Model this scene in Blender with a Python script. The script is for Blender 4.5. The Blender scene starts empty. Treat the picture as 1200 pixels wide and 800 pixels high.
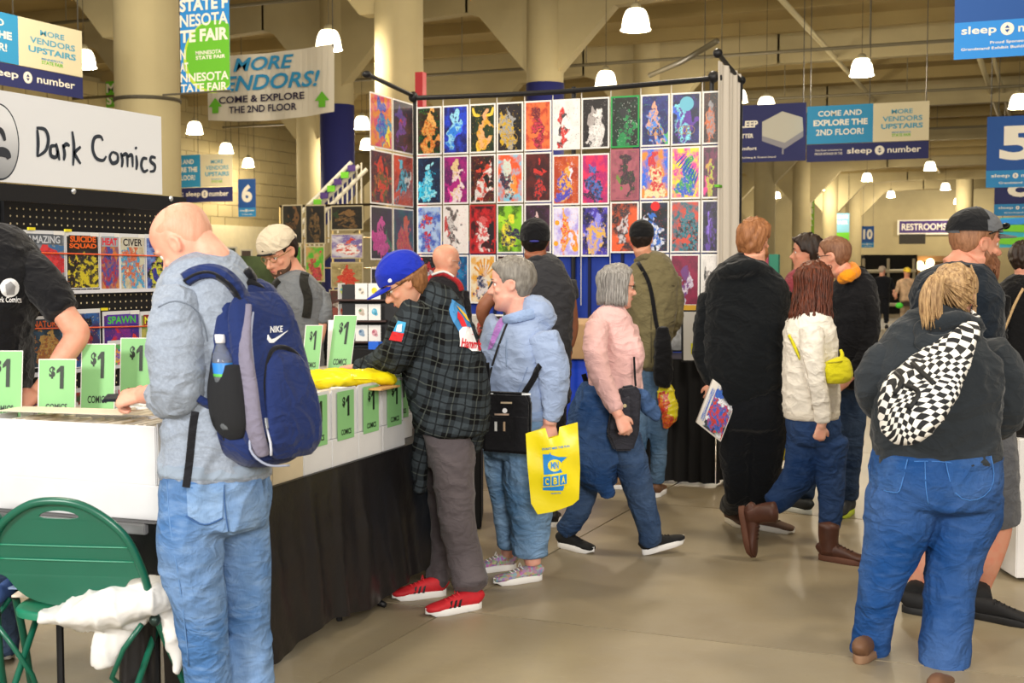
import bpy, bmesh, math, random
import numpy as np
from mathutils import Vector, Matrix
random.seed(7)
sc = bpy.context.scene
COL = sc.collection
# ---------------------------------------------------------------- camera, world, lights, exposure
CAMH, FPX = 1.62, 1500.0
YAW, PITCH = math.radians(23.39), math.atan(88 / 1500)
cam_d = bpy.data.cameras.new('camera'); cam = bpy.data.objects.new('camera', cam_d); COL.objects.link(cam)
cam.location = (0, 0, CAMH); cam.rotation_euler = (math.pi / 2 - PITCH, 0, YAW)
cam_d.sensor_width = 36; cam_d.lens = 45; cam_d.clip_end = 400
cam_d.dof.use_dof = True; cam_d.dof.focus_distance = 6.0; cam_d.dof.aperture_fstop = 5.6
sc.camera = cam
w = bpy.data.worlds.new('world'); sc.world = w; w.use_nodes = True
w.node_tree.nodes['Background'].inputs[0].default_value = (1.0, 0.93, 0.82, 1)
w.node_tree.nodes['Background'].inputs[1].default_value = .62
sc.view_settings.view_transform = 'Standard'; sc.view_settings.look = 'None'
sc.view_settings.gamma = 1; sc.view_settings.use_curve_mapping = False
sc.view_settings.exposure = 0.0

R0 = Vector((math.cos(YAW), math.sin(YAW), 0)); F0 = Vector((-math.sin(YAW), math.cos(YAW), 0)); Z = Vector((0, 0, 1))
FW = F0 * math.cos(PITCH) - Z * math.sin(PITCH); UP = F0 * math.sin(PITCH) + Z * math.cos(PITCH)
C0 = Vector((0, 0, CAMH))
def ray(px, py): return FW + R0 * ((px - 600) / FPX) + UP * ((400 - py) / FPX)
def D(px, py, d):
    r = ray(px, py); return C0 + r * (d / r.dot(F0))
def G(px, py, z=0.0):
    r = ray(px, py); return C0 + r * ((z - CAMH) / r.z)
def OX(px, py, X):
    r = ray(px, py); return C0 + r * (X / r.x)
def OY(px, py, Y):
    r = ray(px, py); return C0 + r * (Y / r.y)
def CW(cx, cy, z=0): return R0 * cx + F0 * cy + Z * z

def area(name, loc, target, size, power, col, sy=None):
    l = bpy.data.lights.new(name, 'AREA'); l.energy = power; l.color = col; l.size = size
    if sy: l.shape = 'RECTANGLE'; l.size_y = sy
    o = bpy.data.objects.new(name, l); COL.objects.link(o); o.location = loc
    o.rotation_euler = (Vector(target) - Vector(loc)).to_track_quat('-Z', 'Y').to_euler()
    return o
# unseen area lights added behind the camera, high left and right, for frontal light
area('unseen_front_light', CW(-5.0, -1.5, 3.6), CW(0.8, 7.5, 0.9), 1.2, 470, (1.0, 0.97, 0.93))
area('unseen_front_light', CW(2.0, -6, 4.6), CW(0.5, 10, 1.0), 3.0, 950, (1.0, 0.95, 0.88))
# high bay lamps hanging above the aisle, above the top of the frame
def lamp_light(loc, p, r=.16):
    l = bpy.data.lights.new('high_bay_light', 'POINT'); l.energy = p; l.color = (1.0, 0.88, 0.69); l.shadow_soft_size = r
    o = bpy.data.objects.new('high_bay_light', l); COL.objects.link(o); o.location = loc; return o
for (x, y) in ((-4.5, 3.5), (1.0, 6.5), (-7.5, 7.5), (-3.5, 11.5)):
    lamp_light((x, y, 5.3), 420, .3)

# ---------------------------------------------------------------- materials
def lin(c):
    if isinstance(c, str):
        c = [int(c[i:i + 2], 16) / 255 for i in (0, 2, 4)]
    return tuple((x / 12.92 if x <= .04045 else ((x + .055) / 1.055) ** 2.4) for x in c) + (1,)
MC = {}
class NT:
    def __init__(s, name):
        s.m = bpy.data.materials.new(name); s.m.use_nodes = True
        s.t = s.m.node_tree; s.n = s.t.nodes; s.bsdf = s.n['Principled BSDF']
    def a(s, typ, props=None, **ins):
        nd = s.n.new(typ)
        for k, v in (props or {}).items(): setattr(nd, k, v)
        for k, v in ins.items():
            k = k.replace('_', ' ') if not k.startswith('i') or not k[1:].isdigit() else int(k[1:])
            s.s(nd.inputs[k], v)
        return nd
    def s(s, inp, v):
        if isinstance(v, bpy.types.NodeSocket): s.t.links.new(v, inp)
        elif isinstance(v, bpy.types.Node): s.t.links.new(v.outputs[0], inp)
        else: inp.default_value = v
    def co(s, kind='Object'): return s.a('ShaderNodeTexCoord').outputs[kind]
    def noise(s, scale, detail=2, vec=None, rough=.5):
        n = s.a('ShaderNodeTexNoise', None, Scale=scale, Detail=detail, Roughness=rough)
        s.s(n.inputs['Vector'], vec if vec else s.co()); return n
    def mix(s, f, a, b, bt='MIX'):
        n = s.a('ShaderNodeMix', {'data_type': 'RGBA', 'blend_type': bt})
        s.s(n.inputs[0], f); s.s(n.inputs[6], a); s.s(n.inputs[7], b); return n.outputs[2]
    def ramp(s, f, stops, interp='LINEAR'):
        n = s.a('ShaderNodeValToRGB'); n.color_ramp.interpolation = interp
        e = n.color_ramp.elements
        e[0].position, e[0].color = stops[0]; e[1].position, e[1].color = stops[-1]
        for p, c in stops[1:-1]:
            x = e.new(p); x.color = c
        s.s(n.inputs[0], f); return n.outputs[0]
    def math(s, op, a, b=0.0, c=0.0):
        n = s.a('ShaderNodeMath', {'operation': op}); s.s(n.inputs[0], a); s.s(n.inputs[1], b); s.s(n.inputs[2], c); return n.outputs[0]
    def bump(s, h, strength=.3, dist=.01):
        b = s.a('ShaderNodeBump', None, Strength=strength, Distance=dist); s.s(b.inputs['Height'], h)
        s.s(s.bsdf.inputs['Normal'], b.outputs[0])
    def folds(s, fine, finh, amp=1.0, sc_=8):
        # soft broken creases across the cloth plus the weave
        mp = s.a('ShaderNodeMapping'); s.s(mp.inputs[0], s.co()); mp.inputs['Scale'].default_value = (1, 1, 1.5); mp.inputs['Rotation'].default_value = (.3, .5, 0)
        h = None
        for k, (sc, wt) in enumerate(((sc_ * .6, 1.0), (sc_ * 1.5, .3))):
            n = s.a('ShaderNodeTexNoise', None, Scale=sc, Detail=2, Distortion=.9); s.s(n.inputs['Vector'], mp.outputs[0])
            r_ = s.math('POWER', s.math('SUBTRACT', 1.0, s.math('MULTIPLY', s.math('ABSOLUTE', s.math('SUBTRACT', n.outputs[0], .5)), 2.6)), 1.7)
            r_ = s.math('MULTIPLY', r_, wt); h = r_ if h is None else s.math('ADD', h, r_)
        b1 = s.a('ShaderNodeBump', None, Strength=.42, Distance=.03 * amp); s.s(b1.inputs['Height'], h)
        b2 = s.a('ShaderNodeBump', None, Strength=fine, Distance=.003); s.s(b2.inputs['Height'], finh); s.s(b2.inputs['Normal'], b1.outputs[0]); s.s(s.bsdf.inputs['Normal'], b2.outputs[0])
    def fin(s, col, rough=.6, metal=0, spec=.5):
        s.s(s.bsdf.inputs['Base Color'], col); s.bsdf.inputs['Roughness'].default_value = rough
        s.bsdf.inputs['Metallic'].default_value = metal; s.bsdf.inputs['Specular IOR Level'].default_value = spec
        return s.m
def scale_c(c, f): return tuple(min(1, x * f) for x in c[:3]) + (1,)
def mat(col, rough=.6, metal=0, var=.0, vs=6, bump=0, bs=60, spec=.4, bd=.004):
    key = ('m', str(col), rough, metal, var, vs, bump, bs, spec)
    if key in MC: return MC[key]
    t = NT('plain_%d' % len(MC)); c = lin(col); out = c
    if var:
        n = t.noise(vs, 4)
        out = t.mix(t.ramp(n, [(.35, (0, 0, 0, 1)), (.65, (1, 1, 1, 1))]), scale_c(c, 1 - var), scale_c(c, 1 + var))
    if bump: t.bump(t.noise(bs, 3).outputs[0], bump, bd)
    MC[key] = t.fin(out, rough, metal, spec); return MC[key]
def emis(col, s):
    key = ('e', str(col), s)
    if key in MC: return MC[key]
    t = NT('glow'); t.bsdf.inputs['Emission Color'].default_value = lin(col); t.bsdf.inputs['Emission Strength'].default_value = s
    MC[key] = t.fin(lin(col), .4); return MC[key]
def cloth(col, var=.12, bs=260, vs=9, knit=.25, rough=.92, heather=0):
    key = ('c', str(col), var, bs, heather)
    if key in MC: return MC[key]
    t = NT('cloth_%d' % len(MC)); c = lin(col)
    n = t.noise(vs, 5)
    out = t.mix(n.outputs[0], scale_c(c, 1 - var), scale_c(c, 1 + var))
    if heather:
        h = t.noise(90, 4, rough=.8)
        out = t.mix(t.ramp(h, [(.42, (0, 0, 0, 1)), (.6, (heather,) * 3 + (1,))]), out, scale_c(c, 1.55))
    t.folds(knit, t.noise(bs, 2).outputs[0])
    t.bsdf.inputs['Sheen Weight'].default_value = .12
    MC[key] = t.fin(out, rough, 0, .15); return MC[key]
def denim(col, fade=.5, vs=4):
    key = ('d', str(col), fade)
    if key in MC: return MC[key]
    t = NT('denim_%d' % len(MC)); c = lin(col)
    n = t.noise(vs, 3); w_ = t.a('ShaderNodeTexNoise', None, Scale=420, Detail=1)
    mp = t.a('ShaderNodeMapping'); t.s(mp.inputs[0], t.co()); mp.inputs['Scale'].default_value = (1, 1, .12); t.s(w_.inputs['Vector'], mp.outputs[0])
    g = t.a('ShaderNodeTexNoise', None, Scale=26, Detail=4); mp2 = t.a('ShaderNodeMapping'); t.s(mp2.inputs[0], t.co()); mp2.inputs['Scale'].default_value = (.5, .5, 1.6); t.s(g.inputs['Vector'], mp2.outputs[0])
    pale = tuple(c[i] * (1 - fade) + (.42, .56, .74)[i] * fade for i in range(3)) + (1,)
    out = t.mix(t.ramp(n, [(.35, (0, 0, 0, 1)), (.68, (1, 1, 1, 1))]), scale_c(c, .85), pale)
    out = t.mix(t.math('MULTIPLY', w_.outputs[0], .45), out, scale_c(c, .55))
    out = t.mix(t.ramp(g, [(.5, (0, 0, 0, 1)), (.75, (.4, .4, .4, 1))]), out, pale)
    t.folds(.3, w_.outputs[0], 1.15, 9)
    MC[key] = t.fin(out, .88, 0, .2); return MC[key]
def skin(col='d9a58b'):
    key = ('s', col)
    if key in MC: return MC[key]
    t = NT('skin_%d' % len(MC)); c = lin(col)
    n = t.noise(22, 4)
    red = (min(1, c[0] * 1.02), c[1] * .72, c[2] * .68, 1)
    out = t.mix(t.ramp(n, [(.42, (0, 0, 0, 1)), (.72, (.7, .7, .7, 1))]), c, red)
    t.bump(t.noise(160, 3).outputs[0], .12, .002)
    t.bsdf.inputs['Subsurface Weight'].default_value = .08
    t.bsdf.inputs['Subsurface Radius'].default_value = (.012, .005, .003)
    MC[key] = t.fin(out, .52, 0, .4); return MC[key]
def hairmat(c1, c2, rough=.5):
    key = ('h', c1, c2)
    if key in MC: return MC[key]
    t = NT('hair_%d' % len(MC))
    mp = t.a('ShaderNodeMapping'); t.s(mp.inputs[0], t.co()); mp.inputs['Scale'].default_value = (1, 1, .2)
    n = t.noise(75, 4, mp.outputs[0], .7)
    out = t.mix(t.ramp(n, [(.35, (0, 0, 0, 1)), (.65, (1, 1, 1, 1))]), lin(c1), lin(c2))
    t.bump(n.outputs[0], .5, .006)
    MC[key] = t.fin(out, rough, 0, .35); return MC[key]
def art(seed, bg1, bg2, f1, f2, acc, body=.2, sparkle=.0, sx=1.0):
    """printed picture: loose abstract figure-like blot on a mottled ground"""
    t = NT('print_%d' % seed); r = random.Random(seed)
    g = t.co('Generated')
    mp = t.a('ShaderNodeMapping'); t.s(mp.inputs[0], g); mp.inputs['Location'].default_value = (seed * 3.1, seed * 1.7, seed * .9)
    mp.inputs['Scale'].default_value = (1, 1, 1.5)
    n1 = t.noise(2.2 + r.random() * 2, 4, mp.outputs[0]); n2 = t.noise(5 + r.random() * 5, 3, mp.outputs[0], .6)
    n4 = t.noise(2.4 + r.random() * 1.4, 1, mp.outputs[0]); n5 = t.a('ShaderNodeTexNoise', None, Scale=3.1 + r.random(), Detail=1); mp2 = t.a('ShaderNodeMapping'); t.s(mp2.inputs[0], g); mp2.inputs['Location'].default_value = (9 - seed, seed, 4); t.s(n5.inputs['Vector'], mp2.outputs[0])
    base = t.mix(t.ramp(n1, [(.42, (0, 0, 0, 1)), (.58, (1, 1, 1, 1))]), lin(bg1), lin(bg2))
    sep = t.a('ShaderNodeSeparateXYZ'); t.s(sep.inputs[0], g)
    hx0 = sep.outputs[1] if sx == 2 else t.math('MAXIMUM', sep.outputs[0], sep.outputs[1])
    W = r.uniform(.5, 1.1)
    hx = t.math('ADD', hx0, t.math('MULTIPLY', t.math('SUBTRACT', n4.outputs[0], .5), W)); hz = t.math('ADD', sep.outputs[2], t.math('MULTIPLY', t.math('SUBTRACT', n5.outputs[0], .5), W * .8))
    dn = t.math('MULTIPLY', t.math('SUBTRACT', n2.outputs[0], .5), .5)
    tilt = r.uniform(-.5, .5)
    def blob(cx, cz, rx, rz):
        zz = t.math('SUBTRACT', hz, cz); a = t.math('DIVIDE', t.math('ADD', t.math('SUBTRACT', hx, cx), t.math('MULTIPLY', zz, tilt)), rx); b = t.math('DIVIDE', zz, rz)
        dd = t.math('SQRT', t.math('ADD', t.math('MULTIPLY', a, a), t.math('MULTIPLY', b, b)))
        return t.math('ADD', dd, t.math('MULTIPLY', dn, 2.6))
    ox = .5 + r.uniform(-.1, .1); dz = r.uniform(-.08, .05)
    m1 = blob(ox, .36 + dz, body * r.uniform(1.1, 1.9), r.uniform(.3, .42)); m2 = blob(ox + r.uniform(-.1, .1), .76 + dz, r.uniform(.12, .19), .11)
    m3 = blob(ox + r.uniform(-.35, .35), r.uniform(.15, .7), r.uniform(.1, .2), r.uniform(.12, .25)); m5 = blob(ox + r.uniform(-.3, .3), r.uniform(.1, .5), r.uniform(.15, .35), .09)
    fig = t.mix(t.ramp(n2, [(.44, (0, 0, 0, 1)), (.54, (1, 1, 1, 1))]), lin(f1), lin(f2))
    st = lambda m: t.ramp(m, [(.92, (1, 1, 1, 1)), (1.0, (0, 0, 0, 1))])
    out = t.mix(st(m3), base, lin(acc)); out = t.mix(st(m1), out, fig); out = t.mix(st(m5), out, lin(bg1 if r.random() < .5 else f1)); out = t.mix(st(m2), out, lin(f2))
    v = t.a('ShaderNodeTexVoronoi', None, Scale=14); t.s(v.inputs['Vector'], mp.outputs[0])
    out = t.mix(t.ramp(v, [(.1 + sparkle * .18, (.9, .9, .9, 1)), (.2 + sparkle * .2, (0, 0, 0, 1))]), out, lin(acc))
    n3 = t.noise(24, 2, mp.outputs[0])
    out = t.mix(t.ramp(n3, [(.58, (0, 0, 0, 1)), (.64, (.6, .6, .6, 1))]), out, lin(bg1))
    return t.fin(out, .32, 0, .5)

# ---------------------------------------------------------------- geometry helpers
def crs(P, sub):
    """Catmull-Rom resampling of an (n,k) array"""
    P = np.asarray(P, float)
    if sub <= 1 or len(P) < 3: 
        if sub > 1:
            t = np.linspace(0, 1, sub + 1)[:, None]; return P[0] * (1 - t) + P[1] * t
        return P
    out = []
    for i in range(len(P) - 1):
        p0 = P[max(i - 1, 0)]; p1 = P[i]; p2 = P[i + 1]; p3 = P[min(i + 2, len(P) - 1)]
        for k in range(sub):
            t = k / sub
            out.append(.5 * ((2 * p1) + (-p0 + p2) * t + (2 * p0 - 5 * p1 + 4 * p2 - p3) * t * t + (-p0 + 3 * p1 - 3 * p2 + p3) * t ** 3))
    out.append(P[-1]); return np.array(out)
class Geo:
    def __init__(s): s.v = []; s.f = []; s.n = 0; s.mi = []; s.cur = 0
    def add(s, v, f):
        v = [tuple(x) for x in v]; s.v += v; s.f += [tuple(i + s.n for i in q) for q in f]; s.mi += [s.cur] * len(f); s.n += len(v); return s
    def loft(s, P, A, B=None, side=None, n=12, sub=3, pw=2.0, cap=.35):
        P = np.array([tuple(p) for p in P], float); A = np.array(A, float); B = A if B is None else np.array(B, float)
        X = crs(np.column_stack([P, A, B]), sub); P = X[:, :3]; A = np.maximum(X[:, 3], 1e-4); B = np.maximum(X[:, 4], 1e-4)
        T = np.gradient(P, axis=0); T /= np.maximum(np.linalg.norm(T, axis=1), 1e-9)[:, None]
        sd = np.array(side if side is not None else R0, float)
        if abs(sd.dot(T[0])) > .92: sd = np.array((0, 0, 1.0))
        V = []; th = np.linspace(0, 2 * np.pi, n, endpoint=False)
        ct = np.sign(np.cos(th)) * np.abs(np.cos(th)) ** (2 / pw); st = np.sign(np.sin(th)) * np.abs(np.sin(th)) ** (2 / pw)
        for i in range(len(P)):
            sd = sd - T[i] * sd.dot(T[i]); sd /= max(np.linalg.norm(sd), 1e-9); o = np.cross(T[i], sd)
            V.append(P[i] + np.outer(ct * A[i], sd) + np.outer(st * B[i], o))
        m = len(P); V = list(np.concatenate(V)); F = []
        for i in range(m - 1):
            for j in range(n):
                a = i * n + j; b = i * n + (j + 1) % n; F.append((a, b, b + n, a + n))
        c0 = P[0] - T[0] * cap * min(A[0], B[0]); c1 = P[-1] + T[-1] * cap * min(A[-1], B[-1])
        V += [c0, c1]; k = m * n
        for j in range(n):
            F.append((k, (j + 1) % n, j)); F.append((k + 1, (m - 1) * n + j, (m - 1) * n + (j + 1) % n))
        return s.add(V, F)
    def tube(s, P, r, n=8, sub=3, side=None):
        r = [r] * len(P) if np.isscalar(r) else r
        return s.loft(P, r, None, side, n, sub, cap=.1)
    def box(s, c, h, ax=None):
        ax = ax or (Vector((1, 0, 0)), Vector((0, 1, 0)), Z); c = Vector(c)
        V = [c + ax[0] * (h[0] * i) + ax[1] * (h[1] * j) + ax[2] * (h[2] * k) for k in (-1, 1) for (i, j) in ((-1, -1), (1, -1), (1, 1), (-1, 1))]
        return s.add(V, [(0, 3, 2, 1), (4, 5, 6, 7), (0, 1, 5, 4), (1, 2, 6, 5), (2, 3, 7, 6), (3, 0, 4, 7)])
    def ball(s, c, r, M=None, nu=16, nv=10):
        V = []; F = []
        for i in range(nv + 1):
            ph = math.pi * i / nv
            for j in range(nu):
                th = 2 * math.pi * j / nu
                p = Vector((r[0] * math.sin(ph) * math.cos(th), r[1] * math.sin(ph) * math.sin(th), r[2] * math.cos(ph)))
                V.append(Vector(c) + (M @ p if M else p))
        for i in range(nv):
            for j in range(nu):
                a = i * nu + j; b = i * nu + (j + 1) % nu; F.append((a, a + nu, b + nu, b))
        return s.add(V, F)
    def prism(s, pts, o, ex, ey, t=.003, off=0.0):
        """flat polygon (uv pts) given thickness along the plane normal"""
        ex = Vector(ex); ey = Vector(ey); nn = ex.cross(ey).normalized(); o = Vector(o); k = len(pts)
        V = [o + ex * u + ey * v + nn * (off + t) for u, v in pts] + [o + ex * u + ey * v + nn * off for u, v in pts]
        return s.add(V, [tuple(range(k)), tuple(range(2 * k - 1, k - 1, -1))] + [(i, i + k, (i + 1) % k + k, (i + 1) % k) for i in range(k)])
    def lathe(s, prof, M, n=24):
        V = []; F = []; m = len(prof)
        for r, z in prof:
            for j in range(n):
                a = 2 * math.pi * j / n; V.append(M @ Vector((r * math.cos(a), r * math.sin(a), z)))
        for i in range(m - 1):
            for j in range(n):
                a = i * n + j; b = i * n + (j + 1) % n; F.append((a, b, b + n, a + n))
        return s.add(V, F)
    def xf(s, M):
        s.v = [tuple(M @ Vector(p)) for p in s.v]; return s
    def mesh(s, name='m', off=(0, 0, 0)):
        me = bpy.data.meshes.new(name); o = Vector(off)
        me.from_pydata([(p[0] - o[0], p[1] - o[1], p[2] - o[2]) for p in s.v], [], s.f); me.update(); return me
    def build(s, name, m, parent=None, smooth=False, bevel=0, origin=None):
        off = root_loc(parent) if parent else Vector(origin or (0, 0, 0))
        me = s.mesh(name, off)
        bm = bmesh.new(); bm.from_mesh(me); bmesh.ops.recalc_face_normals(bm, faces=bm.faces)
        if bevel: bmesh.ops.bevel(bm, geom=list(bm.edges), offset=bevel, segments=2, affect='EDGES', clamp_overlap=True)
        bm.to_mesh(me); bm.free()
        for mm in (m if isinstance(m, (list, tuple)) else [m]): me.materials.append(mm)
        if isinstance(m, (list, tuple)) and not bevel: me.polygons.foreach_set('material_index', s.mi)
        if smooth: me.polygons.foreach_set('use_smooth', [True] * len(me.polygons))
        return link(name, me, parent, None if parent else off)
def link(name, me, parent=None, loc=None):
    o = bpy.data.objects.new(name, me); COL.objects.link(o)
    if parent: o.parent = parent
    if loc is not None: o.location = loc
    return o
def root_loc(o):
    p = Vector((0, 0, 0))
    while o: p = p + o.location; o = o.parent
    return p
def tag(o, label=None, cat=None, group=None, kind=None):
    if label: o['label'] = label
    if cat: o['category'] = cat
    if group: o['group'] = group
    if kind: o['kind'] = kind
    return o
def thing(name, label, cat, loc=(0, 0, 0), group=None):
    o = bpy.data.objects.new(name, None); COL.objects.link(o); o.location = loc; o.empty_display_size = .1
    return tag(o, label, cat, group)
def dup(o, parent=None, loc=None):
    c = o.copy(); COL.objects.link(c)
    if parent: c.parent = parent
    if loc is not None: c.location = loc
    for ch in list(o.children): dup(ch, c)
    return c
_tmp = []
def evalmesh(o):
    dg = bpy.context.evaluated_depsgraph_get(); dg.update()
    return bpy.data.meshes.new_from_object(o.evaluated_get(dg), depsgraph=dg)
def fuse(geo, voxel, smooth=3):
    me = geo.mesh('tmp'); o = link('tmp', me)
    m = o.modifiers.new('r', 'REMESH'); m.mode = 'VOXEL'; m.voxel_size = voxel; m.use_smooth_shade = True
    if smooth:
        m2 = o.modifiers.new('s', 'SMOOTH'); m2.factor = .6; m2.iterations = smooth
    r = evalmesh(o); bpy.data.objects.remove(o); bpy.data.meshes.remove(me); return r
def mv(me):
    a = np.empty(len(me.vertices) * 3); me.vertices.foreach_get('co', a); return a.reshape(-1, 3)
def nv(me):
    a = np.empty(len(me.vertices) * 3); me.vertices.foreach_get('normal', a); return a.reshape(-1, 3)
def setv(me, V): me.vertices.foreach_set('co', V.ravel()); me.update()
def waves(V, freq, seed, octs=5, sq=(1, 1, 1)):
    r = np.random.RandomState(seed); V = V * np.array(sq); out = np.zeros(len(V)); W = V + .35 / freq * np.sin(V[:, [1, 2, 0]] * freq * 1.3 + seed)
    for i in range(octs):
        k = r.normal(size=3); k /= np.linalg.norm(k); out += np.sin(W @ k * freq * (1 + .45 * i) + r.uniform(0, 6.28) + .8 * np.sin(W @ r.normal(size=3) * freq * .6)) / (1 + .3 * i)
    return out / 2.2
def wrinkle(me, amp=.006, freq=26, seed=1, sq=(1, 1, 1.7)):
    V = mv(me); N = nv(me); n = waves(V, freq, seed, 6, sq)
    rid = 1 - np.abs(n); rid = rid ** 3
    setv(me, V + N * ((rid - .3) * amp + waves(V, freq * .4, seed + 9, 4) * amp * .5)[:, None])
# text & decals
TC = {}
def tmesh(s, bold=.0, shear=0):
    k = (s, bold, shear)
    if k in TC: return TC[k]
    c = bpy.data.curves.new('t', 'FONT'); c.body = s; c.size = 1; c.offset = min(bold, .022) if any(q in s for q in 'MWNVK&8') else min(bold, .04); c.resolution_u = 3; c.shear = shear; c.align_x = 'CENTER'; c.space_line = .95
    o = link('t', c); me = evalmesh(o); bpy.data.objects.remove(o); bpy.data.curves.remove(c)
    V = mv(me); F = [tuple(p.vertices) for p in me.polygons]; lo = V.min(0); hi = V.max(0)
    V = (V - lo) / np.maximum(hi - lo, 1e-6); TC[k] = (V[:, 0], V[:, 1], F); return TC[k]
class Pl:
    """a flat face in the scene: origin lower left, ex to the right, ey up; u,v in metres"""
    def __init__(s, o, ex, ey=Z): s.o = Vector(o); s.ex = Vector(ex).normalized(); s.ey = Vector(ey).normalized(); s.n = s.ex.cross(s.ey).normalized()
    def p(s, u, v, off=0): return s.o + s.ex * u + s.ey * v + s.n * off
    def text(s, g, txt, u0, v0, u1, v1, off=.004, bold=.02, shear=0):
        X, Y, F = tmesh(txt, bold, shear); g.add([s.p(u0 + x * (u1 - u0), v0 + y * (v1 - v0), off) for x, y in zip(X, Y)], F); return g
    def rect(s, g, u0, v0, u1, v1, off=0, t=.003): return g.prism([(u0, v0), (u1, v0), (u1, v1), (u0, v1)], s.o, s.ex, s.ey, t, off)
    def poly(s, g, pts, off=0, t=.002): return g.prism(pts, s.o, s.ex, s.ey, t, off)
    def disc(s, g, u, v, r, off=0, t=.002, n=24, ry=None): return s.poly(g, [(u + r * math.cos(2 * math.pi * i / n), v + (ry or r) * math.sin(2 * math.pi * i / n)) for i in range(n)], off, t)
    def stroke(s, g, pts, w, off=.004, t=.002):
        """tapered brush stroke through uv points"""
        P = crs(np.array(pts, float), 5); T = np.gradient(P, axis=0); T /= np.maximum(np.linalg.norm(T, axis=1), 1e-9)[:, None]
        N_ = np.column_stack([-T[:, 1], T[:, 0]]); k = len(P); ww = np.array([w * (.35 + .65 * math.sin(math.pi * (.12 + .8 * i / (k - 1)))) for i in range(k)])[:, None]
        L = P + N_ * ww; Rr = P - N_ * ww
        V = [s.p(*q, off + t) for q in L] + [s.p(*q, off + t) for q in Rr]
        return g.add(V, [(i, i + 1, i + 1 + k, i + k) for i in range(k - 1)])
# ================================================================ THE SETTING
def struct(o): o['kind'] = 'structure'; return o
CONC = 'b3a58a'
def concrete():
    t = NT('hall_floor'); n = t.noise(.9, 6); n2 = t.noise(7, 5, rough=.7); n3 = t.noise(45, 4, rough=.7)
    c = t.mix(t.ramp(n, [(.35, (0, 0, 0, 1)), (.68, (1, 1, 1, 1))]), lin('857860'), lin('a09378'))
    c = t.mix(t.ramp(n2, [(.4, (0, 0, 0, 1)), (.75, (.6, .6, .6, 1))]), c, lin('8f8470'))
    c = t.mix(t.ramp(n3, [(.58, (0, 0, 0, 1)), (.8, (.35, .35, .35, 1))]), c, lin('6f6450'))
    mp = t.a('ShaderNodeMapping'); t.s(mp.inputs[0], t.co()); mp.inputs['Rotation'].default_value = (0, 0, .5); mp.inputs['Scale'].default_value = (.7, 6, 1)
    sc_ = t.noise(5, 5, mp.outputs[0], .8); c = t.mix(t.ramp(sc_, [(.6, (0, 0, 0, 1)), (.72, (.25, .25, .25, 1))]), c, lin('c6b89a'))
    t.bump(n3.outputs[0], .12, .002); m = t.fin(c, .42, 0, .45); return m
fm = concrete()
fl = Geo().box((-10, 34, -.06), (32, 46, .04)).build('floor', mat('3c372c', .9), smooth=False); struct(fl)
xs = [-2.64 + 3 * k for k in range(-9, 7)]; ys = [5.36 + 3 * k for k in range(-4, 23)]
base_slab = None
for i in range(len(xs) - 1):
    for j in range(len(ys) - 1):
        if base_slab is None:
            g = Geo().box((0, 0, -.015), (1.494, 1.494, .015)); me = g.mesh('slab'); me.materials.append(fm); base_slab = me
        link('concrete_slab', base_slab, fl, ((xs[i] + xs[i + 1]) / 2, (ys[j] + ys[j + 1]) / 2, 0))
TAN = mat('a79a74', .85, var=.08, vs=.8, bump=.2, bs=8, bd=.01)
TAN2 = mat('8f8058', .9, var=.1, vs=.5)
g = Geo()
# stepped concrete ceiling under the raked seating
y = 8.0; z = 8.6
while y < 72:
    g.box((-9, y + 1.0, z + .15), (30, 1.0, .15)); g.box((-9, y + 2.0, z - .03), (30, .09, .26)); z = max(6.0, z - .13); y += 2.0
struct(g.build('ceiling', mat('9c8a5c', .9, var=.08, vs=.6)))
struct(Geo().box((-9, 74, 3.5), (30, .2, 3.6)).build('wall_back', TAN))
wl = struct(Geo().box((-26.25, 34, 3.5), (.2, 42, 3.6)).build('wall_left', mat('8d8160', .9)))
g = Geo(); 
for r in range(22):
    for c in range(70):
        yy = 18 + c * .81 + (r % 2) * .4; zz = .2 + r * .41
        if zz < 7: g.box((-26.03, yy, zz), (.03, .39, .195))
bw = g.build('block', mat('a6976c', .85, var=.1, vs=.7), wl); bw['kind'] = 'stuff'
struct(Geo().box((-25.96, 44, 1.5), (.03, 26, 1.5)).build('trim_1', mat('d8cda8', .8, var=.04)))
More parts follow.
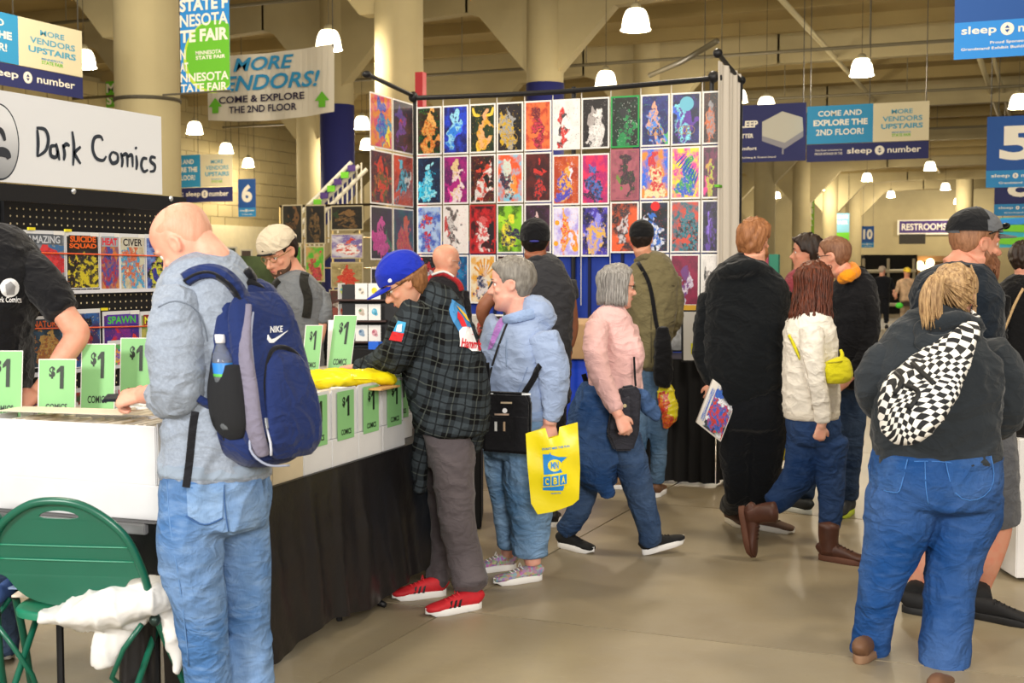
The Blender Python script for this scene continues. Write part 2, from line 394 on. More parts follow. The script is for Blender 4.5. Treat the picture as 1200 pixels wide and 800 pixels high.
# round columns with haunched cross beams
def column(x, y, r, blue, zb=5.2):
    t = thing('round_column', None, 'column', (x, y, 0)); t['kind'] = 'structure'; del t['category']
    Geo().lathe([(r, 0), (r, 8.6)], Matrix.Translation((x, y, 0)), 32).build('shaft', TAN, t, True)
    if blue: Geo().lathe([(r + .012, 0), (r + .012, zb), (r, zb)], Matrix.Translation((x, y, 0)), 32).build('painted_sleeve', mat('2b2f6e', .6), t, True)
    return t
Ys = [24.1, 31, 37.8, 44.6, 51.4, 58.2, 65]
c_near = column(-9.85, 12.1, .37, False); c_two = column(-9.4, 17.4, .37, False)
for k, yy in enumerate(Ys): column(-9.7, yy, .37, k < 2, 5.28)
column(-14.6, 24.2, .36, True, 5.1); column(-19.6, 31, .37, False); column(-14.6, 37.8, .37, False); column(-4.2, 60, .37, False)
for k, yy in enumerate([17.4] + Ys):
    zs = max(5.35, 6.8 - max(0, yy - 24) * .05); t0 = .3
    g = Geo(); o = Vector((0, yy + t0 / 2, 0)); X = Vector((1, 0, 0))
    for xc in (-19.6, -14.65, -9.7, -4.75):
        if k == 0 and xc > -9: continue
        pts = [(xc - .3, zs - 1.35), (xc + .3, zs - 1.35), (xc + 1.5, zs - .1), (xc + 3.3, zs), (xc + 3.3, 8.6), (xc - 1.7, 8.6), (xc - 1.7, zs), (xc - 1.4, zs - .1)]
        if xc == -4.75: pts = [(xc - 1.7, zs), (xc + 9, zs), (xc + 9, 8.6), (xc - 1.7, 8.6)]
        g.prism(pts, o, X, Z, t0)
    struct(g.build('trim_2', TAN))
# pipes and conduits
PG = mat('6f6750', .6); PL = mat('c2b791', .6)
g = Geo()
for (yy, zz) in ((15.5, 6.35), (20.5, 6.55), (26.5, 6.0), (33, 5.9), (41, 5.8)): 
    g.tube([(-24, yy, zz), (4, yy, zz)], .035, 8, 1)
    for x in range(-22, 4, 3): g.tube([(x + .3, yy, zz), (x + .3, yy, 8.4)], .012, 5, 1)
tag(g.build('sprinkler_pipes', PG, smooth=True), 'thin dark sprinkler pipes hung on rods under the concrete ceiling', 'pipe')
g = Geo(); g.tube([(-5.1, 18, 6.9), (-5.1, 60, 5.6)], .06, 8, 1)
tag(g.build('conduit', PL, smooth=True), 'pale diagonal conduit running away under the ceiling, above the bed picture banner', 'pipe')
g = Geo(); g.tube([(-2.0, 20, 6.9), (-2.0, 60, 5.7)], .07, 8, 1); g.tube([(-1.7, 20, 6.9), (-1.7, 60, 5.7)], .05, 8, 1)
tag(g.build('twin_conduit', PL, smooth=True), 'pair of pale pipes running away above the white number 5 banner', 'pipe')
g = Geo(); g.tube([D(762, 88, 24), D(800, 72, 22.5), D(840, 48, 21)], .05, 8, 1)
tag(g.build('stair_rail', mat('5a5340', .5), smooth=True), 'dark slanting rail seen above the right end of the art wall', 'rail')
q = D(493, 85, 18.5); g = Geo().box((q.x, q.y, q.z / 2), (.06, .06, q.z / 2))
tag(g.build('red_post', mat('b23038', .5)), 'narrow red post just above the left corner of the art wall', 'post')

# pendant lamps
SH = emis('fff2d2', 5.5)
lamps = [(745, 22, 1), (385, 46, 1), (710, 92, 1), (1010, 78, 1), (1194, 118, 1), (898, 121, 1), (228, 149, 1), (265, 173, 1), (291, 190, 0), (424, 143, 1), (430, 168, 0), (909, 197, 1), (961, 219, 0),
         (910, 228, 0), (1016, 207, 1), (1044, 227, 0), (1108, 218, 0), (1122, 235, 0), (1090, 194, 1), (1067, 242, 0), (996, 236, 0), (1022, 249, 0), (875, 236, 0), (98, 68, 1), (866, 112, 0)]
where = {(745, 22): 'top centre of the picture, largest', (385, 46): 'above the end of the big vendors banner', (710, 92): 'just above the art wall', (1010, 78): 'left of the blue sponsor banner at the top right', (1194, 118): 'cut by the right edge above the number 5 banner', (898, 121): 'above the bed picture banner', (228, 149): 'just right of the nearest round column', (265, 173): 'below the hanging vendors banner, middle of three', (291, 190): 'below the hanging vendors banner, lowest of three', (424, 143): 'left of the art wall, upper of two', (430, 168): 'left of the art wall, lower of two', (909, 197): 'right below the bed picture banner', (961, 219): 'below the blue and white explore banner at its left end', (910, 228): 'lower of the pair below the bed picture banner', (1016, 207): 'below the middle of the blue and white explore banner', (1044, 227): 'below and right of the explore banner, over the restrooms sign', (1108, 218): 'left of the lower number banner', (1122, 235): 'over the bearded man in the cap', (1090, 194): 'under the right end of the explore banner', (1067, 242): 'directly above the restrooms sign', (996, 236): 'small one above the number 10 banner', (1022, 249): 'smallest one right above the number 10 banner', (875, 236): 'just right of the white drape', (98, 68): 'half hidden behind the far left banner', (866, 112): 'tiny one at the top of the white drape', (434, 194): 'tiny one left of the hanging side prints'}
proto = None
for (px, py, big) in lamps:
    h = 3.45; d = h * FPX / (312 - py)
    if (px, py) == (866, 112): d = 30
    p = D(px, py, d)
    if proto is None:
        proto = thing('pendant_lamp', 'x', 'lamp', p, 'pendant lamps under the hall ceiling'); M0 = Matrix.Translation(p)
        Geo().lathe([(.195, -.15), (.19, -.08), (.172, .02), (.14, .1), (.11, .13), (.0, .135)], M0, 20).build('lamp_shade', SH, proto, True)
        Geo().lathe([(.212, -.145), (.212, -.158), (.18, -.16), (.18, -.145)], M0, 20).build('rim', SH, proto, True)
        Geo().lathe([(.075, .13), (.07, .19), (.04, .22), (0, .22)], M0, 12).build('housing', mat('8c8468', .5), proto, True)
        Geo().tube([p + Z * .2, p + Z * 3.2], .006, 6, 1).build('cord', mat('4d4633', .6), proto)
        L = proto
    else: L = dup(proto, None, p)
    L['label'] = 'glowing white high bay lamp, ' + where[(px, py)]
    lamp_light(p - Z * .2, 300 if big else 480, .12)

# ---------------------------------------------------------------- hanging banners
WHT = mat('ece6d6', .7); CREAM = mat('d9cfae', .8); NAVY = mat('23285e', .7); SKY = mat('2f8fc0', .7); BLUE = mat('1f4f97', .7); GRN = mat('67b52c', .7); PURP = mat('45306f', .7); TEALT = mat('4d9cbb', .7)
def panel(P, parent, u0, v0, u1, v1, m, name='panel', off=0, t=.004): return P.rect(Geo(), u0, v0, u1, v1, off, t).build(name, m, parent)
def words(P, parent, m, items, off=.006, name='lettering'):
    g = Geo()
    for it in items:
        P.text(g, it[0], *it[1:5], off=off, bold=it[5] if len(it) > 5 else .03, shear=it[6] if len(it) > 6 else 0)
    return g.build(name, m, parent)
def hang(P, parent, us, v, up=2.4):
    for u in us: Geo().tube([P.p(u, v), P.p(u, v) + Z * up], .008, 5, 1).build('wire', mat('3b362b', .6), parent)
def rectY(x0, y0, x1, y1, Y):
    """plane Y = const from the left top and right bottom picture corners; returns plane, width, height"""
    a = OY(x0, y0, Y); b = OY(x1, y1, Y); H = a.z - OY(x0, y1, Y).z
    P = Pl((a.x, Y, a.z - H), (1, 0, 0)); return P, b.x - a.x, H
def rectX(x0, y0, x1, y1, X):
    a = OX(x0, y0, X); b = OX(x1, y1, X); H = a.z - OX(x0, y1, X).z
    P = Pl((X, a.y, a.z - H), (0, 1, 0)); return P, b.y - a.y, H
def sleeplogo(P, par, u0, v0, w_, h_, m=None, bg=None):
    m = m or WHT
    words(P, par, m, [('sleep', u0, v0 - h_ * .2, u0 + w_ * .34, v0 + h_, .015), ('number', u0 + w_ * .55, v0, u0 + w_, v0 + h_, .015)])
    P.disc(Geo(), u0 + w_ * .445, v0 + h_ * .45, h_ * .75, .005).build('emblem', m, par)
    g = Geo(); r = h_ * .28; cx = u0 + w_ * .445; cy = v0 + h_ * .45
    P.poly(g, [(cx - r, cy + r * .3), (cx + r, cy + r * .3), (cx, cy + r * 1.6)], .008); P.poly(g, [(cx + r, cy - r * .3), (cx - r, cy - r * .3), (cx, cy - r * 1.6)], .008)
    g.build('emblem_mark', bg or NAVY, par)
def explore_banner(P, W_, H, label, left_text=True):
    t = thing('hall_banner', label, 'banner', P.o, 'banners hanging from the hall ceiling')
    panel(P, t, 0, H * .32, W_ * .55, H, SKY); panel(P, t, W_ * .55, H * .32, W_, H, CREAM, 'pale_panel'); panel(P, t, 0, 0, W_, H * .31, NAVY, 'bottom_strip')
    a = W_ * .55
    words(P, t, WHT, [('COME AND', a * .17, H * .81, a * .83, H * .91, .05), ('EXPLORE THE', a * .1, H * .64, a * .92, H * .75, .05), ('2ND FLOOR!', a * .14, H * .47, a * .86, H * .58, .05)])
    words(P, t, TEALT, [('MORE', a * 1.27, H * .8, a * 1.58, H * .88, .035), ('VENDORS', a * 1.14, H * .67, a * 1.72, H * .76, .035), ('UPSTAIRS', a * 1.12, H * .54, a * 1.73, H * .63, .035)])
    words(P, t, GRN, [('STATE FAIR', a * 1.28, H * .40, a * 1.56, H * .45, .03)]); words(P, t, SKY, [('MINNESOTA', a * 1.28, H * .46, a * 1.56, H * .49, .03)])
    sleeplogo(P, t, W_ * .34, H * .12, W_ * .6, H * .11)
    words(P, t, WHT, [('This floor is hosted by', W_ * .07, H * .18, W_ * .3, H * .22, .01), ('PROUD SPONSOR OF THE', W_ * .07, H * .12, W_ * .3, H * .16, .01)])
    hang(P, t, (.05, W_ * .52, W_ - .05), H); return t
P, W_, H = rectY(946, 125, 1088, 190, 21.5); explore_banner(P, W_, H, 'blue and cream banner reading COME AND EXPLORE THE 2ND FLOOR beside the bed picture banner')
P, W_, H = rectX(-85, 9, 97, 118, -9.2)
H = OX(97, 37, -9.2).z - OX(97, 116, -9.2).z; P.o.z = OX(97, 116, -9.2).z
explore_banner(P, W_, H, 'cropped blue and cream banner at the top left, above the white booth sign')
P, W_, H = rectY(190, 183, 273, 238, 33); explore_banner(P, W_, H, 'small distant blue and cream explore banner left of the number 6 banner')
# bed picture banner
P, W_, H = rectY(822, 126, 944, 192, 21.6)
t = thing('hall_banner', 'dark blue banner with a picture of a bed, partly behind the white drape', 'banner', P.o, 'banners hanging from the hall ceiling')
panel(P, t, 0, 0, W_, H, NAVY); u = W_ / 122; v = H / 66
g = Geo(); P.poly(g, [(62 * u + 10 * u, 46 * v), (95 * u, 57 * v), (118 * u, 49 * v), (119 * u, 34 * v), (98 * u, 21 * v), (72 * u, 30 * v)], .006); g.build('mattress_picture', mat('b9b7ab', .7), t)
g = Geo(); P.poly(g, [(72 * u, 30 * v), (98 * u, 21 * v), (119 * u, 34 * v), (119 * u, 27 * v), (98 * u, 14 * v), (72 * u, 24 * v)], .008); P.poly(g, [(95 * u, 14 * v), (97 * u, 15 * v), (97 * u, 8 * v), (95 * u, 8 * v)], .006); g.build('bed_base_picture', mat('8b8a92', .7), t)
words(P, t, WHT, [('SLEEP', 42 * u, 40 * v, 67 * u, 48 * v, .04), ('BETTER', 42 * u, 28 * v, 62 * u, 33 * v, .03), ('comfort', 42 * u, 14 * v, 66 * u, 18 * v, .02), ('Building & Grand Stand', 48 * u, 4 * v, 88 * u, 6.5 * v, .01)])
hang(P, t, (.05, W_ - .05), H)
# sponsor banner top right
P, W_, H = rectY(1120, -46, 1262, 70, 14.0)
t = thing('hall_banner', 'large blue sponsor banner cut off at the top right corner', 'banner', P.o, 'banners hanging from the hall ceiling')
panel(P, t, 0, H * .37, W_, H, BLUE); panel(P, t, 0, 0, W_, H * .37, mat('2a86d8', .7), 'bottom_strip')
sleeplogo(P, t, W_ * .06, H * .24, W_ * .85, H * .085, bg=BLUE); words(P, t, WHT, [('Proud Sponsor of the', W_ * .3, H * .13, W_ * .72, H * .165, .01), ('Grandstand Exhibit Building & Concessions', W_ * .06, H * .075, W_ * .94, H * .11, .01)]); hang(P, t, (.05, W_ - .05), H)
def number_banner(x0, y0, x1, y1, Y, s, label, nx=.22, ns=1.0):
    P, W_, H = rectY(x0, y0, x1, y1, Y); t = thing('number_banner', label, 'banner', P.o, 'blue number banners in the hall')
    panel(P, t, 0, H * .24, W_, H, BLUE if ns == 1 else NAVY); panel(P, t, 0, 0, W_, H * .24, mat('2b83bd', .7), 'bottom_strip')
    words(P, t, WHT, [(s, W_ * nx, H * .38, W_ * (1 - nx), H * .86, .06)])
    sleeplogo(P, t, W_ * .08, H * .14, W_ * .84, H * .05, bg=BLUE); words(P, t, WHT, [('Grandstand exhibit', W_ * .2, H * .05, W_ * .8, H * .08, .01)]); hang(P, t, (.05, W_ - .05), H); return t
number_banner(1157, 137, 1232, 220, 19.5, '5', 'large blue number 5 banner at the right edge', .2)
number_banner(1166, 196, 1226, 253, 27, '8', 'blue number banner half hidden under the number 5 banner', .25, .9)
number_banner(279, 210, 300, 254, 34, '6', 'small blue number 6 banner on the left, near the concrete block wall', .2)
number_banner(1010, 265, 1024, 290, 62, '10', 'tiny distant blue number 10 banner', .12)
# state fair banner on the near column
P, W_, H = rectY(210, -62, 270, 110, 11.6)
t = thing('column_banner', 'tall blue and green state fair banner hung from the nearest round column', 'banner', P.o)
panel(P, t, 0, 0, W_, H, mat('2a86cc', .7))
for (cu, cv, rr_, of_, nm_, m_) in ((.66, .235, .6, .004, 'yellow_ring', mat('b9d43a', .7)), (.70, .245, .58, .007, 'green_disc', GRN)):
    P.poly(Geo(), [(min(W_, W_ * (cu + rr_ * math.cos(q))), H * cv + W_ * rr_ * math.sin(q)) for q in np.linspace(0, 6.283, 48, endpoint=False)], of_).build(nm_, m_, t)
words(P, t, WHT, [('STATE F', 0, H * .555, W_ * .98, H * .64, .04), ('NESOTA', 0, H * .45, W_ * .98, H * .535, .04), ('TE FAIR', 0, H * .345, W_ * .98, H * .43, .04), ('NNESOTA', 0, H * .075, W_ * .98, H * .135, .03), ('TATE FAIR', 0, 0.01, W_ * .95, H * .062, .03),
    ('N', 0, H * .23, W_ * .11, H * .3, .03), ('AT', 0, H * .15, W_ * .16, H * .21, .03), ('STATE FAIR', 0, H * .68, W_ * .98, H * .76, .03), ('MINNESOTA', 0, H * .78, W_ * .98, H * .86, .03)], .010)
words(P, t, WHT, [('MINNESOTA', W_ * .32, H * .255, W_ * .84, H * .282, .03), ('STATE FAIR', W_ * .32, H * .222, W_ * .92, H * .248, .03)], .011, 'small_lettering')
g = Geo().tube([P.p(-.25, 0), P.p(W_, 0)], .012, 6, 1); g.build('bracket', mat('777264', .5, .6), t)
g = Geo(); 
for k in range(3): g.lathe([(.382, 3.62 + k * .0), (.39, 3.64), (.382, 3.66)], Matrix.Translation((-9.85, 12.1, -.1)), 32)
g.build('strap', mat('8a8576', .4, .7), t)
# big vendors banner
P, W_, H = rectY(243, 66, 392, 141, 15.3)
t = thing('vendors_banner', 'white MORE VENDORS banner with green arrows, behind the state fair banner', 'banner', P.o)
vs = []; g = Geo(); K = 24
for i in range(K + 1):
    uu = W_ * i / K; sag = .06 * math.sin(math.pi * i / K); rise = .12 * (i / K) 
    vs += [P.p(uu, -sag + rise * .2, .015 * math.sin(i * .9)), P.p(uu, H - sag * .6 + rise * .3, .015 * math.sin(i * .9 + 1))]
g.add(vs, [(2 * i, 2 * i + 2, 2 * i + 3, 2 * i + 1) for i in range(K)]); g.build('sheet', mat('d8d0bd', .8), t)
words(P, t, SKY, [('MORE', W_ * .22, H * .72, W_ * .7, H * .93, .06, .25), ('VENDORS!', W_ * .05, H * .42, W_ * .9, H * .66, .06, .25)], .03)
words(P, t, mat('2a2440', .7), [('COME & EXPLORE', W_ * .1, H * .24, W_ * .78, H * .35, .035), ('THE 2ND FLOOR', W_ * .18, H * .08, W_ * .72, H * .19, .035)], .03, 'dark_lettering')
for uu in (.015, .86):
    P.poly(Geo(), [(W_ * (uu + .03), H * .1), (W_ * (uu + .08), H * .1), (W_ * (uu + .08), H * .2), (W_ * (uu + .11), H * .2), (W_ * (uu + .055), H * .34), (W_ * uu, H * .2), (W_ * (uu + .03), H * .2)], .03).build('green_arrow', GRN, t)
hang(P, t, (.02, W_ - .02), H, 1.6)
# far banners
P, W_, H = rectY(934, 234, 954, 275, 55); t = thing('hall_banner', 'distant green and white lettered banner on a column, left of two', 'banner', P.o)
panel(P, t, 0, 0, W_, H, mat('86b83a', .7)); panel(P, t, W_ * .2, 0, W_ * .8, H * .2, SKY, 'blue_patch', .01); words(P, t, WHT, [('MINNE', .05, H * .8, W_ - .05, H * .94, .06), ('STATE', .05, H * .6, W_ - .05, H * .74, .06), ('SOTA', .05, H * .42, W_ - .05, H * .55, .06), ('FAIR', .05, H * .25, W_ - .05, H * .38, .06)], .015); hang(P, t, (.05, W_ - .05), H)
P, W_, H = rectY(978, 250, 995, 282, 58); t = thing('hall_banner', 'distant pale blue and green banner left of the number 10 banner', 'banner', P.o)
panel(P, t, 0, H * .3, W_, H, mat('7cb6cf', .7)); panel(P, t, 0, 0, W_, H * .3, GRN, 'green_patch'); words(P, t, WHT, [('STATE', .05, H * .8, W_ - .05, H * .93, .05), ('FAIR', .05, H * .6, W_ - .05, H * .73, .05)]); hang(P, t, (.05, W_ - .05), H)
P, W_, H = rectY(124, 95, 140, 126, 30); t = thing('hall_banner', 'sliver of green and white banner left of the nearest column', 'banner', P.o)
panel(P, t, 0, 0, W_, H, GRN); words(P, t, WHT, [('MI', .02, H * .55, W_ - .02, H * .9, .06), ('ST', .02, H * .1, W_ - .02, H * .45, .06)]); hang(P, t, (.05, W_ - .05), H)
P, W_, H = rectY(1054, 259, 1112, 273, 73.6); t = thing('restrooms_sign', 'purple RESTROOMS sign on the far wall', 'sign', P.o)
panel(P, t, -.1, -.1, W_ + .1, H + .05, WHT); panel(P, t, 0, 0, W_, H, PURP, 'face', .01); words(P, t, WHT, [('RESTROOMS', W_ * .05, H * .22, W_ * .95, H * .78, .06)], .03)
P, W_, H = rectY(1172, 255, 1240, 290, 30); t = thing('hall_banner', 'green and blue landscape banner below the number banners at the right edge', 'banner', P.o)
panel(P, t, 0, 0, W_, H, mat('2f9bb8', .7))
for (a, b, m_) in ((.12, .3, GRN), (.55, .72, GRN), (.8, .93, mat('2c7fd0', .7))):
    P.poly(Geo(), [(0, H * a), (W_ * .5, H * (a - .06)), (W_, H * a), (W_, H * b), (W_ * .6, H * (b + .08)), (0, H * b)], .01).build('hill_shape', m_, t)
hang(P, t, (.05, W_ - .05), H)
# far opening, dark screen and doorway on the end wall
tag(OYb := Geo().box(OY(1069, 280, 70), (.66, .06, .26)).build('wall_monitor', mat('2c261c', .5)), 'dark wide screen on the far wall under the restrooms sign', 'screen')
# ================================================================ ART WALL BOOTH
BLK = mat('17171a', .55); BLKM = mat('202022', .45, .3); PAPER = mat('e8e6e2', .6)
YW = 10.45; X0w = -5.47; CWD = .2665; ZT = 3.07; RH = .447
arts = [
 [('0c2a12', '3a1a08', 'd8752a', 'e8a95a', '2fd03a', 'green sparkling print with an orange curl'), ('0a1460', '1b3fc8', '2a7fe0', '8fd0e8', '3a4cff', 'blue glowing print'), ('1f3316', '0f1a10', 'd9a02c', 'e8a878', 'f0c23a', 'gold and green print with curved golden horns'), ('0d0c0e', '241a1e', 'c9a21a', '9a9a9a', 'e0b820', 'black print with a yellow burst'), ('e0703a', 'b83a22', 'c22a4a', '6a1a2a', 'f08a4a', 'orange and crimson print'), ('ece8e6', 'dedad8', '3a3a40', 'cf2a22', '18181a', 'white print with a red plume and black strokes'), ('191516', '262022', 'd0cccb', 'e8e4e2', 'a8a09e', 'black print with a pale grey gown shape'), ('0a2a1c', '10160f', '1e8a4a', '2a2a30', 'd8e0d8', 'dark print with a bright green frame'), ('26307e', '1a2058', '4a8ae0', 'e0a488', '4ab06a', 'blue and violet print with gold loops'), ('0c1238', '241a6a', '5a2a9a', '7fd8e8', '3a6ae0', 'midnight blue print with a cyan moon disc'), ('3a1a14', '1a1412', 'c8622a', '8a8a90', 'e08a4a', 'narrow brown and orange print beside the white drape')],
 [('0c1c3a', '0a2a4a', '2fb8e0', '9fe8f4', '1f7fb8', 'navy print with cyan swirls'), ('a81a7a', '5a1a5a', 'e8d8e0', 'e0c890', 'e03aa0', 'magenta print with a white figure shape'), ('1c1416', '5a1c1a', 'e0dcd8', 'c83a2a', 'd8a82a', 'dark print with white bars'), ('e0562a', '6fc4e0', '2a3048', 'c8d4c8', 'f0903a', 'print split between sky blue and orange'), ('3a1014', '5a1a18', '2a2830', 'c8302a', '7a2a22', 'dark maroon streaked print'), ('a83a1c', 'c85a2a', '4a4ab8', 'e8a83a', 'e8e4f0', 'rust print with an orange and blue figure shape'), ('d82a5a', 'a81a6a', '28284a', '2a6ab8', 'e04a8a', 'crimson print with a dark blue shape'), ('a85a68', '8a4656', '2e3a30', '3a2a34', '6a8a3a', 'dusty pink print with a dark green shape'), ('e08a2a', '2a6ae0', 'e8d8a8', 'c82a3a', '6a2a8a', 'many coloured patchwork print'), ('f0d82a', 'e03a9a', '2a5ac8', '2a9a5a', 'e87ac0', 'yellow and pink print with slanting blue and green strokes'), ('6a2a4a', '3a2a34', 'a8c83a', 'c89a4a', 'd83a8a', 'narrow plum and lime print beside the white drape')],
 [('a8c4e8', '3a5ab8', '2a5ac0', 'c82a2a', 'f0c83a', 'sky blue print with a blue and red figure shape'), ('eae4e0', 'e2dcd8', 'c8c4c2', '5a5250', 'b83a3a', 'white print with black pen lines'), ('3a1218', 'c81f24', 'e8dcd8', 'd85a5a', '1a1a20', 'red and black print with a white shape'), ('8ac82a', '3a5a14', '2e1a4a', 'f0e03a', 'b8e83a', 'lime green print with a dark purple figure shape'), ('2a1824', '4a2440', 'c88a6a', 'd8b8b8', '6a3a8a', 'plum and cream crowded print'), ('dcd8f0', 'a898e0', 'd8501f', 'e8a43a', 'f08a1a', 'white and lilac print with orange discs'), ('4a3ab0', '181430', 'e0b050', '8a8ae8', 'f0d060', 'indigo print with yellow flashes'), ('e05a2a', '2a2428', 'c8c4c8', '3a3438', 'f08a5a', 'orange and charcoal print behind the black cap'), ('0e1016', '1c2a48', 'd8dce8', '2a6ac8', 'd82a2a', 'black print with white arcs and a red ball'), ('c84a3a', '1c6a7a', '0f2a32', '2a7a8a', 'e87a4a', 'teal and orange print with a dark cloak shape'), ('1a1424', '2a1a4a', '5a3a9a', '3a3050', '8a6ad8', 'narrow dark purple print beside the white drape')],
 [('14161a', '2a1a1c', 'b8c0c8', 'a82a2a', '5a8aa8', 'black print with a silver and red figure shape'), ('0f4a7a', '1a7ab0', '1a2a4a', '2a5a8a', 'd83a3a', 'blue print behind the bald head'), ('e8d8b8', 'e0a43a', '24305a', 'd8d0d0', 'b8482a', 'gold and cream sunburst print with a navy figure shape'), ('3a0e14', '1a0a0c', '8a1a1e', 'b82a2a', '5a1418', 'dark red print'), ('8a1418', '5a0e12', 'c82a24', 'e04a3a', '2a0a0c', 'bright red print behind the black cap'), None, None, None, ('1a7a5a', '2a3a8a', '3ac87a', '2a5ac8', '9a3ab8', 'green and blue glittering print beside the olive shoulder'), ('8a1840', '6a1434', 'c8c0d0', '6a3a7a', 'a82a4a', 'wine red print with a silver crest shape'), ('e0dcd8', 'ccc8c4', '6a6460', '8a8480', '2a2a2a', 'narrow pale print beside the white drape')]]
rowname = ['top', 'second', 'third', 'bottom']
def print_sheet(P, u0, v0, wd, ht, a, seed, label, group, border=.014, frame=None, sx=1):
    t = thing('art_print', label, 'poster', P.p(u0, v0), group)
    P.rect(Geo(), u0, v0, u0 + wd, v0 + ht, .004, .003).build('paper', frame or PAPER, t)
    P.rect(Geo(), u0 + border, v0 + border, u0 + wd - border, v0 + ht - border, .0075, .0015).build('picture', art(seed, *a[:5], sx=sx), t)
    return t
PW = Pl((X0w, YW, 0), (1, 0, 0)); seed = 1
for r, row in enumerate(arts):
    for c, a in enumerate(row):
        seed += 1
        if a is None: continue
        wd = CWD - .012 if c < 10 else CWD * .55
        drop = .03 if (c in (5, 6) and r > 0) else 0
        fr = mat('1f9a4a', .5) if (r, c) == (0, 7) else (mat('a8606c', .6) if (r, c) == (1, 7) else (mat('b82a2a', .5) if (r, c) == (2, 2) else None))
        t = print_sheet(PW, c * CWD + .006, ZT - (r + 1) * RH + .006 - drop, wd, RH - .012, a, seed, a[5] + ', %s row of the art wall' % rowname[r], 'art prints on the black frame wall', frame=fr)
        if (r, c) in ((0, 8), (0, 9), (0, 3)):
            g = Geo(); u = c * CWD + .14; v = ZT - RH + .13
            for dx in (-.035, 0, .035):
                q = [PW.p(u + dx + .034 * math.cos(k * .524), v + .034 * math.sin(k * .524), .011) for k in range(13)]; g.tube(q, .0022, 4, 1)
            g.build('gold_loops', mat('c9a04a', .4, .3), t)
        if (r, c) == (0, 9): PW.disc(Geo(), c * CWD + .14, ZT - .10, .06, .0095, .001, 32).build('moon_disc', mat('6fb8d0', .5), t)
        if (r, c) == (2, 8): PW.disc(Geo(), c * CWD + .14, ZT - 2 * RH - .05, .04, .0095, .001, 24).build('red_ball', mat('d8262a', .5), t)
        if (r, c) == (0, 2):
            for s in (-1, 1):
                g = Geo(); PW.stroke(g, [(c * CWD + .14 + s * .03, ZT - .11), (c * CWD + .14 + s * .08, ZT - .1), (c * CWD + .14 + s * .1, ZT - .04)], .014, .0095, .001); g.build('golden_horn', mat('e8c23a', .5), t)
        if (r, c) == (2, 5):
            for (uu, vv) in ((.04, .12), (.22, .07), (.05, .3)): PW.disc(Geo(), c * CWD + uu, ZT - 3 * RH - drop + vv, .022, .0095, .001, 20).build('orange_disc', mat('f0a01c', .5), t)
        if (r, c) == (1, 9):
            g = Geo()
            for k in range(9): PW.stroke(g, [(c * CWD + .05 + k * .02, ZT - 2 * RH + .3 - k * .022), (c * CWD + .13 + k * .014, ZT - 2 * RH + .38 - k * .02)], .006, .0095, .001)
            g.build('slanting_strokes', mat('1f4fb0', .5), t)
        if (r, c) == (3, 2):
            g = Geo()
            for k in range(7):
                an = .5 + k * .33; PW.poly(g, [(c * CWD + .15, ZT - 4 * RH + .24), (c * CWD + .15 + .12 * math.cos(an), ZT - 4 * RH + .24 + .17 * math.sin(an)), (c * CWD + .15 + .12 * math.cos(an + .14), ZT - 4 * RH + .24 + .17 * math.sin(an + .14))], .009, .0008)
            g.build('sun_rays', mat('d8922a', .5), t)
# frame of the art wall
t = thing('print_stand', 'black pipe frame and wire grid carrying the wall of art prints', 'frame', (X0w, YW, 0))
xr = -2.66
g = Geo(); g.tube([(X0w - .03, YW, 3.15), (-4.1, YW, 3.13), (xr + .02, YW, 3.17)], .022, 8, 3); g.build('top_rail', BLKM, t)
for x in (X0w - .03, -3.95, xr - .07): Geo().tube([(x, YW + .03, 0), (x, YW + .03, 3.17)], .02, 8, 1).build('post', BLKM, t)
for c in range(11): Geo().tube([(X0w + c * CWD, YW + .012, 3.15), (X0w + c * CWD, YW + .012, ZT - 4 * RH)], .004, 4, 1).build('wire', mat('d8d4cc', .5), t)
for (p_) in ((X0w - .03, YW, 3.16), (xr - .05, YW, 3.18)): Geo().ball(p_, (.045, .045, .05)).build('clamp', BLKM, t, True)
g = Geo(); g.tube([(X0w - .03, YW, 3.17), (-5.40, 9.45, 3.22)], .02, 8, 1); g.build('side_rail', BLKM, t); Geo().ball((-5.40, 9.43, 3.22), (.04, .04, .03)).build('clamp', BLKM, t, True)
g = Geo(); g.tube([(xr, YW - .05, 3.36), (xr, 11.2, 3.24)], .02, 8, 1); g.build('side_rail', BLKM, t); Geo().tube([(xr, 11.2, 0), (xr, 11.2, 3.26)], .02, 8, 1).build('post', BLKM, t)
for p_ in ((xr, YW - .06, 3.36), (xr, 11.22, 3.25)): Geo().ball(p_, (.04, .04, .04)).build('clamp', BLKM, t, True)
# side wing prints
PS = Pl((-5.40, 9.46, 0), Vector((-.07, .94, 0)))
wing = [[('d88a2a', 'c83a6a', '2a8ab8', '2a4ab8', 'e8d83a', 'orange print with a blue twisting shape'), ('2a1c34', '1c1424', '6a3a9a', '4a3a8a', 'c83a3a', 'dark violet print with a slim figure shape')],
        [('3a1c24', '5a241c', '5a5a2a', 'c83a1f', 'd87a2a', 'dark red and olive print'), ('c8441f', '8a2a1c', '2a2a34', '5ab8d8', 'e8e4e0', 'orange print with a blue and black shape')],
        [('1c1420', '2a1834', 'b82a8a', 'c84a9a', '2a6a4a', 'black print with a pink looped shape'), ('2a5a5a', '3a2a4a', 'c83a4a', 'd86a4a', '2a7a7a', 'teal and red tangled print')],
        [('14121c', '1c1a2a', '6a6aa8', '3a3a5a', 'd8b83a', 'near black print with pale violet wisps'), ('2a121c', '1c1018', 'b83a5a', '8a2a4a', 'd85a7a', 'near black print with pink wisps')]]
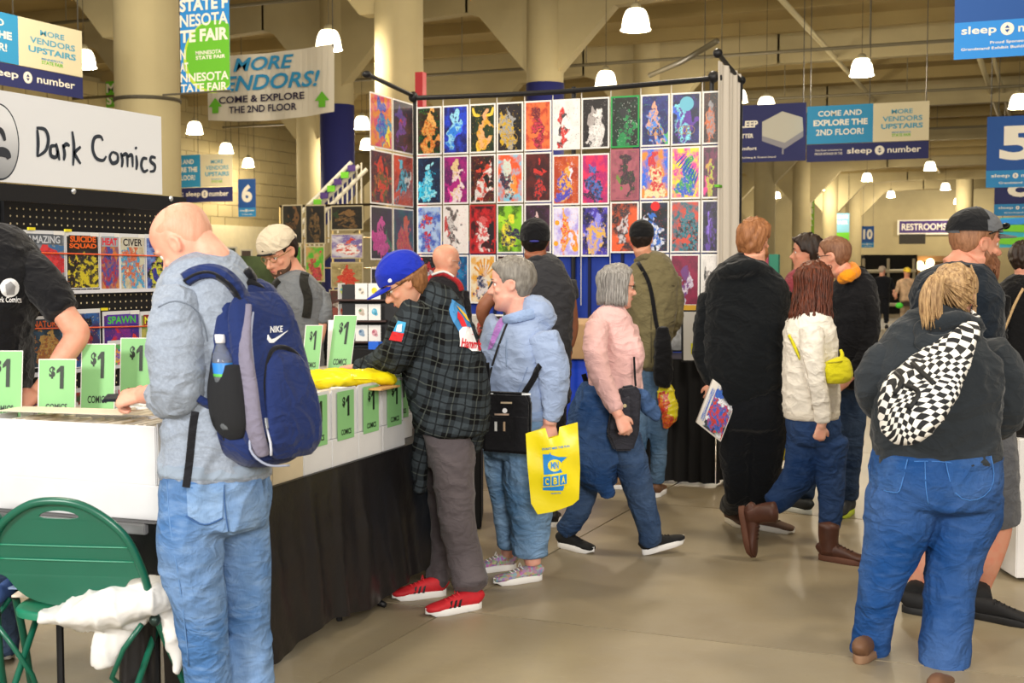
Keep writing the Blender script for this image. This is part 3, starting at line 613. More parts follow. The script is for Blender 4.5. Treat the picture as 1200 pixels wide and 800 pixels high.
for r, row in enumerate(wing):
    for c, a in enumerate(row):
        seed += 1; tl = .05 if r == 3 else 0
        print_sheet(PS, c * .46 + .01, 3.1 - (r + 1) * .475 - tl, .44, .46, a, seed, a[5] + ', %s row of the side wing, %s' % (rowname[r], 'near column' if c == 0 else 'far column'), 'prints on the side wing', sx=2)
# white drape return
t = thing('white_drape', 'tall narrow white fabric drape at the right end of the art wall', 'drape', (xr, YW, 0))
def drape(o, e, L_, z0, z1, m, t, amp=.02, waves_=6, name='fabric', K=48):
    g = Geo(); e = Vector(e).normalized(); n = e.cross(Z); V = []
    for i in range(K + 1):
        s = i / K; off = amp * math.sin(s * waves_ * 6.283) + amp * .4 * math.sin(s * waves_ * 2.7 * 6.283 + 1)
        for zz, k in ((z0, 1.3), ((z0 + z1) / 2, 1.0), (z1, .5)): V.append(Vector(o) + e * (s * L_) + n * off * k + Z * zz)
    g.add(V, [(3 * i + j, 3 * i + 3 + j, 3 * i + 4 + j, 3 * i + 1 + j) for i in range(K) for j in (0, 1)]); return g.build(name, m, t, True)
dm = NT('drape_white'); dm.bump(dm.noise(30, 3).outputs[0], .2, .01); drm = dm.fin(lin('e4dcd0'), .9)
a = OX(836, 97, xr); b = OX(863, 105, xr)
drape((xr, YW - .06, 0), (0, 1, 0), .8, .9, 3.3, drm, t, .03, 3)
Geo().box((xr + .01, YW - .04, 2.28), (.02, .05, .01)).build('green_tape', GRN, t)
# blue drape panels and skirt behind shoppers
bm_ = mat('1c3a9a', .75, var=.12, vs=3)
t = thing('blue_drape', 'royal blue drape with dark seams below the middle of the art wall', 'drape', (-4.3, YW, 0))
drape((-5.45, YW + .06, 0), (1, 0, 0), 2.8, .45, 1.85, bm_, t, .018, 9, K=90)
for k in range(9): Geo().box((-5.3 + k * .3, YW + .03, 1.15), (.012, .008, .68)).build('seam', mat('0f1638', .8), t)
t = thing('blue_table', 'low table under a bright blue cloth between the two women', 'table', (-3.6, 9.5, 0))
drape((-4.1, 9.2, 0), (1, 0, 0), .82, .02, .93, mat('1540c0', .6, var=.08), t, .012, 5, 'tablecloth'); Geo().box((-3.69, 9.6, .93), (.41, .4, .012)).build('tabletop', mat('1540c0', .6), t)
g = Geo().box(D(676, 399, 9.85) , (.22, .15, .13)); tag(g.build('carton', mat('a5845e', .8, var=.1), bevel=.004), 'brown cardboard carton on the blue table, behind the grey haired woman', 'carton')
g = Geo().box(D(680, 378, 9.9), (.18, .13, .03)); tag(g.build('carton_tray', mat('b99a74', .8, var=.1), bevel=.004), 'shallow cardboard tray on top of the brown carton', 'carton')
# seller's table with black cloth right of it
t = thing('black_table', 'long table with a black floor length cloth in front of the art wall', 'table', (-3.1, 9.3, 0))
Geo().box((-2.8, 9.55, .92), (.45, .36, .012)).build('tabletop', BLK, t)
drape((-3.26, 9.18, 0), (1, 0, 0), .92, .02, .92, mat('141416', .75), t, .018, 9, 'tablecloth'); drape((-2.34, 9.18, 0), (0, 1, 0), .74, .02, .92, mat('141416', .75), t, .015, 4, 'tablecloth')
Geo().box((-2.9, 9.14, .50), (.25, .03, .02)).build('rail', mat('6a5a48', .4, .6), t)
def board(px0, py0, px1, py1, d, m_, label, lean=.08, extra=None):
    a = D(px0, py1, d); b = D(px1, py1, d); h = (py1 - py0) * d / FPX; ex = (b - a); ex.z = 0
    P = Pl(a, ex, Z * 1 + F0 * lean); t = thing('display_board', label, 'board', a)
    P.rect(Geo(), 0, 0, ex.length, h, -.012, .012).build('frame', BLK, t); P.rect(Geo(), .012, .012, ex.length - .012, h - .012, .001, .002).build('sheet', m_, t)
    if extra: P.rect(Geo(), *[q * s_ for q, s_ in zip(extra, (ex.length, h, ex.length, h))], .004, .002).build('yellow_note', mat('e0e02a', .6), t)
    return t
board(799, 363, 842, 424, 9.3, mat('dcdad6', .6), 'white leaning sheet in a black frame with a yellow note, left of the black hoodie', .1, (.25, .15, .6, .36))
board(783, 355, 800, 412, 9.6, mat('b8bcc4', .6, var=.25, vs=20), 'grey and white sketch sheet with a yellow note beside the olive jacket', .05, (.55, .68, .98, .98))
tag(Geo().box(D(814, 362, 9.9), (.1, .04, .03)).build('gold_box', mat('d8a83a', .5)), 'small golden box lying behind the framed white sheet', 'box')
# dark prints seen low behind the woman in the blue hoodie
P = Pl(OY(548, 415, 10.3), (1, 0, 0)); t = print_sheet(P, 0, 0, .28, .36, ('e0dcd4', 'c8c4bc', '3a3028', 'c83a2a', '8a7a6a'), 301, 'white leaning print low down between the plaid shirt and the blue hoodie', 'prints leaning low')
P = Pl(OY(566, 380, 10.2), (1, 0, 0)); print_sheet(P, 0, -.25, .2, .34, ('3a2620', '1a1412', 'c83a2a', 'e0dcd4', '8a5a3a'), 302, 'small dark red print low down in front of the blue hoodie', 'prints leaning low')

# ================================================================ METAL RACK BOOTH behind
YB = 12.9
t = thing('print_rack', 'gold toned metal grid rack of dark prints behind the tan cap', 'rack', OY(330, 400, YB))
MET = mat('b59a5e', .35, .7)
P = Pl((OY(328, 400, YB).x, YB + .03, 0), (1, 0, 0)); Wr = OY(486, 400, YB).x - P.o.x
g = Geo(); g.tube([P.p(0, 2.33), P.p(Wr, 2.33)], .016, 6, 1); g.build('top_rail', mat('3a3022', .4, .6), t)
for k in range(6): Geo().tube([P.p(Wr * k / 5, 0), P.p(Wr * k / 5, 2.33)], .014, 6, 1).build('post', MET, t)
for zz in (.9, 1.25, 1.6, 1.95): Geo().tube([P.p(0, zz), P.p(Wr, zz)], .008, 5, 1).build('wire', MET, t)
rackp = [(331, 240, 355, 286, ('1c1a14', '2a2418', '3a2c1c', '6a4a2a', '2a2a1c'), 'dark brown portrait print with a soft glow, first on the metal rack'), (358, 240, 382, 286, ('1a1812', '24201a', '3a301c', '6a5030', '2a301c'), 'dark olive portrait print, second on the metal rack'), (388, 241, 426, 270, ('1c1812', '28221a', '4a3a24', '7a5a34', '2a3a20'), 'dark wide print at the top of the metal rack'), (388, 274, 426, 303, ('c8c4cc', '6a5a9a', 'e8e4e0', 'c83a2a', 'f0b83a'), 'bright wide print with red and yellow splashes on the metal rack'),
         (330, 288, 354, 330, ('4a8a2a', '3a6a24', '6aa83a', '2a4a1c', '8ac84a'), 'green print half hidden by the tan cap'), (358, 288, 381, 330, ('4aa02c', 'b88a5a', '8a2a34', 'b83a44', '6ac03a'), 'tan print with a green arch on the metal rack'), (388, 307, 426, 337, ('a89868', '8a7a50', 'c83a2a', 'b83024', 'd8c88a'), 'khaki wide print with red marks on the metal rack'), (386, 339, 420, 368, ('4a3430', '5a2a2a', '8a8078', 'c8bcb0', '3a8a3a'), 'brown wide print lowest on the metal rack'),
         (473, 240, 486, 286, ('2a2014', '3a2a1a', '5a4024', '7a5a34', '1a1410'), 'sliver of dark print left of the sky blue art print'), (473, 288, 486, 306, ('c89a5a', 'b88a4a', 'd8aa6a', '8a5a2a', 'e0b87a'), 'sliver of tan print between the wing and the art wall')]
for (x0, y0, x1, y1, a, lab) in rackp:
    seed += 1; A = OY(x0, y0, YB); B = OY(x1, y1, YB); P = Pl((A.x, YB, OY(x0, y1, YB).z), (1, 0, 0))
    print_sheet(P, 0, 0, B.x - A.x, A.z - OY(x0, y1, YB).z, a, seed, lab, 'prints on the metal rack', frame=mat('b5a888', .5))
# staircase rail behind it
t = thing('stair_railing', 'white slatted stair railing rising to the right in front of the blue column', 'railing', D(345, 320, 21))
WR = mat('cfcabb', .5)
for k in range(3): Geo().tube([D(330 + k * 9, 272 + k * 4, 21), D(412 + k * 9, 190 + k * 4, 21)], .035, 8, 1).build('handrail', WR, t)
for k in range(14): x = 352 + k * 5.5; yy = 262 - (x - 352) * 1.0; Geo().tube([D(x, yy, 21), D(x, yy + 55, 21)], .014, 5, 1).build('baluster', WR, t)
for k in range(6): x = 372 + k * 8; yy = 243 - (x - 366) * 1.0; Geo().box(D(x, yy, 20.9), (.07, .01, .05)).build('decoration', [GRN, PURP][k % 2], t)
# stair underside slab
tag(Geo().prism([(0, 0), (2.6, 2.6), (2.6, 1.9), (.5, 0)], D(330, 320, 21.4), R0, Z, .3).build('stair_slab', mat('8c8060', .8)), 'sloping stair slab behind the white slatted railing', 'stairs')

# greeting card rack
RX = D(405, 405, 9.2)
t = thing('card_rack', 'black wire rack of small white cards behind the plaid sleeve', 'rack', (RX.x, RX.y, RX.z))
ex = R0; Pc = Pl(RX, R0)
Geo().box(Pc.p(.17, .2, -.06), (.22, .04, .24), (R0, F0, Z)).build('back', BLK, t)
cards = [('cfe07a', '6ab8d8', 'yellow and blue'), ('e0d8c8', '8a8a8a', 'grey'), ('f0d83a', 'e8c82a', 'yellow'), ('e08a6a', 'c84a3a', 'red'), ('c8b8a8', '6a8a6a', 'green and grey'), ('5ab0d0', '8ac8e0', 'pale blue'), ('d0b070', 'a08050', 'tan'), ('90a8c0', '507090', 'slate'), ('d8a0a8', 'b06070', 'pink')]
k = 0
for r in range(3):
    for c in range(3):
        u0 = -.02 + c * .095 if c else -.07; v0 = .335 - r * .15; P = Pl(Pc.p(u0 if c else -.05, v0, .02 + .01 * c), R0 if c else (R0 * .45 + F0 * .9))
        cc = thing('greeting_card', 'small white card, %s motif, %s shelf of the rack, %s' % (cards[k][2], ['top', 'middle', 'bottom'][r], ['left side', 'middle', 'right column'][c]), 'card', P.o, 'cards on the card rack')
        P.rect(Geo(), 0, 0, .088, .115, 0, .003).build('paper', PAPER, cc); g = Geo(); P.disc(g, .044, .062, .02, .004, .001, 14, .024); P.disc(g, .056, .045, .012, .004, .001, 12); g.build('motif', mat(cards[k][0], .6), cc); P.disc(Geo(), .036, .07, .01, .0055, .001, 10).build('motif_spot', mat(cards[k][1], .6), cc); k += 1
    Geo().box(Pc.p(.12, .33 - r * .15, .03), (.18, .05, .006), (R0, F0, Z)).build('shelf', mat('3a2420', .6), t)
tag(Geo().box(D(440, 405, 9.0), (.04, .03, .03)).build('blue_box', mat('2a6ae0', .5)), 'tiny blue box at the foot of the card rack', 'box')
# black clothed table under the card rack
t = thing('back_table', 'black clothed table carrying the card rack', 'table', (RX.x, RX.y, 0))
g = Geo().box((RX.x + .05, RX.y + .15, RX.z / 2 - .006), (.5, .3, RX.z / 2 - .006)); g.build('tablecloth', mat('0f0f11', .8), t)
# warm coloured standing parcels next to the card rack
for k, (x, y, c, l) in enumerate(((388, 398, '8a4a34', 'brick brown'), (374, 402, '6a4a6a', 'dull purple'), (397, 372, '7a3a30', 'dark red'))):
    tag(Geo().box(D(x, y, 9.3), (.05, .04, .07)).build('small_box', mat(c, .6), bevel=.004), l + ' little box between the tan cap man and the card rack', 'box')

# ================================================================ COMIC BOOTH
# white booth sign on black rail
XS = -3.98
P, W_, H = rectX(-60, 98, 188, 212, XS)
zt = OX(188, 137, XS).z; zb = OX(0, 213, XS).z; zb2 = OX(192, 228, XS).z; ztl = OX(0, 103, XS).z
P = Pl((XS, P.o.y, zb), (0, 1, 0)); H = zt - zb
t = thing('booth_sign', 'white hand lettered Dark Comics sign above the pegboard', 'sign', P.o)
P.rect(Geo(), 0, 0, W_, H, 0, .01).build('panel', mat('e4e6ea', .35), t)
def uv(px, py): q = OX(px, py, XS); return (q.y - P.o.y, q.z - P.o.z)
INK = mat('2c3440', .5)
strokes = [[(41, 152), (42, 168), (41, 184)], [(40, 150), (50, 152), (54, 163), (51, 176), (42, 183)],
 [(63, 171), (57, 172), (57, 182), (63, 184), (65, 176)], [(63, 168), (65, 178), (67, 188)],
 [(71, 169), (73, 180), (72, 188)], [(71, 173), (75, 169), (79, 171)],
 [(82, 154), (84, 172), (83, 194)], [(92, 172), (85, 179), (88, 186), (92, 192)],
 [(118, 165), (115, 160), (108, 162), (106, 174), (110, 185), (118, 188), (122, 183)],
 [(129, 178), (126, 184), (129, 191), (135, 189), (135, 181), (129, 178)],
 [(139, 179), (141, 188), (140, 196)], [(140, 183), (146, 181), (147, 196)], [(147, 184), (152, 182), (153, 196)],
 [(157, 182), (158, 192), (157, 199)], [(156.4, 172), (157.2, 175)],
 [(170, 186), (165, 186), (163, 194), (166, 201), (171, 199)], [(180, 185), (175, 184), (174, 189), (179, 194), (178, 200), (173, 201)]]
g = Geo()
for s_ in strokes: P.stroke(g, [uv(x, y) for x, y in s_], .0092, .011)
g.build('lettering', INK, t)
mm = NT('emblem'); sp = mm.a('ShaderNodeSeparateXYZ'); mm.s(sp.inputs[0], mm.co('Generated')); em = mm.fin(mm.mix(mm.ramp(sp.outputs[2], [(0, (0, 0, 0, 1)), (.8, (1, 1, 1, 1))]), lin('8a8d92'), lin('e6e8ec')), .4)
c_ = uv(-4, 166); rr = uv(18, 166)[0] - c_[0]
P.disc(Geo(), c_[0], c_[1], rr + .008, .012, .001, 40, .155).build('emblem_ring', INK, t); P.disc(Geo(), c_[0], c_[1], rr, .014, .001, 40, .148).build('emblem', em, t)
g = Geo(); P.stroke(g, [uv(-14, 182), uv(-4, 178), uv(4, 180), uv(7, 186)], .02, .016); P.stroke(g, [uv(-10, 150), uv(-2, 154), uv(2, 165)], .012, .016); g.build('emblem_mark', mat('30343c', .5), t)
zr = OX(100, 222, XS).z
Pb = Pl((XS - .012, P.o.y, zb - .075), (0, 1, 0)); W2 = OX(217, 230, XS).y - P.o.y
Pb.rect(Geo(), 0, 0, W2, .07, 0, .02).build('rail', BLKM, t)
for px in (88, 202): q = OX(px, 224 + (px - 88) * .075, XS + .02); Geo().ball((XS + .012, q.y, q.z), (.008, .014, .014), nu=10, nv=6).build('screw', mat('d8dce0', .3, .8), t, True)
# pegboard
XP = -4.15
yl = OX(5, 300, XP).y; yr = OX(212, 300, XP).y
t = thing('pegboard', 'black perforated display board hung with rows of comics', 'pegboard', (XP, yl, 0))
Pp = Pl((XP, yl - .6, .5), (0, 1, 0)); Wp = yr - yl + .6; ztop = OX(100, 236, XP).z
Pp.rect(Geo(), 0, 0, Wp, ztop - .5, -.012, .012).build('board', mat('141416', .5), t)
Geo().box((XP, yl, (ztop + .5) / 2), (.02, .015, (ztop - .5) / 2)).build('frame_edge', BLKM, t)
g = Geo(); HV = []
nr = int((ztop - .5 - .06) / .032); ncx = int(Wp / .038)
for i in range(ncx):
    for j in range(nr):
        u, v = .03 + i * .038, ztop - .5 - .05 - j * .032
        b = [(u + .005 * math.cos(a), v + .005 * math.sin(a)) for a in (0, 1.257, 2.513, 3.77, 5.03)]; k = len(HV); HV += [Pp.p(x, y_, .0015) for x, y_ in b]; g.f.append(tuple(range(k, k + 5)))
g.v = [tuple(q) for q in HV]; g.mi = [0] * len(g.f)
h = g.build('hole_light_spots', mat('d8c8a0', .8), t); h['kind'] = 'stuff'  # pale discs painted for the light showing through the peg perforations
for k in range(3): Geo().tube([(XP + .012, yl + .01, OX(10, 262 + k * 8, XP).z), (XP + .03, yl + .03, OX(10, 266 + k * 8, XP).z)], .004, 5, 1).build('hook', mat('c8a878', .3, .8), t)
def comic(px0, px1, py0, py1, cols, title, tcol, label, two=None, sd=0, off=.03, tag_=True):
    a = OX(px0, (py0 + py1) / 2, XP); b = OX(px1, (py0 + py1) / 2, XP); z1 = OX((px0 + px1) / 2, py0, XP).z; z0 = OX((px0 + px1) / 2, py1, XP).z
    P = Pl((XP, a.y, z0), (0, 1, 0)); w_, h_ = b.y - a.y, z1 - z0
    t = thing('comic_book', label, 'comic', P.p(0, 0, off), 'bagged comics on the pegboard')
    P.rect(Geo(), 0, 0, w_, h_, off - .004, .004).build('board', mat('dfe0e4', .25, spec=.7), t); P.rect(Geo(), .008, .004, w_ - .006, h_ - .02, off + .0005, .001).build('cover', art(sd, *cols, body=.3, sx=2), t)
    if title:
        ws = [(title, .12 * w_, h_ * .78, .88 * w_, h_ * .91, .05)] if not two else [(title, .12 * w_, h_ * .82, .9 * w_, h_ * .93, .05), (two, .1 * w_, h_ * .70, .92 * w_, h_ * .80, .05)]
        P.rect(Geo(), .09 * w_, h_ * (.68 if two else .76), .93 * w_, h_ * .94, off + .0018, .0006).build('title_band', mat(tcol[1], .5), t)
        words(P, t, mat(tcol[0], .5), ws, off + .003)
    if tag_: P.rect(Geo(), w_ * .72, h_ * .93, w_ * .98, h_ * .998, off + .0045, .001).build('price_tag', PAPER, t)
    return t
cr = [(19, 70, 270, 338, ('6a7078', '8a9098', 'b8262c', 'd8383a', '3a6a9a'), 'AMAZING', ('c8ccd4', '5a6068'), 'grey comic with a red figure blot, first on the upper shelf', None),
      (71, 110, 272, 338, ('141416', '201c14', 'c8b82a', '2a2a2a', 'd8783a'), 'SUICIDE', ('e8641f', '2a2014'), 'black comic with an orange two line title, second on the upper shelf', 'SQUAD'),
      (111, 134, 273, 339, ('8a5a6a', 'c8803a', 'a8303a', '3a4a9a', '2a2a40'), 'HEAT', ('d8283a', '9aa8b0'), 'narrow red and blue comic, third on the upper shelf', None),
      (134.5, 164, 274, 339, ('c8c8b0', 'b8a888', '3a9ac8', 'c8643a', '6a3a2a'), 'CIVER', ('20181a', 'c8c4b4'), 'pale comic with a cyan blot and black title, fourth on the upper shelf', None),
      (165, 208, 275, 339, ('2a3a8a', '7a9ad8', '141a24', 'c8c83a', 'c83aa8'), 'VORTEX', ('e06a3a', '3a3a8a'), 'blue and violet comic behind the bald man, last on the upper shelf', None),
      (27, 68, 370, 430, ('3a5a7a', '2a3a4a', 'a8683a', 'c8a05a', '1a1a24'), 'NATURE', ('e0642a', '2a3a4a'), 'blue and brown comic beside the bare arm, lower shelf', None),
      (70, 112, 362, 430, ('3a2a5a', '2a5a9a', 'a8283a', '1a1a2a', 'd8d03a'), None, None, 'red and blue comic behind the bare forearm, lower shelf', None),
      (115, 158, 364, 430, ('5a2a7a', '3a2a8a', 'c8283a', '7a2a8a', 'e0482a'), 'SPAWN', ('4ac83a', '5a3aa0'), 'purple and red comic with a green SPAWN title, lower shelf', None),
      (159, 196, 364, 430, ('b8b05a', '5a8a5a', '8ac85a', 'c8543a', '2a6a4a'), 'MARVEL', ('e8e83a', '8a2a2a'), 'green comic with a yellow title on a red band, lower shelf', None),
      (118, 146, 398, 429, ('c83a8a', '3ab85a', 'e8b02a', '3a5ac8', 'e04a2a'), None, None, 'rainbow coloured small comic low behind the price cards', None),
      (20, 60, 452, 500, ('6a2a6a', '4a2a2a', 'e8b82a', '8a3a8a', '2a2a2a'), 'GO', ('e8c02a', '6a2a7a'), 'purple and yellow comic on the lowest shelf near the vendor hand', None),
      (82, 128, 452, 500, ('a8302a', '3a5a3a', 'e0c03a', '2a2a3a', 'e04a3a'), None, None, 'red and green comic on the lowest shelf between two price cards', None),
      (128, 165, 450, 500, ('c8ccd0', 'a83a4a', 'd8283a', '2a4a8a', 'e8e8e8'), 'HIT', ('e0283a', 'c8ccd4'), 'white comic with red lettering on the lowest shelf', None)]
for k, a in enumerate(cr): comic(a[0], a[1], a[2], a[3], a[4], a[5], a[6], a[7], a[8], 400 + k, .03 if k != 9 else .045, k not in (6, 9, 10, 11, 12))
for k, (pz, px0) in enumerate(((339.5, 22), (431, 22), (500, 22))):
    z0 = OX(90, pz, XP).z; Geo().box((XP + .025, (OX(px0, 340, XP).y + yr) / 2, z0 - .008), (.025, (yr - OX(px0, 340, XP).y) / 2, .008)).build('shelf', mat('dcdce4', .4), t)
    if k < 2: Geo().tube([(XP + .042, OX(30, 297, XP).y, OX(30, 296 + k * 89, XP).z), (XP + .042, yr, OX(150, 300 + k * 85, XP).z)], .0035, 5, 1).build('elastic_cord', mat('e0541f', .5), t)
for (px, py) in ((29, 268), (72, 270), (115, 362)): q = OX(px, py, XP); Geo().box((XP + .037, q.y, q.z), (.004, .02, .006)).build('yellow_tab', mat('e8d82a', .5), t)

# box row frame: s along the row (away), w to the left
BO = Vector((-2.835, 3.50, 0)); RA = math.radians(3.3); BE = Vector((-math.sin(RA), math.cos(RA), 0)); BW = Vector((-math.cos(RA), -math.sin(RA), 0))
def RB(s, w, z): return BO + BE * s + BW * w + Z * z
TH = .75; BH = .335
wb = mat('d6d6d7', .55, var=.03, vs=8, bump=.05, bs=30); bb = mat('cdbfa2', .7, var=.06); mpaper = mat('e2d9c6', .7)
comm = NT('comic_edges'); wv = comm.a('ShaderNodeTexNoise', None, Scale=120, Detail=2); mp = comm.a('ShaderNodeMapping'); comm.s(mp.inputs[0], comm.co()); mp.inputs['Scale'].default_value = (1, .05, .05); comm.s(wv.inputs['Vector'], mp.outputs[0])
edge_m = comm.fin(comm.ramp(wv, [(.3, lin('cbb89a')), (.5, lin('e9e2d2')), (.6, lin('dcd6cc')), (.75, lin('b7a482'))]), .6)
def comic_box(s, wdt, label, low, card=True, w0=0, ln=.72, hgt=BH, tray_h=.12, rz=0, dz=0):
    t = thing('comic_box', label, 'box', RB(s, w0, TH + dz), 'long comic boxes along the table')
    ax = (BW, BE, Z)
    def bx(u0, u1, s0, s1, z0, z1, name, m_, bv=.003): Geo().box(RB(s + (s0 + s1) / 2, w0 + (u0 + u1) / 2, TH + dz + (z0 + z1) / 2), ((u1 - u0) / 2, (s1 - s0) / 2, (z1 - z0) / 2), ax).build(name, m_, t, bevel=bv)
    bx(-.006, ln + .006, 0, wdt, 0, tray_h, 'tray', low)
    bx(0, .006, .006, wdt - .006, tray_h, hgt, 'front_panel', wb); bx(ln - .006, ln, .006, wdt - .006, tray_h, hgt, 'back_panel', wb)
    bx(.006, ln - .006, .004, .012, tray_h, hgt - .01, 'side_panel', wb); bx(.006, ln - .006, wdt - .012, wdt - .004, tray_h, hgt - .01, 'side_panel', wb)
    g = Geo(); u = .02; r = random.Random(int(s * 100))
    while u < ln - .03:
        th_ = r.uniform(.004, .012); hh = hgt - .03 + r.uniform(-.012, .022)
        g.box(RB(s + wdt / 2, w0 + u + th_ / 2, TH + dz + hh / 2 + .03), (th_ / 2, wdt / 2 - .016 - r.uniform(0, .006), hh / 2 - .03), ax); u += th_ + r.uniform(.0, .003)
    c = g.build('bagged_comics', edge_m, t); c['kind'] = 'stuff'
    if card:
        Pc_ = Pl(RB(s + wdt * .5 - .078, w0, TH + dz + tray_h - .012), BE); Pc_.ex = BE; Pc_.n = Pc_.ex.cross(Z)
        price(Pc_, t, .156, .215, .007, part=True)
    return t
GC = mat('86be7e', .6, var=.03)
def price(P, par, w_, h_, off=0, part=False, tilt=0):
    c = P.rect(Geo(), 0, 0, w_, h_, off, .0015).build('price_card' if part else 'card', GC, par)
    g = Geo(); o2 = off + .003
    P.text(g, '$', w_ * .28, h_ * .66, w_ * .45, h_ * .88, o2, .04); P.poly(g, [(w_ * x, h_ * y) for x, y in ((.585, .48), (.69, .48), (.69, .89), (.6, .89), (.49, .81), (.49, .755), (.585, .79))], o2, .0008); P.text(g, 'COMICS', w_ * .2, h_ * .1, w_ * .8, h_ * .215, o2, .03)
    g.build('lettering', mat('1c2a1c', .5), c)
names = ['nearest the sweater man, bottom tray white', 'second, hidden behind the blue backpack', 'third, with a beige tray, half behind the backpack', 'fourth, with a tan tray under the edge of the backpack', 'fifth, first fully seen right of the backpack', 'sixth, below the yellow bag', 'seventh, third from the plaid shirt', 'eighth, next to the plaid shirt']
wds = .245
for k in range(8): comic_box(.0 + k * .25, wds, 'white long comic box, ' + names[k], bb if k in (2, 3) else wb)
comic_box(2.04, .26, 'white comic box set back at the far end of the table, beside the plaid sleeve', wb, True, .1)
comic_box(2.32, .26, 'white comic box at the far table corner, under the resting hand', wb, False, .22)
comic_box(2.0 + .04, .26, 'white comic box behind the row, left of the set back box', wb, False, .84, .5)
# standing price cards
def standing(px0, py0, px1, py1, d, label, tilt=0):
    a = D(px0, py1, d); b = D(px1, py1, d); w_ = (b - a).length; h_ = (py1 - py0) * d / FPX
    P = Pl(a, (b - a).normalized(), Z + F0 * .12 + (b - a).normalized() * tilt); t = thing('price_card', label, 'sign', a, 'green one dollar price cards'); price(P, t, w_, h_)
    P.rect(Geo(), -.004, -.02, w_ + .003, h_ + .003, -.003, .002).build('backing_board', PAPER, t); return t
standing(-19, 411, 24, 492, 4.72, 'green one dollar price card cut by the left edge')
standing(45, 421, 87, 487, 4.78, 'green one dollar price card in front of the vendor hand')
standing(95, 403, 133, 480, 4.9, 'green one dollar price card, third from the left edge')
standing(141, 396, 178, 470, 5.02, 'green one dollar price card beside the sweater sleeve')
standing(354, 381, 373, 436, 6.35, 'green one dollar price card right of the backpack top, half hidden', .08)
standing(384, 369, 410, 434, 6.45, 'green one dollar price card leaning right behind the yellow bag', .12)
tag(Geo().prism([(0, 0), (.1, 0), (.11, .24), (.01, .24)], D(383, 430, 6.5), R0, Z, .004).build('white_board', PAPER), 'white backing board behind the leaning price card', 'board')
# paper lying on the near boxes
g = Geo(); g.prism([(0, 0), (.5, .05), (.48, .2), (-.02, .15)], RB(.03, .7, TH + BH + .012), -BW, BE, .003)
tag(g.build('paper_sheet', mat('ddd0bb', .7)), 'beige paper sheet lying on the nearest comic boxes', 'paper')
# phone
ph = thing('smartphone', 'dark smartphone held above the boxes by the sweater man', 'phone', D(140, 467, 4.45))
ex_ = (R0 * .95 + F0 * .2).normalized(); ey_ = (F0 * .9 + Z * .25).normalized(); nn_ = ex_.cross(ey_)
Geo().box(D(138, 466, 4.45), (.045, .03, .004), (ex_, ey_, nn_)).build('body', mat('1c2430', .3), ph, bevel=.002); Geo().box(D(138, 466, 4.45) + nn_ * .005, (.041, .026, .0008), (ex_, ey_, nn_)).build('screen', mat('0c1018', .15), ph)

# the table itself and its black plastic cover
t = thing('folding_table', 'long folding table under the row of comic boxes', 'table', RB(0, 0, 0))
Geo().box(RB(1.3, .38, TH - .02), (.37, 1.36, .018), (BW, BE, Z)).build('tabletop', mat('8a8a8c', .5), t, bevel=.004)
for (s, w_) in ((.12, .52), (.12, .1), (1.5, .1), (1.5, .62), (2.5, .1), (2.5, .62), (.75, .1), (.75, .62)): Geo().tube([RB(s, w_, 0.0), RB(s, w_, TH - .03)], .014, 8, 1).build('leg', BLKM, t)
q = G(452, 712); Geo().tube([q + BW * .35 + Z * .03, q + BW * .1 + Z * .035, q + Z * .012], [.016, .018, .014], 8, 3).build('foot', BLKM, t, True)
t = thing('table_cover', 'black plastic table cover hanging to the floor below the comic boxes', 'tablecloth', RB(0, 0, 0))
pm = NT('black_plastic'); pm.bump(pm.noise(9, 4).outputs[0], .35, .02); plast = pm.fin(lin('1b191a'), .38, 0, .4)
g = Geo(); K = 200; Lc = 2.75; V = []; rows = 16
for i in range(K + 1):
    s = -.03 + Lc * i / K
    fold = .5 + .5 * math.sin(s * 21 + 1.5 * math.sin(s * 5)); fold = fold ** 3
    for j in range(rows + 1):
        v = j / rows; z = TH - .004 - v * (TH - .09 - .02 * math.sin(s * 7)); 
        off = .012 + v * .03 + fold * .024 * (v ** .6) + .006 * math.sin(s * 40 + z * 9) * v + (.006 if abs(z - .42) < .03 else 0)
        V.append(RB(s, -off, z))
n1 = rows + 1; g.add(V, [(i * n1 + j, i * n1 + j + 1, (i + 1) * n1 + j + 1, (i + 1) * n1 + j) for i in range(K) for j in range(rows)])
c = g.build('front_skirt', plast, t, True)
g = Geo(); V = []; K = 60
for i in range(K + 1):
    w_ = .75 * i / K; fold = (.5 + .5 * math.sin(w_ * 23)) ** 2
    for j in range(rows + 1):
        v = j / rows; V.append(RB(Lc - .03 + fold * .04 * v + .01, w_ - .03, TH - .004 - v * (TH - .06)))
g.add(V, [(i * n1 + j, i * n1 + j + 1, (i + 1) * n1 + j + 1, (i + 1) * n1 + j) for i in range(K) for j in range(rows)]); g.build('end_skirt', plast, t, True)
Geo().box(RB(1.33, .37, TH - .001), (.39, 1.38, .0012), (BW, BE, Z)).build('top_sheet', plast, t)
g = Geo(); V = []; K = 24    # narrow near end hanging strip and tucked flap
for i in range(K + 1):
    w_ = -.03 + .15 * i / K
    for j in range(rows + 1):
        v = j / rows; V.append(RB(-.04 + .02 * math.sin(w_ * 50) * v, w_ + .08 * v * v * .3, TH - .004 - v * (TH - .1)))
g.add(V, [(i * n1 + j, i * n1 + j + 1, (i + 1) * n1 + j + 1, (i + 1) * n1 + j) for i in range(K) for j in range(rows)]); g.build('near_strip', plast, t, True)
gp = mat('6e6760', .45, bump=.3, bs=14, bd=.02)
Geo().loft([RB(-.02, .04, TH - .04), RB(-.02, .45, TH - .035), RB(-.02, 1.2, TH - .04)], [.02, .032, .03], [.012, .015, .015], Z, 12, 6).build('gathered_edge', gp, t, True)
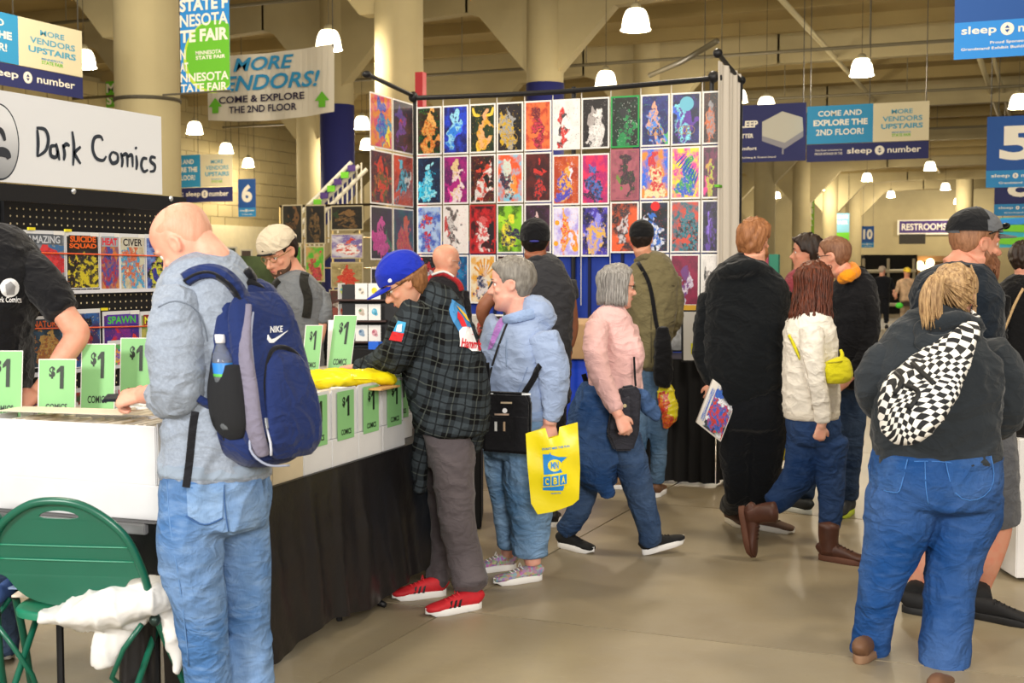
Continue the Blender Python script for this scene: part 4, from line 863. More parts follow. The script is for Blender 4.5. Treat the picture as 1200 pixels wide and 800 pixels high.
g = Geo(); g.add([D(136, 622, 4.42), D(157, 602, 4.44), D(159, 650, 4.43), D(150, 628, 4.36)], [(0, 3, 1), (0, 2, 3), (1, 3, 2)]); g.build('folded_flap', gp, t)

# yellow carrier bag lying on the boxes
YEL = NT('yellow_plastic'); YEL.bump(YEL.noise(12, 4).outputs[0], .3, .01); YM = YEL.fin(lin('f0dc14'), .35, 0, .5)
g = Geo(); pts = [(345, 447, 5.75), (370, 445, 5.85), (395, 443, 5.95), (420, 442, 6.0), (440, 443, 6.05), (454, 444, 6.1)]
g.loft([D(x, y, d) for x, y, d in pts], [.03, .042, .045, .04, .045, .03], [.1, .14, .15, .13, .12, .07], Z, 20, 6)
me = fuse(g, .012, 2); wrinkle(me, .01, 22, 5); me.materials.append(YM); me.polygons.foreach_set('use_smooth', [True] * len(me.polygons))
yb = thing('carrier_bag', 'yellow plastic carrier bag lying flat on the comic boxes', 'bag', D(400, 450, 5.9)); me.transform(Matrix.Translation(-yb.location)); link('bag_body', me, yb)
g = Geo(); g.tube([D(x, y + 1.5, d - .15) for x, y, d in pts[1:-1]], .004, 5, 3); g.build('folded_hem', YM, yb)
# cardboard lying under the bag
tag(Geo().box(D(395, 452, 6.0), (.28, .1, .004), (BW, BE, Z)).build('cardboard_sheet', mat('b98f55', .8)), 'brown cardboard sheet under the yellow carrier bag', 'cardboard')
tag(Geo().box(D(465, 431, 6.6), (.16, .08, .006), (BW, BE, Z)).build('cardboard_piece', mat('b58c5c', .8)), 'brown cardboard lid at the far end of the boxes by the plaid shirt', 'cardboard')

# ---------------------------------------------------------------- green folding chairs
CG = mat('0c5a45', .32, spec=.6, var=.05, vs=5); CG2 = mat('1c7a5c', .35, spec=.6)
def flat2d(outlines, ext):
    c = bpy.data.curves.new('o', 'CURVE'); c.dimensions = '2D'; c.fill_mode = 'BOTH'; c.extrude = ext; c.bevel_depth = .0015; c.bevel_resolution = 1
    for pts in outlines:
        s = c.splines.new('POLY'); s.points.add(len(pts) - 1); s.use_cyclic_u = True
        for i, (x, y) in enumerate(pts): s.points[i].co = (x, y, 0, 1)
    o = link('o', c); me = evalmesh(o); bpy.data.objects.remove(o)
    return mv(me).tolist(), [tuple(p.vertices) for p in me.polygons]
def chair(label, loc, rz):
    t = thing('folding_chair', label, 'chair', loc, 'green steel folding chairs')
    M = Matrix.Translation(loc) @ Matrix.Rotation(rz, 4, 'Z') @ Matrix.Diagonal((1.07, .92, 1.055, 1))
    hoop = [(-.34, .34, .0), (-.30, .2, .24), (-.262, .1, .44), (-.245, .03, .6), (-.20, -.01, .72), (-.1, -.03, .80), (0, -.035, .82), (.1, -.03, .80), (.20, -.01, .72), (.245, .03, .6), (.262, .1, .44), (.30, .2, .24), (.34, .34, .0)]
    Geo().tube([M @ Vector(p) for p in hoop], .0135, 12, 6).build('frame_hoop', CG, t, True)
    for s in (-1, 1):
        Geo().tube([M @ Vector(p) for p in ((s * .21, .34, .43), (s * .2, .12, .24), (s * .19, -.14, 0.0))], .0115, 10, 4).build('leg', CG, t, True)
        Geo().tube([M @ Vector(p) for p in ((s * .24, .03, .43), (s * .13, .06, .25), (s * .2, .28, .08))], .009, 8, 2).build('brace', CG, t, True)
        Geo().ball(M @ Vector((s * .262, .09, .43)), (.02, .02, .02)).build('hinge', mat('2a3a34', .4, .5), t, True)
    Geo().tube([M @ Vector(p) for p in ((-.19, -.13, .04), (.19, -.13, .04))], .009, 8, 1).build('crossbar', CG, t, True)
    # seat pan with rolled rim
    g = Geo(); n = 40; V = []
    for rr_, zz in ((.0, -.012), (.55, -.010), (.88, .0), (.97, .004), (1.0, -.004), (.99, -.022)):
        for i in range(n):
            a = 2 * math.pi * i / n; cx = math.copysign(abs(math.cos(a)) ** .62, math.cos(a)) * .215; cy = math.copysign(abs(math.sin(a)) ** .62, math.sin(a)) * .195
            V.append(M @ Vector((cx * rr_, .225 + cy * rr_, .45 + zz)))
    g.add(V, [(r * n + i, r * n + (i + 1) % n, (r + 1) * n + (i + 1) % n, (r + 1) * n + i) for r in range(5) for i in range(n)]); g.build('seat', CG2, t, True)
    # back panel with hand slot and two pressed ribs
    up = [(-.234, .60), (-.228, .64), (-.19, .72), (-.12, .78), (0, .806), (.12, .78), (.19, .72), (.228, .64), (.234, .60)]
    lo = [(.236, .575), (.20, .565), (.165, .52), (.12, .49), (.05, .475), (-.05, .475), (-.12, .49), (-.165, .52), (-.20, .565), (-.236, .575)]
    slot = [(.065 * math.cos(a), .775 + .014 * math.sin(a) + .006 * math.cos(a) ** 2 * -1) for a in np.linspace(0, 6.283, 20, endpoint=False)]
    V, F = flat2d([[tuple(p) for p in crs(np.array(up), 4)] + [tuple(p) for p in crs(np.array(lo), 4)], slot], .0022)
    def fy(x, z): return .03 - (z - .6) * .26 + .012 - (.18 * (x * x)) * -.35
    g = Geo(); g.add([M @ Vector((x, fy(x, z) - y * 1 - .008, z)) for x, z, y in V], F); g.build('backrest', CG, t, True)
    for zz in (.625, .672): Geo().tube([M @ Vector((x, fy(x, zz) - .013, zz)) for x in (-.225, -.1, 0, .1, .225)], .0035, 6, 3).build('pressed_rib', CG2, t, True)
    return t
base = D(70, 560, 4.12); base.z = 0
chair('green steel folding chair in the foreground at the lower left, seen from behind', base, YAW - .12)
b2 = D(-85, 560, 4.3); b2.z = 0
chair('second green folding chair cut off by the left edge beside the first', b2, YAW + .5)
# things on the seat
sz = .487
tag(Geo().box(G(80, 690, sz + .008), (.16, .1, .004), (R0, F0, Z)).build('cardboard_sheet', mat('e6d6c6', .7), bevel=.001), 'pale cardboard sheet on the green chair seat under the crumpled cloth', 'cardboard')
tag(Geo().box(G(75, 682, sz + .002), (.19, .09, .003), (R0, F0, Z)).build('blue_sheet', mat('8fa6c8', .6)), 'pale blue sheet sticking out behind the cardboard on the chair', 'paper')
cl = thing('crumpled_cloth', 'crumpled white cloth draped over the right side of the green chair seat', 'cloth', G(140, 715, sz))
g = Geo()
for (pl, A, B) in (([(52, 722, .49, ), (90, 716, .52), (130, 708, .54), (170, 700, .53), (204, 698, .5)], [.025, .055, .075, .07, .03], [.05, .1, .12, .11, .05]), ([(150, 715, .5), (135, 742, .44), (122, 768, .37), (116, 780, .33)], [.07, .06, .04, .015], [.03, .03, .02, .01]), ([(190, 705, .5), (203, 735, .42), (209, 760, .36), (207, 790, .3)], [.06, .045, .03, .012], [.03, .025, .02, .01])):
    g.loft([D(px, py, 4.42 + .08 * (k == 0 or 1)) if False else D(px, py, 4.2) for k, (px, py, z_) in enumerate(pl)], A, B, R0 if len(pl) == 4 else Z, 14, 4)
me = fuse(g, .01, 2); wrinkle(me, .016, 16, 8, (1, 1, 1)); wrinkle(me, .004, 40, 3); me.materials.append(mat('dedcd8', .8)); me.polygons.foreach_set('use_smooth', [True] * len(me.polygons)); me.transform(Matrix.Translation(-cl.location)); link('fabric', me, cl)
g = Geo(); g.loft([G(-5, 700, .47), G(20, 682, .485), G(38, 676, .49)], [.03, .035, .02], [.02, .025, .015], Z, 12, 4)
tag(g.build('cap', mat('3a568f', .8, var=.2), smooth=True), 'blue fabric cap with a pale edge on the second green chair', 'cap')

# ---------------------------------------------------------------- right side: bin, far booths
P0 = D(1206, 570, 6.7); P0.z = 0
t = thing('waste_bin', 'white waste box with a black liner at the right edge', 'bin', P0)
Geo().box(P0 + Z * .38, (.14, .2, .36), (R0, F0, Z)).build('box', mat('e2e0de', .5), t, bevel=.006)
g = Geo().loft([P0 + Z * .74, P0 + Z * .82, P0 + Z * .9, P0 + Z * .97], [.155, .16, .15, .13], [.21, .21, .2, .17], R0, 20, 3); me = fuse(g, .015, 1); wrinkle(me, .012, 24, 4); me.transform(Matrix.Translation(-P0)); me.materials.append(plast); me.polygons.foreach_set('use_smooth', [True] * len(me.polygons)); link('liner', me, t)
# far dark stand
t = thing('far_stand', 'distant black stand with pale rails behind the officer', 'stand', D(1043, 330, 44))
b0 = D(1011, 298, 44); b1 = D(1073, 299, 44); zt_ = b0.z
Geo().box((b0 + b1) / 2 - Z * (zt_ / 2), ((b1 - b0).length / 2, .2, zt_ / 2), (R0, F0, Z)).build('black_cloth', mat('15130f', .8), t)
for (x0, y0, x1, y1) in ((1011, 318, 1073, 317), (1006, 335, 1024, 335), (1040, 357, 1058, 357)): Geo().tube([D(x0, y0, 43.5), D(x1, y1, 43.5)], .06, 6, 1).build('rail', mat('d0c6a8', .5), t)
for x in (1012, 1041, 1071): Geo().tube([D(x, 303, 43.5), D(x, 330, 43.5)], .05, 6, 1).build('upright', mat('b5a98c', .5), t)
t = thing('food_stand', 'distant warm lit counter right of the black stand', 'stand', D(1095, 330, 50)); c = D(1100, 320, 50)
Geo().box(Vector((c.x, c.y, .9)), (1.2, .4, .9), (R0, F0, Z)).build('counter', mat('8a6a44', .7), t); Geo().box(D(1092, 303, 49.5), (1.0, .5, .1), (R0, F0, Z)).build('canopy', mat('b58a5c', .7), t)
for (x, y) in ((1078, 311), (1090, 308), (1084, 316)): Geo().ball(D(x, y, 48.8), (.16, .16, .18), nu=10, nv=8).build('bulb', emis('ffe6b0', 4), t)
# far left low stalls
for k, (x, y, c_, l) in enumerate(((262, 322, '4a3a2c', 'dark'), (286, 316, '6a5040', 'brown'), (322, 300, '4a5a3a', 'olive'))):
    p_ = D(x, y, 26 - k); tag(Geo().box((p_.x, p_.y, p_.z / 2), (.7, .5, p_.z / 2)).build('far_stall', mat(c_, .8, var=.3, vs=3)), 'distant low %s stall between the bald head and the tan cap' % l, 'stall')
for (x0, y0, x1, y1, c, l) in ((262, 289, 278, 301, '3a4030', 'dark framed picture on the far stall behind the bald head'), (282, 292, 296, 304, '4a3a30', 'second small dark picture on the far stall')):
    A = D(x0, y1, 25); Pq = Pl(A, R0); tq = thing('framed_picture', l, 'picture', A); Pq.rect(Geo(), 0, 0, (x1 - x0) / 60, (y1 - y0) / 60, 0, .03).build('frame', mat('c8c0a8', .6), tq); Pq.rect(Geo(), .03, .03, (x1 - x0) / 60 - .03, (y1 - y0) / 60 - .03, .031, .01).build('picture', mat(c, .6), tq)
for k, (x, c, l) in enumerate(((893, 'a84a6a', 'pink'), (905, '3a8a7a', 'teal'))):
    p_ = D(x, 300, 30); tag(Geo().box((p_.x, p_.y, .95), (.16, .1, .95)).build('hanging_garment', mat(c, .8)), l + ' garment on a far stand right of the black hoodie', 'garment')
# ================================================================ PEOPLE
from mathutils.bvhtree import BVHTree
LV = np.array([-.5, -.485, -.45, -.40, -.33, -.27, -.2, -.12, -.04, .03, .1, .2, .3, .38, .44, .48, .5])
FR = np.array([.25, .31, .345, .345, .33, .345, .355, .35, .325, .335, .365, .372, .345, .28, .19, .1, .02])
BK = np.array([.12, .06, .0, -.08, -.16, -.21, -.27, -.33, -.385, -.41, -.425, -.43, -.40, -.34, -.25, -.15, -.04])
WD = np.array([.05, .09, .135, .185, .225, .245, .262, .278, .292, .30, .31, .318, .30, .25, .18, .11, .02])
def skull(nu=36, nz=30, zmin=-.5):
    zs = zmin + (.5 - zmin) * (np.sin((np.linspace(0, 1, nz) - .5) * np.pi) * .5 + .5)
    f = np.interp(zs, LV, FR); b = np.interp(zs, LV, BK); w_ = np.interp(zs, LV, WD)
    k = np.array([.25, .5, .25])
    for _ in range(2):
        for a in (f, b, w_): a[1:-1] = np.convolve(a, k, 'valid')
    th = np.linspace(0, 2 * np.pi, nu, endpoint=False); V = []
    for i in range(nz):
        c = (f[i] + b[i]) / 2; h = (f[i] - b[i]) / 2
        x = np.sign(np.cos(th)) * np.abs(np.cos(th)) ** .92 * w_[i]; y = c + np.sin(th) * h
        V.append(np.column_stack([x, y, np.full(nu, zs[i])]))
    V = np.concatenate(V); F = [(i * nu + j, i * nu + (j + 1) % nu, (i + 1) * nu + (j + 1) % nu, (i + 1) * nu + j) for i in range(nz - 1) for j in range(nu)]
    F.append(tuple(range(nu - 1, -1, -1))); F.append(tuple((nz - 1) * nu + j for j in range(nu)))
    return V, F
def sm(x): x = np.clip(x, 0, 1); return x * x * (3 - 2 * x)
def hdir(yaw): a = math.radians(yaw); return R0 * math.sin(a) + F0 * math.cos(a)
SKN = 'dba98f'
class Fig:
    def __init__(s, label, d, bx, skin_='dba98f', voxel=.007, cv=.011, group=None, name='person'):
        s.d = d; s.k = d / FPX; b = D(bx, 400, d); b.z = 0
        s.t = thing(name, label, 'person', b, group); s.b = b
        s.body = Geo(); s.slv = []; s.top = Geo(); s.bot = Geo(); s.sk = skin(skin_); s.vx = voxel; s.cv = cv; s.objs = []
    def P(s, px, py, dd=0): return D(px, py, s.d + dd)
    def torso(s, rings, inner=.82, pw=2.3, g=None, side=None):
        g = g or s.top; P = [s.P(r[0], r[1], r[2]) for r in rings]; A = [r[3] * s.k for r in rings]; B = [r[4] for r in rings]
        g.loft(P, A, B, side or R0, 20, 4, pw)
        if inner: s.body.loft(P, [a * inner for a in A], [b * inner for b in B], side or R0, 16, 3)
    def limb(s, g, pts, inner=None, br=1.0):
        P = [s.P(*p[:3]) for p in pts]; A = [p[3] * s.k for p in pts]; g.loft(P, A, [a * br for a in A], R0, 14, 5)
        if inner: s.body.loft(P, [a * inner for a in A], None, R0, 10, 3)
        return P
    def sleeve(s, pts, inner=.7, br=1.0): g = Geo(); s.slv.append(g); return s.limb(g, pts, inner, br)
    def arm(s, pts): return s.limb(s.body, pts)
    def leg(s, pts, ankle=None, inner=.6, br=1.0, g=None, ar=None):
        P = [s.P(*p[:3]) for p in pts]; A = [p[3] * s.k for p in pts]
        if ankle is not None: P.append(ankle + Z * .03); A.append(ar or A[-1] * .9)
        (g or s.bot).loft(P, A, [a * br for a in A], R0, 16, 5)
        if inner: s.body.loft(P, [a * inner for a in A], None, R0, 10, 3)
    def neck(s, a, b, r=.055): s.body.loft([a, a.lerp(b, .5), b], [r * 1.15, r, r * 1.02], None, R0, 14, 3)
    def head(s, px, py, dd, H, yaw, pitch=0, roll=0, feat=1, neck=None, nose=1.0, jaw=1.0, nr=.06):
        f = hdir(yaw); p = math.radians(pitch); fw = f * math.cos(p) - Z * math.sin(p); up = f * math.sin(p) + Z * math.cos(p); rt = fw.cross(up)
        if roll: q = Matrix.Rotation(math.radians(roll), 3, fw); up = q @ up; rt = q @ rt
        c = s.P(px, py, dd); s.M = Matrix(((rt.x * H, fw.x * H, up.x * H, c.x), (rt.y * H, fw.y * H, up.y * H, c.y), (rt.z * H, fw.z * H, up.z * H, c.z), (0, 0, 0, 1))); s.H = H
        V, F = skull(); V[:, 0] *= np.where(V[:, 2] < -.2, jaw, 1)
        s.body.add([s.M @ Vector(v) for v in V], F); M = s.M; R3 = M.to_3x3() * (1 / H)
        L = lambda *p_: M @ Vector(p_)
        B = lambda c_, r: s.body.ball(L(*c_), [x * H for x in r], R3, 14, 10)
        # nose, lips, brow, chin, cheeks, ears
        s.body.loft([L(0, .32, .05), L(0, .375, -.03), L(0, .43 * nose, -.10), L(0, .445 * nose, -.14), L(0, .37, -.17)], [.03 * H, .034 * H, .045 * H, .055 * H, .045 * H], [.03 * H, .035 * H, .04 * H, .038 * H, .02 * H], rt, 10, 3)
        for x in (-.05, .05): B((x, .365, -.145), (.03, .035, .028))
        B((0, .345, -.245), (.085, .035, .018)); B((0, .338, -.29), (.075, .035, .022)); B((0, .32, -.43), (.08, .045, .05))
        for x in (-1, 1):
            s.body.loft([L(x * .03, .335, .085), L(x * .13, .335, .10), L(x * .22, .27, .07)], [.03 * H] * 3, [.028 * H, .032 * H, .025 * H], None, 8, 2)
            B((x * .17, .245, -.11), (.08, .07, .06)); B((x * .12, .30, .055), (.06, .035, .02)); B((x * .12, .295, -.03), (.06, .035, .02))
            # ear as a rim with a lobe
            q = [L(x * .285, .02, -.10), L(x * .30, .03, -.02), L(x * .315, .015, .05), L(x * .335, -.05, .075), L(x * .34, -.10, .03), L(x * .33, -.09, -.05), L(x * .305, -.03, -.115)]
            s.body.loft(q, [.02 * H, .018 * H, .018 * H, .02 * H, .022 * H, .022 * H, .026 * H], None, None, 8, 3); B((x * .30, -.035, -.01), (.02, .045, .075))
        if neck is not None: s.neck(neck, L(0, -.1, -.25), nr)
        if feat:
            g = Geo(); g2 = Geo(); g3 = Geo()
            for x in (-1, 1):
                g.ball(L(x * .125, .272, .012), (.055 * H,) * 3, R3, 12, 8); g2.ball(L(x * .125, .312, .012), (.024 * H, .018 * H, .024 * H), R3, 10, 6)
            g.build('eyes', mat('e8e2dc', .3), s.t, True); g2.build('irises', mat('2c2019', .2), s.t, True)
            g3.ball(L(0, .368, -.262), (.062 * H, .022 * H, .022 * H), R3, 12, 8); g3.build('mouth', mat('b0645c', .5), s.t, True)
    def brows(s, m):
        g = Geo(); L = lambda *p_: s.M @ Vector(p_)
        for x in (-1, 1): g.loft([L(x * .05, .368, .095), L(x * .13, .362, .12), L(x * .21, .30, .095)], [.008 * s.H, .014 * s.H, .006 * s.H], None, None, 6, 3)
        g.build('eyebrows', m, s.t, True)
    def shell(s, name, m, line, th=.05, top=None, amp=.012, freq=26, soft=.05, nu=72, nz=60, seed=3, beard=False, sq=(1, 1, .35)):
        V, F = skull(nu, nz); y = V[:, 1]; z = V[:, 2]
        ln = np.interp(y, line[0], line[1])
        mk = sm((z - ln) / soft) if not beard else sm((ln - z) / soft)
        if beard: mk = mk * sm((y + .02) / .08)
        if top is not None: mk = mk * (1 - sm((z - top[0]) / .1) * sm((y - top[1]) / .15 + .5) * top[2])
        n = V - np.array([0, -.03, .0]); n /= np.linalg.norm(n, axis=1)[:, None]
        nz_ = waves(V * s.H, freq / .25 * 1.2, seed, 6, sq)
        V = V + n * ((-.02) + mk * (th + .02) + mk * nz_ * amp)[:, None]
        g = Geo().add([s.M @ Vector(v) for v in V], F); o = g.build(name, m, s.t, True); return o
    def strands(s, name, m, az, length, r0=.055, n=240, out=.06, flare=0, inward=0, seed=1, wav=.01, rad=.011, end_pt=None, start=None, part=0.0, up=.5):
        """locks falling from the crown: az = azimuth range in degrees, 0 = back, +-180 = front"""
        r = random.Random(seed); g = Geo(); H = s.H; V, F = skull(36, 40)
        zs_l = np.linspace(.5, -.5, 40)
        for i in range(n):
            a = math.radians(r.uniform(az[0], az[1])); dx, dy = math.sin(a), -math.cos(a); Ln = length * r.uniform(.9, 1.05); ofs = out * r.uniform(.55, 1.25); ph = r.uniform(0, 6.28)
            pts = []
            for k in range(9):
                t = k / 8; z = .5 + .03 - t * (Ln + .5) 
                zc = max(z, -.05); f = np.interp(zc, LV, FR); b = np.interp(zc, LV, BK); w_ = np.interp(zc, LV, WD)
                cy = (f + b) / 2; hy = (f - b) / 2
                rr = 1 + ofs / .3 + (flare * max(0, -z) - inward * max(0, -.25 - z) * 2)
                px = dx * w_ * rr + part * (1 - t) ** 2 * 0; py = cy * (1 if z > 0 else 1) + dy * hy * rr
                wv_ = wav * t * math.sin(ph + t * 9)
                pts.append(s.M @ Vector((px + wv_, py + wv_ * .7, z + (.02 if k == 0 else 0))))
            rr_ = rad * H * r.uniform(.7, 1.4)
            g.loft(pts, [rr_ * .6] + [rr_ * 1.6] * 3 + [rr_ * 1.5] * 3 + [rr_, rr_ * .3], [rr_ * .5] * 9, None, 5, 1)
        return g.build(name, m, s.t, True)
    def cap(s, m, back=False, bill=True, bm_=None, name='cap', bz=.12, tilt=0, bl=.32, bw=.26, hh=.0, thick=.055):
        """baseball cap as a part: crown, bill, button"""
        sg = -1 if back else 1; V, F = skull(48, 40); y = V[:, 1] * sg; z = V[:, 2]; ln = bz + y * .12 * 0 - tilt * y
        mk = sm((z - ln + .015) / .02); n = V - np.array([0, -.03, .05]); n /= np.linalg.norm(n, axis=1)[:, None]
        V = V + n * (-.02 + mk * (thick + .02))[:, None]; V[:, 2] += mk * (hh * sm((z - .1) / .3))
        c = Geo().add([s.M @ Vector(v) for v in V], F).build(name, m, s.t, True)
        # keep only the crown
        bmm = bmesh.new(); bmm.from_mesh(c.data); bmm.verts.ensure_lookup_table(); bmesh.ops.delete(bmm, geom=[bmm.verts[i] for i in range(len(mk)) if mk[i] < .01], context='VERTS'); bmm.to_mesh(c.data); bmm.free()
        if bill:
            g = Geo(); n_ = 15; V = []
            for zz in (0, -.018):
                for j in range(5):
                    t = j / 4
                    for i in range(n_):
                        a = (i / (n_ - 1) - .5) * 2; x = a * bw * (1 - .12 * t); yy = .28 + math.sqrt(max(0, 1 - a * a)) * (.12 + bl * t) ; yy = .20 + (yy - .20) if t else .24 + .1 * math.sqrt(max(0, 1 - a * a))
                        V.append((x, sg * yy, bz + .025 + zz - .03 * t - .04 * a * a - tilt * .3))
            k = 5 * n_; Fq = []
            for j in range(4):
                for i in range(n_ - 1): q = j * n_ + i; Fq += [(q, q + 1, q + n_ + 1, q + n_), (q + k, q + n_ + k, q + n_ + 1 + k, q + 1 + k)]
            for i in range(n_ - 1): q = 4 * n_ + i; Fq.append((q, q + 1, q + 1 + k, q + k))
            g.add([s.M @ Vector(v) for v in V], Fq).build('bill', bm_ or m, c, True)
        Geo().ball(s.M @ Vector((0, -.02, .5 + thick + hh)), (.025 * s.H,) * 3).build('button', bm_ or m, c, True)
        return c
    def glasses(s, m, z=.01):
        g = Geo(); L = lambda *p_: s.M @ Vector(p_); H = s.H
        for x in (-1, 1):
            g.tube([L(x * .13 + .085 * math.cos(a), .37 - .03 * abs(math.cos(a)) * (1 if x * math.cos(a) > 0 else 0), z + .06 * math.sin(a)) for a in np.linspace(0, 6.283, 15)], .007 * H, 5, 1)
            g.tube([L(x * .21, .35, z + .02), L(x * .30, .2, z + .03), L(x * .325, -.02, z + .03)], .008 * H, 5, 1)
        g.tube([L(-.045, .385, z + .02), L(.045, .385, z + .02)], .007 * H, 5, 1); return g.build('glasses', m, s.t, True)
    def hand(s, wpos, dr, nrm, curl=35, sc_=1.0, thumb=1, spread=5):
        dr = Vector(dr).normalized(); nrm = Vector(nrm); nrm = (nrm - dr * nrm.dot(dr)).normalized(); sd = dr.cross(nrm) * thumb; k = sc_
        b = Vector(wpos)
        s.body.loft([b - dr * .02 * k, b + dr * .02 * k, b + dr * .06 * k, b + dr * .092 * k], [.026 * k, .034 * k, .042 * k, .040 * k], [.02 * k, .018 * k, .016 * k, .012 * k], sd, 12, 3, 2.6)
        for i, (o, L_) in enumerate(((.031, .068), (.0105, .078), (-.0105, .073), (-.031, .058))):
            p = b + dr * (.085 - .006 * abs(i - 1)) * k + sd * o * k; a = 0; pts = [p - dr * .015 * k, p]; dd = dr
            fan = math.radians(spread * (1.5 - i)); base = (dr * math.cos(fan) + sd * math.sin(fan)).normalized()
            for j, fr in enumerate((.45, .32, .23)):
                a += math.radians(curl * (1.0, 1.15, .8)[j] * (1 + .07 * i)); dd = base * math.cos(a) - nrm * math.sin(a); p = p + dd * L_ * fr * k; pts.append(p.copy())
            s.body.loft(pts, [.0095 * k, .0095 * k, .009 * k, .008 * k, .0065 * k], None, sd, 8, 2)
        p = b + dr * .02 * k + sd * .03 * k; q = p + (dr * .62 + sd * .62 - nrm * .35).normalized() * .036 * k; r_ = q + (dr * .9 + sd * .12 - nrm * .4).normalized() * .034 * k
        s.body.loft([b + dr * .015 * k + sd * .012 * k, p, q, r_], [.015 * k, .014 * k, .0115 * k, .008 * k], None, nrm, 8, 3)
    def shoe(s, heel, toe, m, ms, zh=0, zt=0, wd=.047, hgt=.085, L_=None, boot=0, laces=None, stripes=None, name='shoe', sole=.028, tag_=None):
        a = G(heel[0], heel[1], zh); b = G(toe[0], toe[1], zt); f = (b - a); ln = L_ or f.length; f.normalize(); up = (Z - f * f.z).normalized(); sd = f.cross(up)
        def q(x, y, z): return a + f * x * ln + sd * y + up * z
        g = Geo(); X = [.0, .06, .2, .38, .55, .72, .86, .96, 1.0]; Wd = [.5, .72, .78, .72, .78, .95, .93, .65, .3]; Ht = [.75, 1, 1, .92, .72, .55, .45, .36, .26]
        g.loft([q(x, 0, sole * .6 + hgt * h / 2) for x, h in zip(X, Ht)], [wd * w_ for w_ in Wd], [hgt * h / 2 for h in Ht], sd, 14, 3, 2.4)
        if boot: g.loft([q(.2, 0, hgt * .5), q(.19, 0, hgt * 1.2), q(.18, 0, boot * .7), q(.19, 0, boot)], [wd * .9, wd * .95, wd * 1.05, wd * 1.12], [ln * .2, ln * .19, ln * .2, ln * .21], sd, 14, 3)
        o = g.build(name, m, s.t, True)
        if tag_: o['label'] = tag_
        g = Geo(); n = 26; out = []
        for i in range(n):
            t = 2 * math.pi * i / n; x = .5 + .52 * math.cos(t); ww = np.interp(x, [0, .1, .35, .7, .9, 1.02], [.55, .78, .74, 1.0, .85, .3]); out.append((x, math.copysign(abs(math.sin(t)) ** .6, math.sin(t)) * wd * 1.1 * ww))
        V = []
        for zz, sc_ in ((0, .95), (.004, 1), (sole, 1), (sole + .004, .93)):
            V += [q(x, y * sc_, zz + (.012 if x > .93 else 0) * (1 if zz < .01 else .6)) for x, y in out]
        F = [(r * n + i, r * n + (i + 1) % n, (r + 1) * n + (i + 1) % n, (r + 1) * n + i) for r in range(3) for i in range(n)] + [tuple(range(n)), tuple(range(4 * n - 1, 3 * n - 1, -1))]
        g.add(V, F); g.build('sole', ms, o, True)
        if laces:
            g = Geo()
            for k in range(4): x = .42 + k * .075; zz = sole * .6 + hgt * np.interp(x, X, Ht) + .001; g.tube([q(x, -.02, zz - .006), q(x + .02, 0, zz + .002), q(x, .02, zz - .006)], .0032, 5, 2)
            g.tube([q(.42, 0, sole * .6 + hgt * .9), q(.4, .03, sole * .6 + hgt * .95 + .01), q(.42, .035, sole * .6 + hgt * .8)], .0025, 5, 2)
            g.build('laces', laces, o)
        if stripes:
            for sgn in (-1, 1):
                for k in range(3):
                    x = .45 + k * .085; g = Geo(); yy = sgn * wd * .80
                    g.add([q(x, yy * 1.02, sole + .004), q(x + .04, yy * 1.04, sole + .004), q(x + .0, yy * .86, sole + .034), q(x - .04, yy * .86, sole + .038)], [(0, 1, 2, 3)]); me = g
                    V = me.v; g2 = Geo(); g2.add(V + [tuple(Vector(v) + sd * sgn * .003) for v in V], [(0, 1, 2, 3), (7, 6, 5, 4), (0, 4, 5, 1), (1, 5, 6, 2), (2, 6, 7, 3), (3, 7, 4, 0)]); g2.build('stripe', stripes, o)
        return q(.17, 0, hgt * .9 + (boot or 0) * .9)
    def cloth_part(s, g, name, m, amp=.006, freq=22, seed=1, voxel=None, smooth=4, sq=(1, 1, 1.7)):
        me = fuse(g, voxel or s.cv, smooth)
        if amp: wrinkle(me, amp, freq, seed, sq)
        me.materials.append(m); me.polygons.foreach_set('use_smooth', [True] * len(me.polygons)); me.transform(Matrix.Translation(-s.b)); me.update()
        o = link(name, me, s.t); s.objs.append(o); return o
    def finish(s, top=None, bot=None, tn='shirt', bn='trousers', seed=1, ta=.007, ba=.006, tf=20, bf=22):
        me = fuse(s.body, s.vx, 2); me.materials.append(s.sk); me.polygons.foreach_set('use_smooth', [True] * len(me.polygons)); me.transform(Matrix.Translation(-s.b)); o = link('body', me, s.t); s.bodyo = o
        if top: s.topo = s.cloth_part(s.top, tn, top, ta, tf, seed)
        if top:
            for k, g in enumerate(s.slv): s.cloth_part(g, 'sleeve', top, ta * .9, tf * 1.25, seed + k, smooth=2, sq=(1, 1, 1.3))
        if bot: s.boto = s.cloth_part(s.bot, bn, bot, ba * .8, bf * .8, seed + 5, smooth=2, sq=(1, 1, 1.25))
        V = []; F = []
        for o in s.objs + [s.bodyo]:
            k = len(V); v = mv(o.data) + np.array(s.b); V += v.tolist(); F += [tuple(i + k for i in p.vertices) for p in o.data.polygons]
        s.bvh = BVHTree.FromPolygons(V, F)
    def hit(s, px, py, off=.004):
        r = ray(px, py).normalized(); h = s.bvh.ray_cast(C0, r)
        if h[0] is None: p = s.P(px, py); return p, -r
        n = h[1] if h[1].dot(r) < 0 else -h[1]; return h[0] + n * off, n
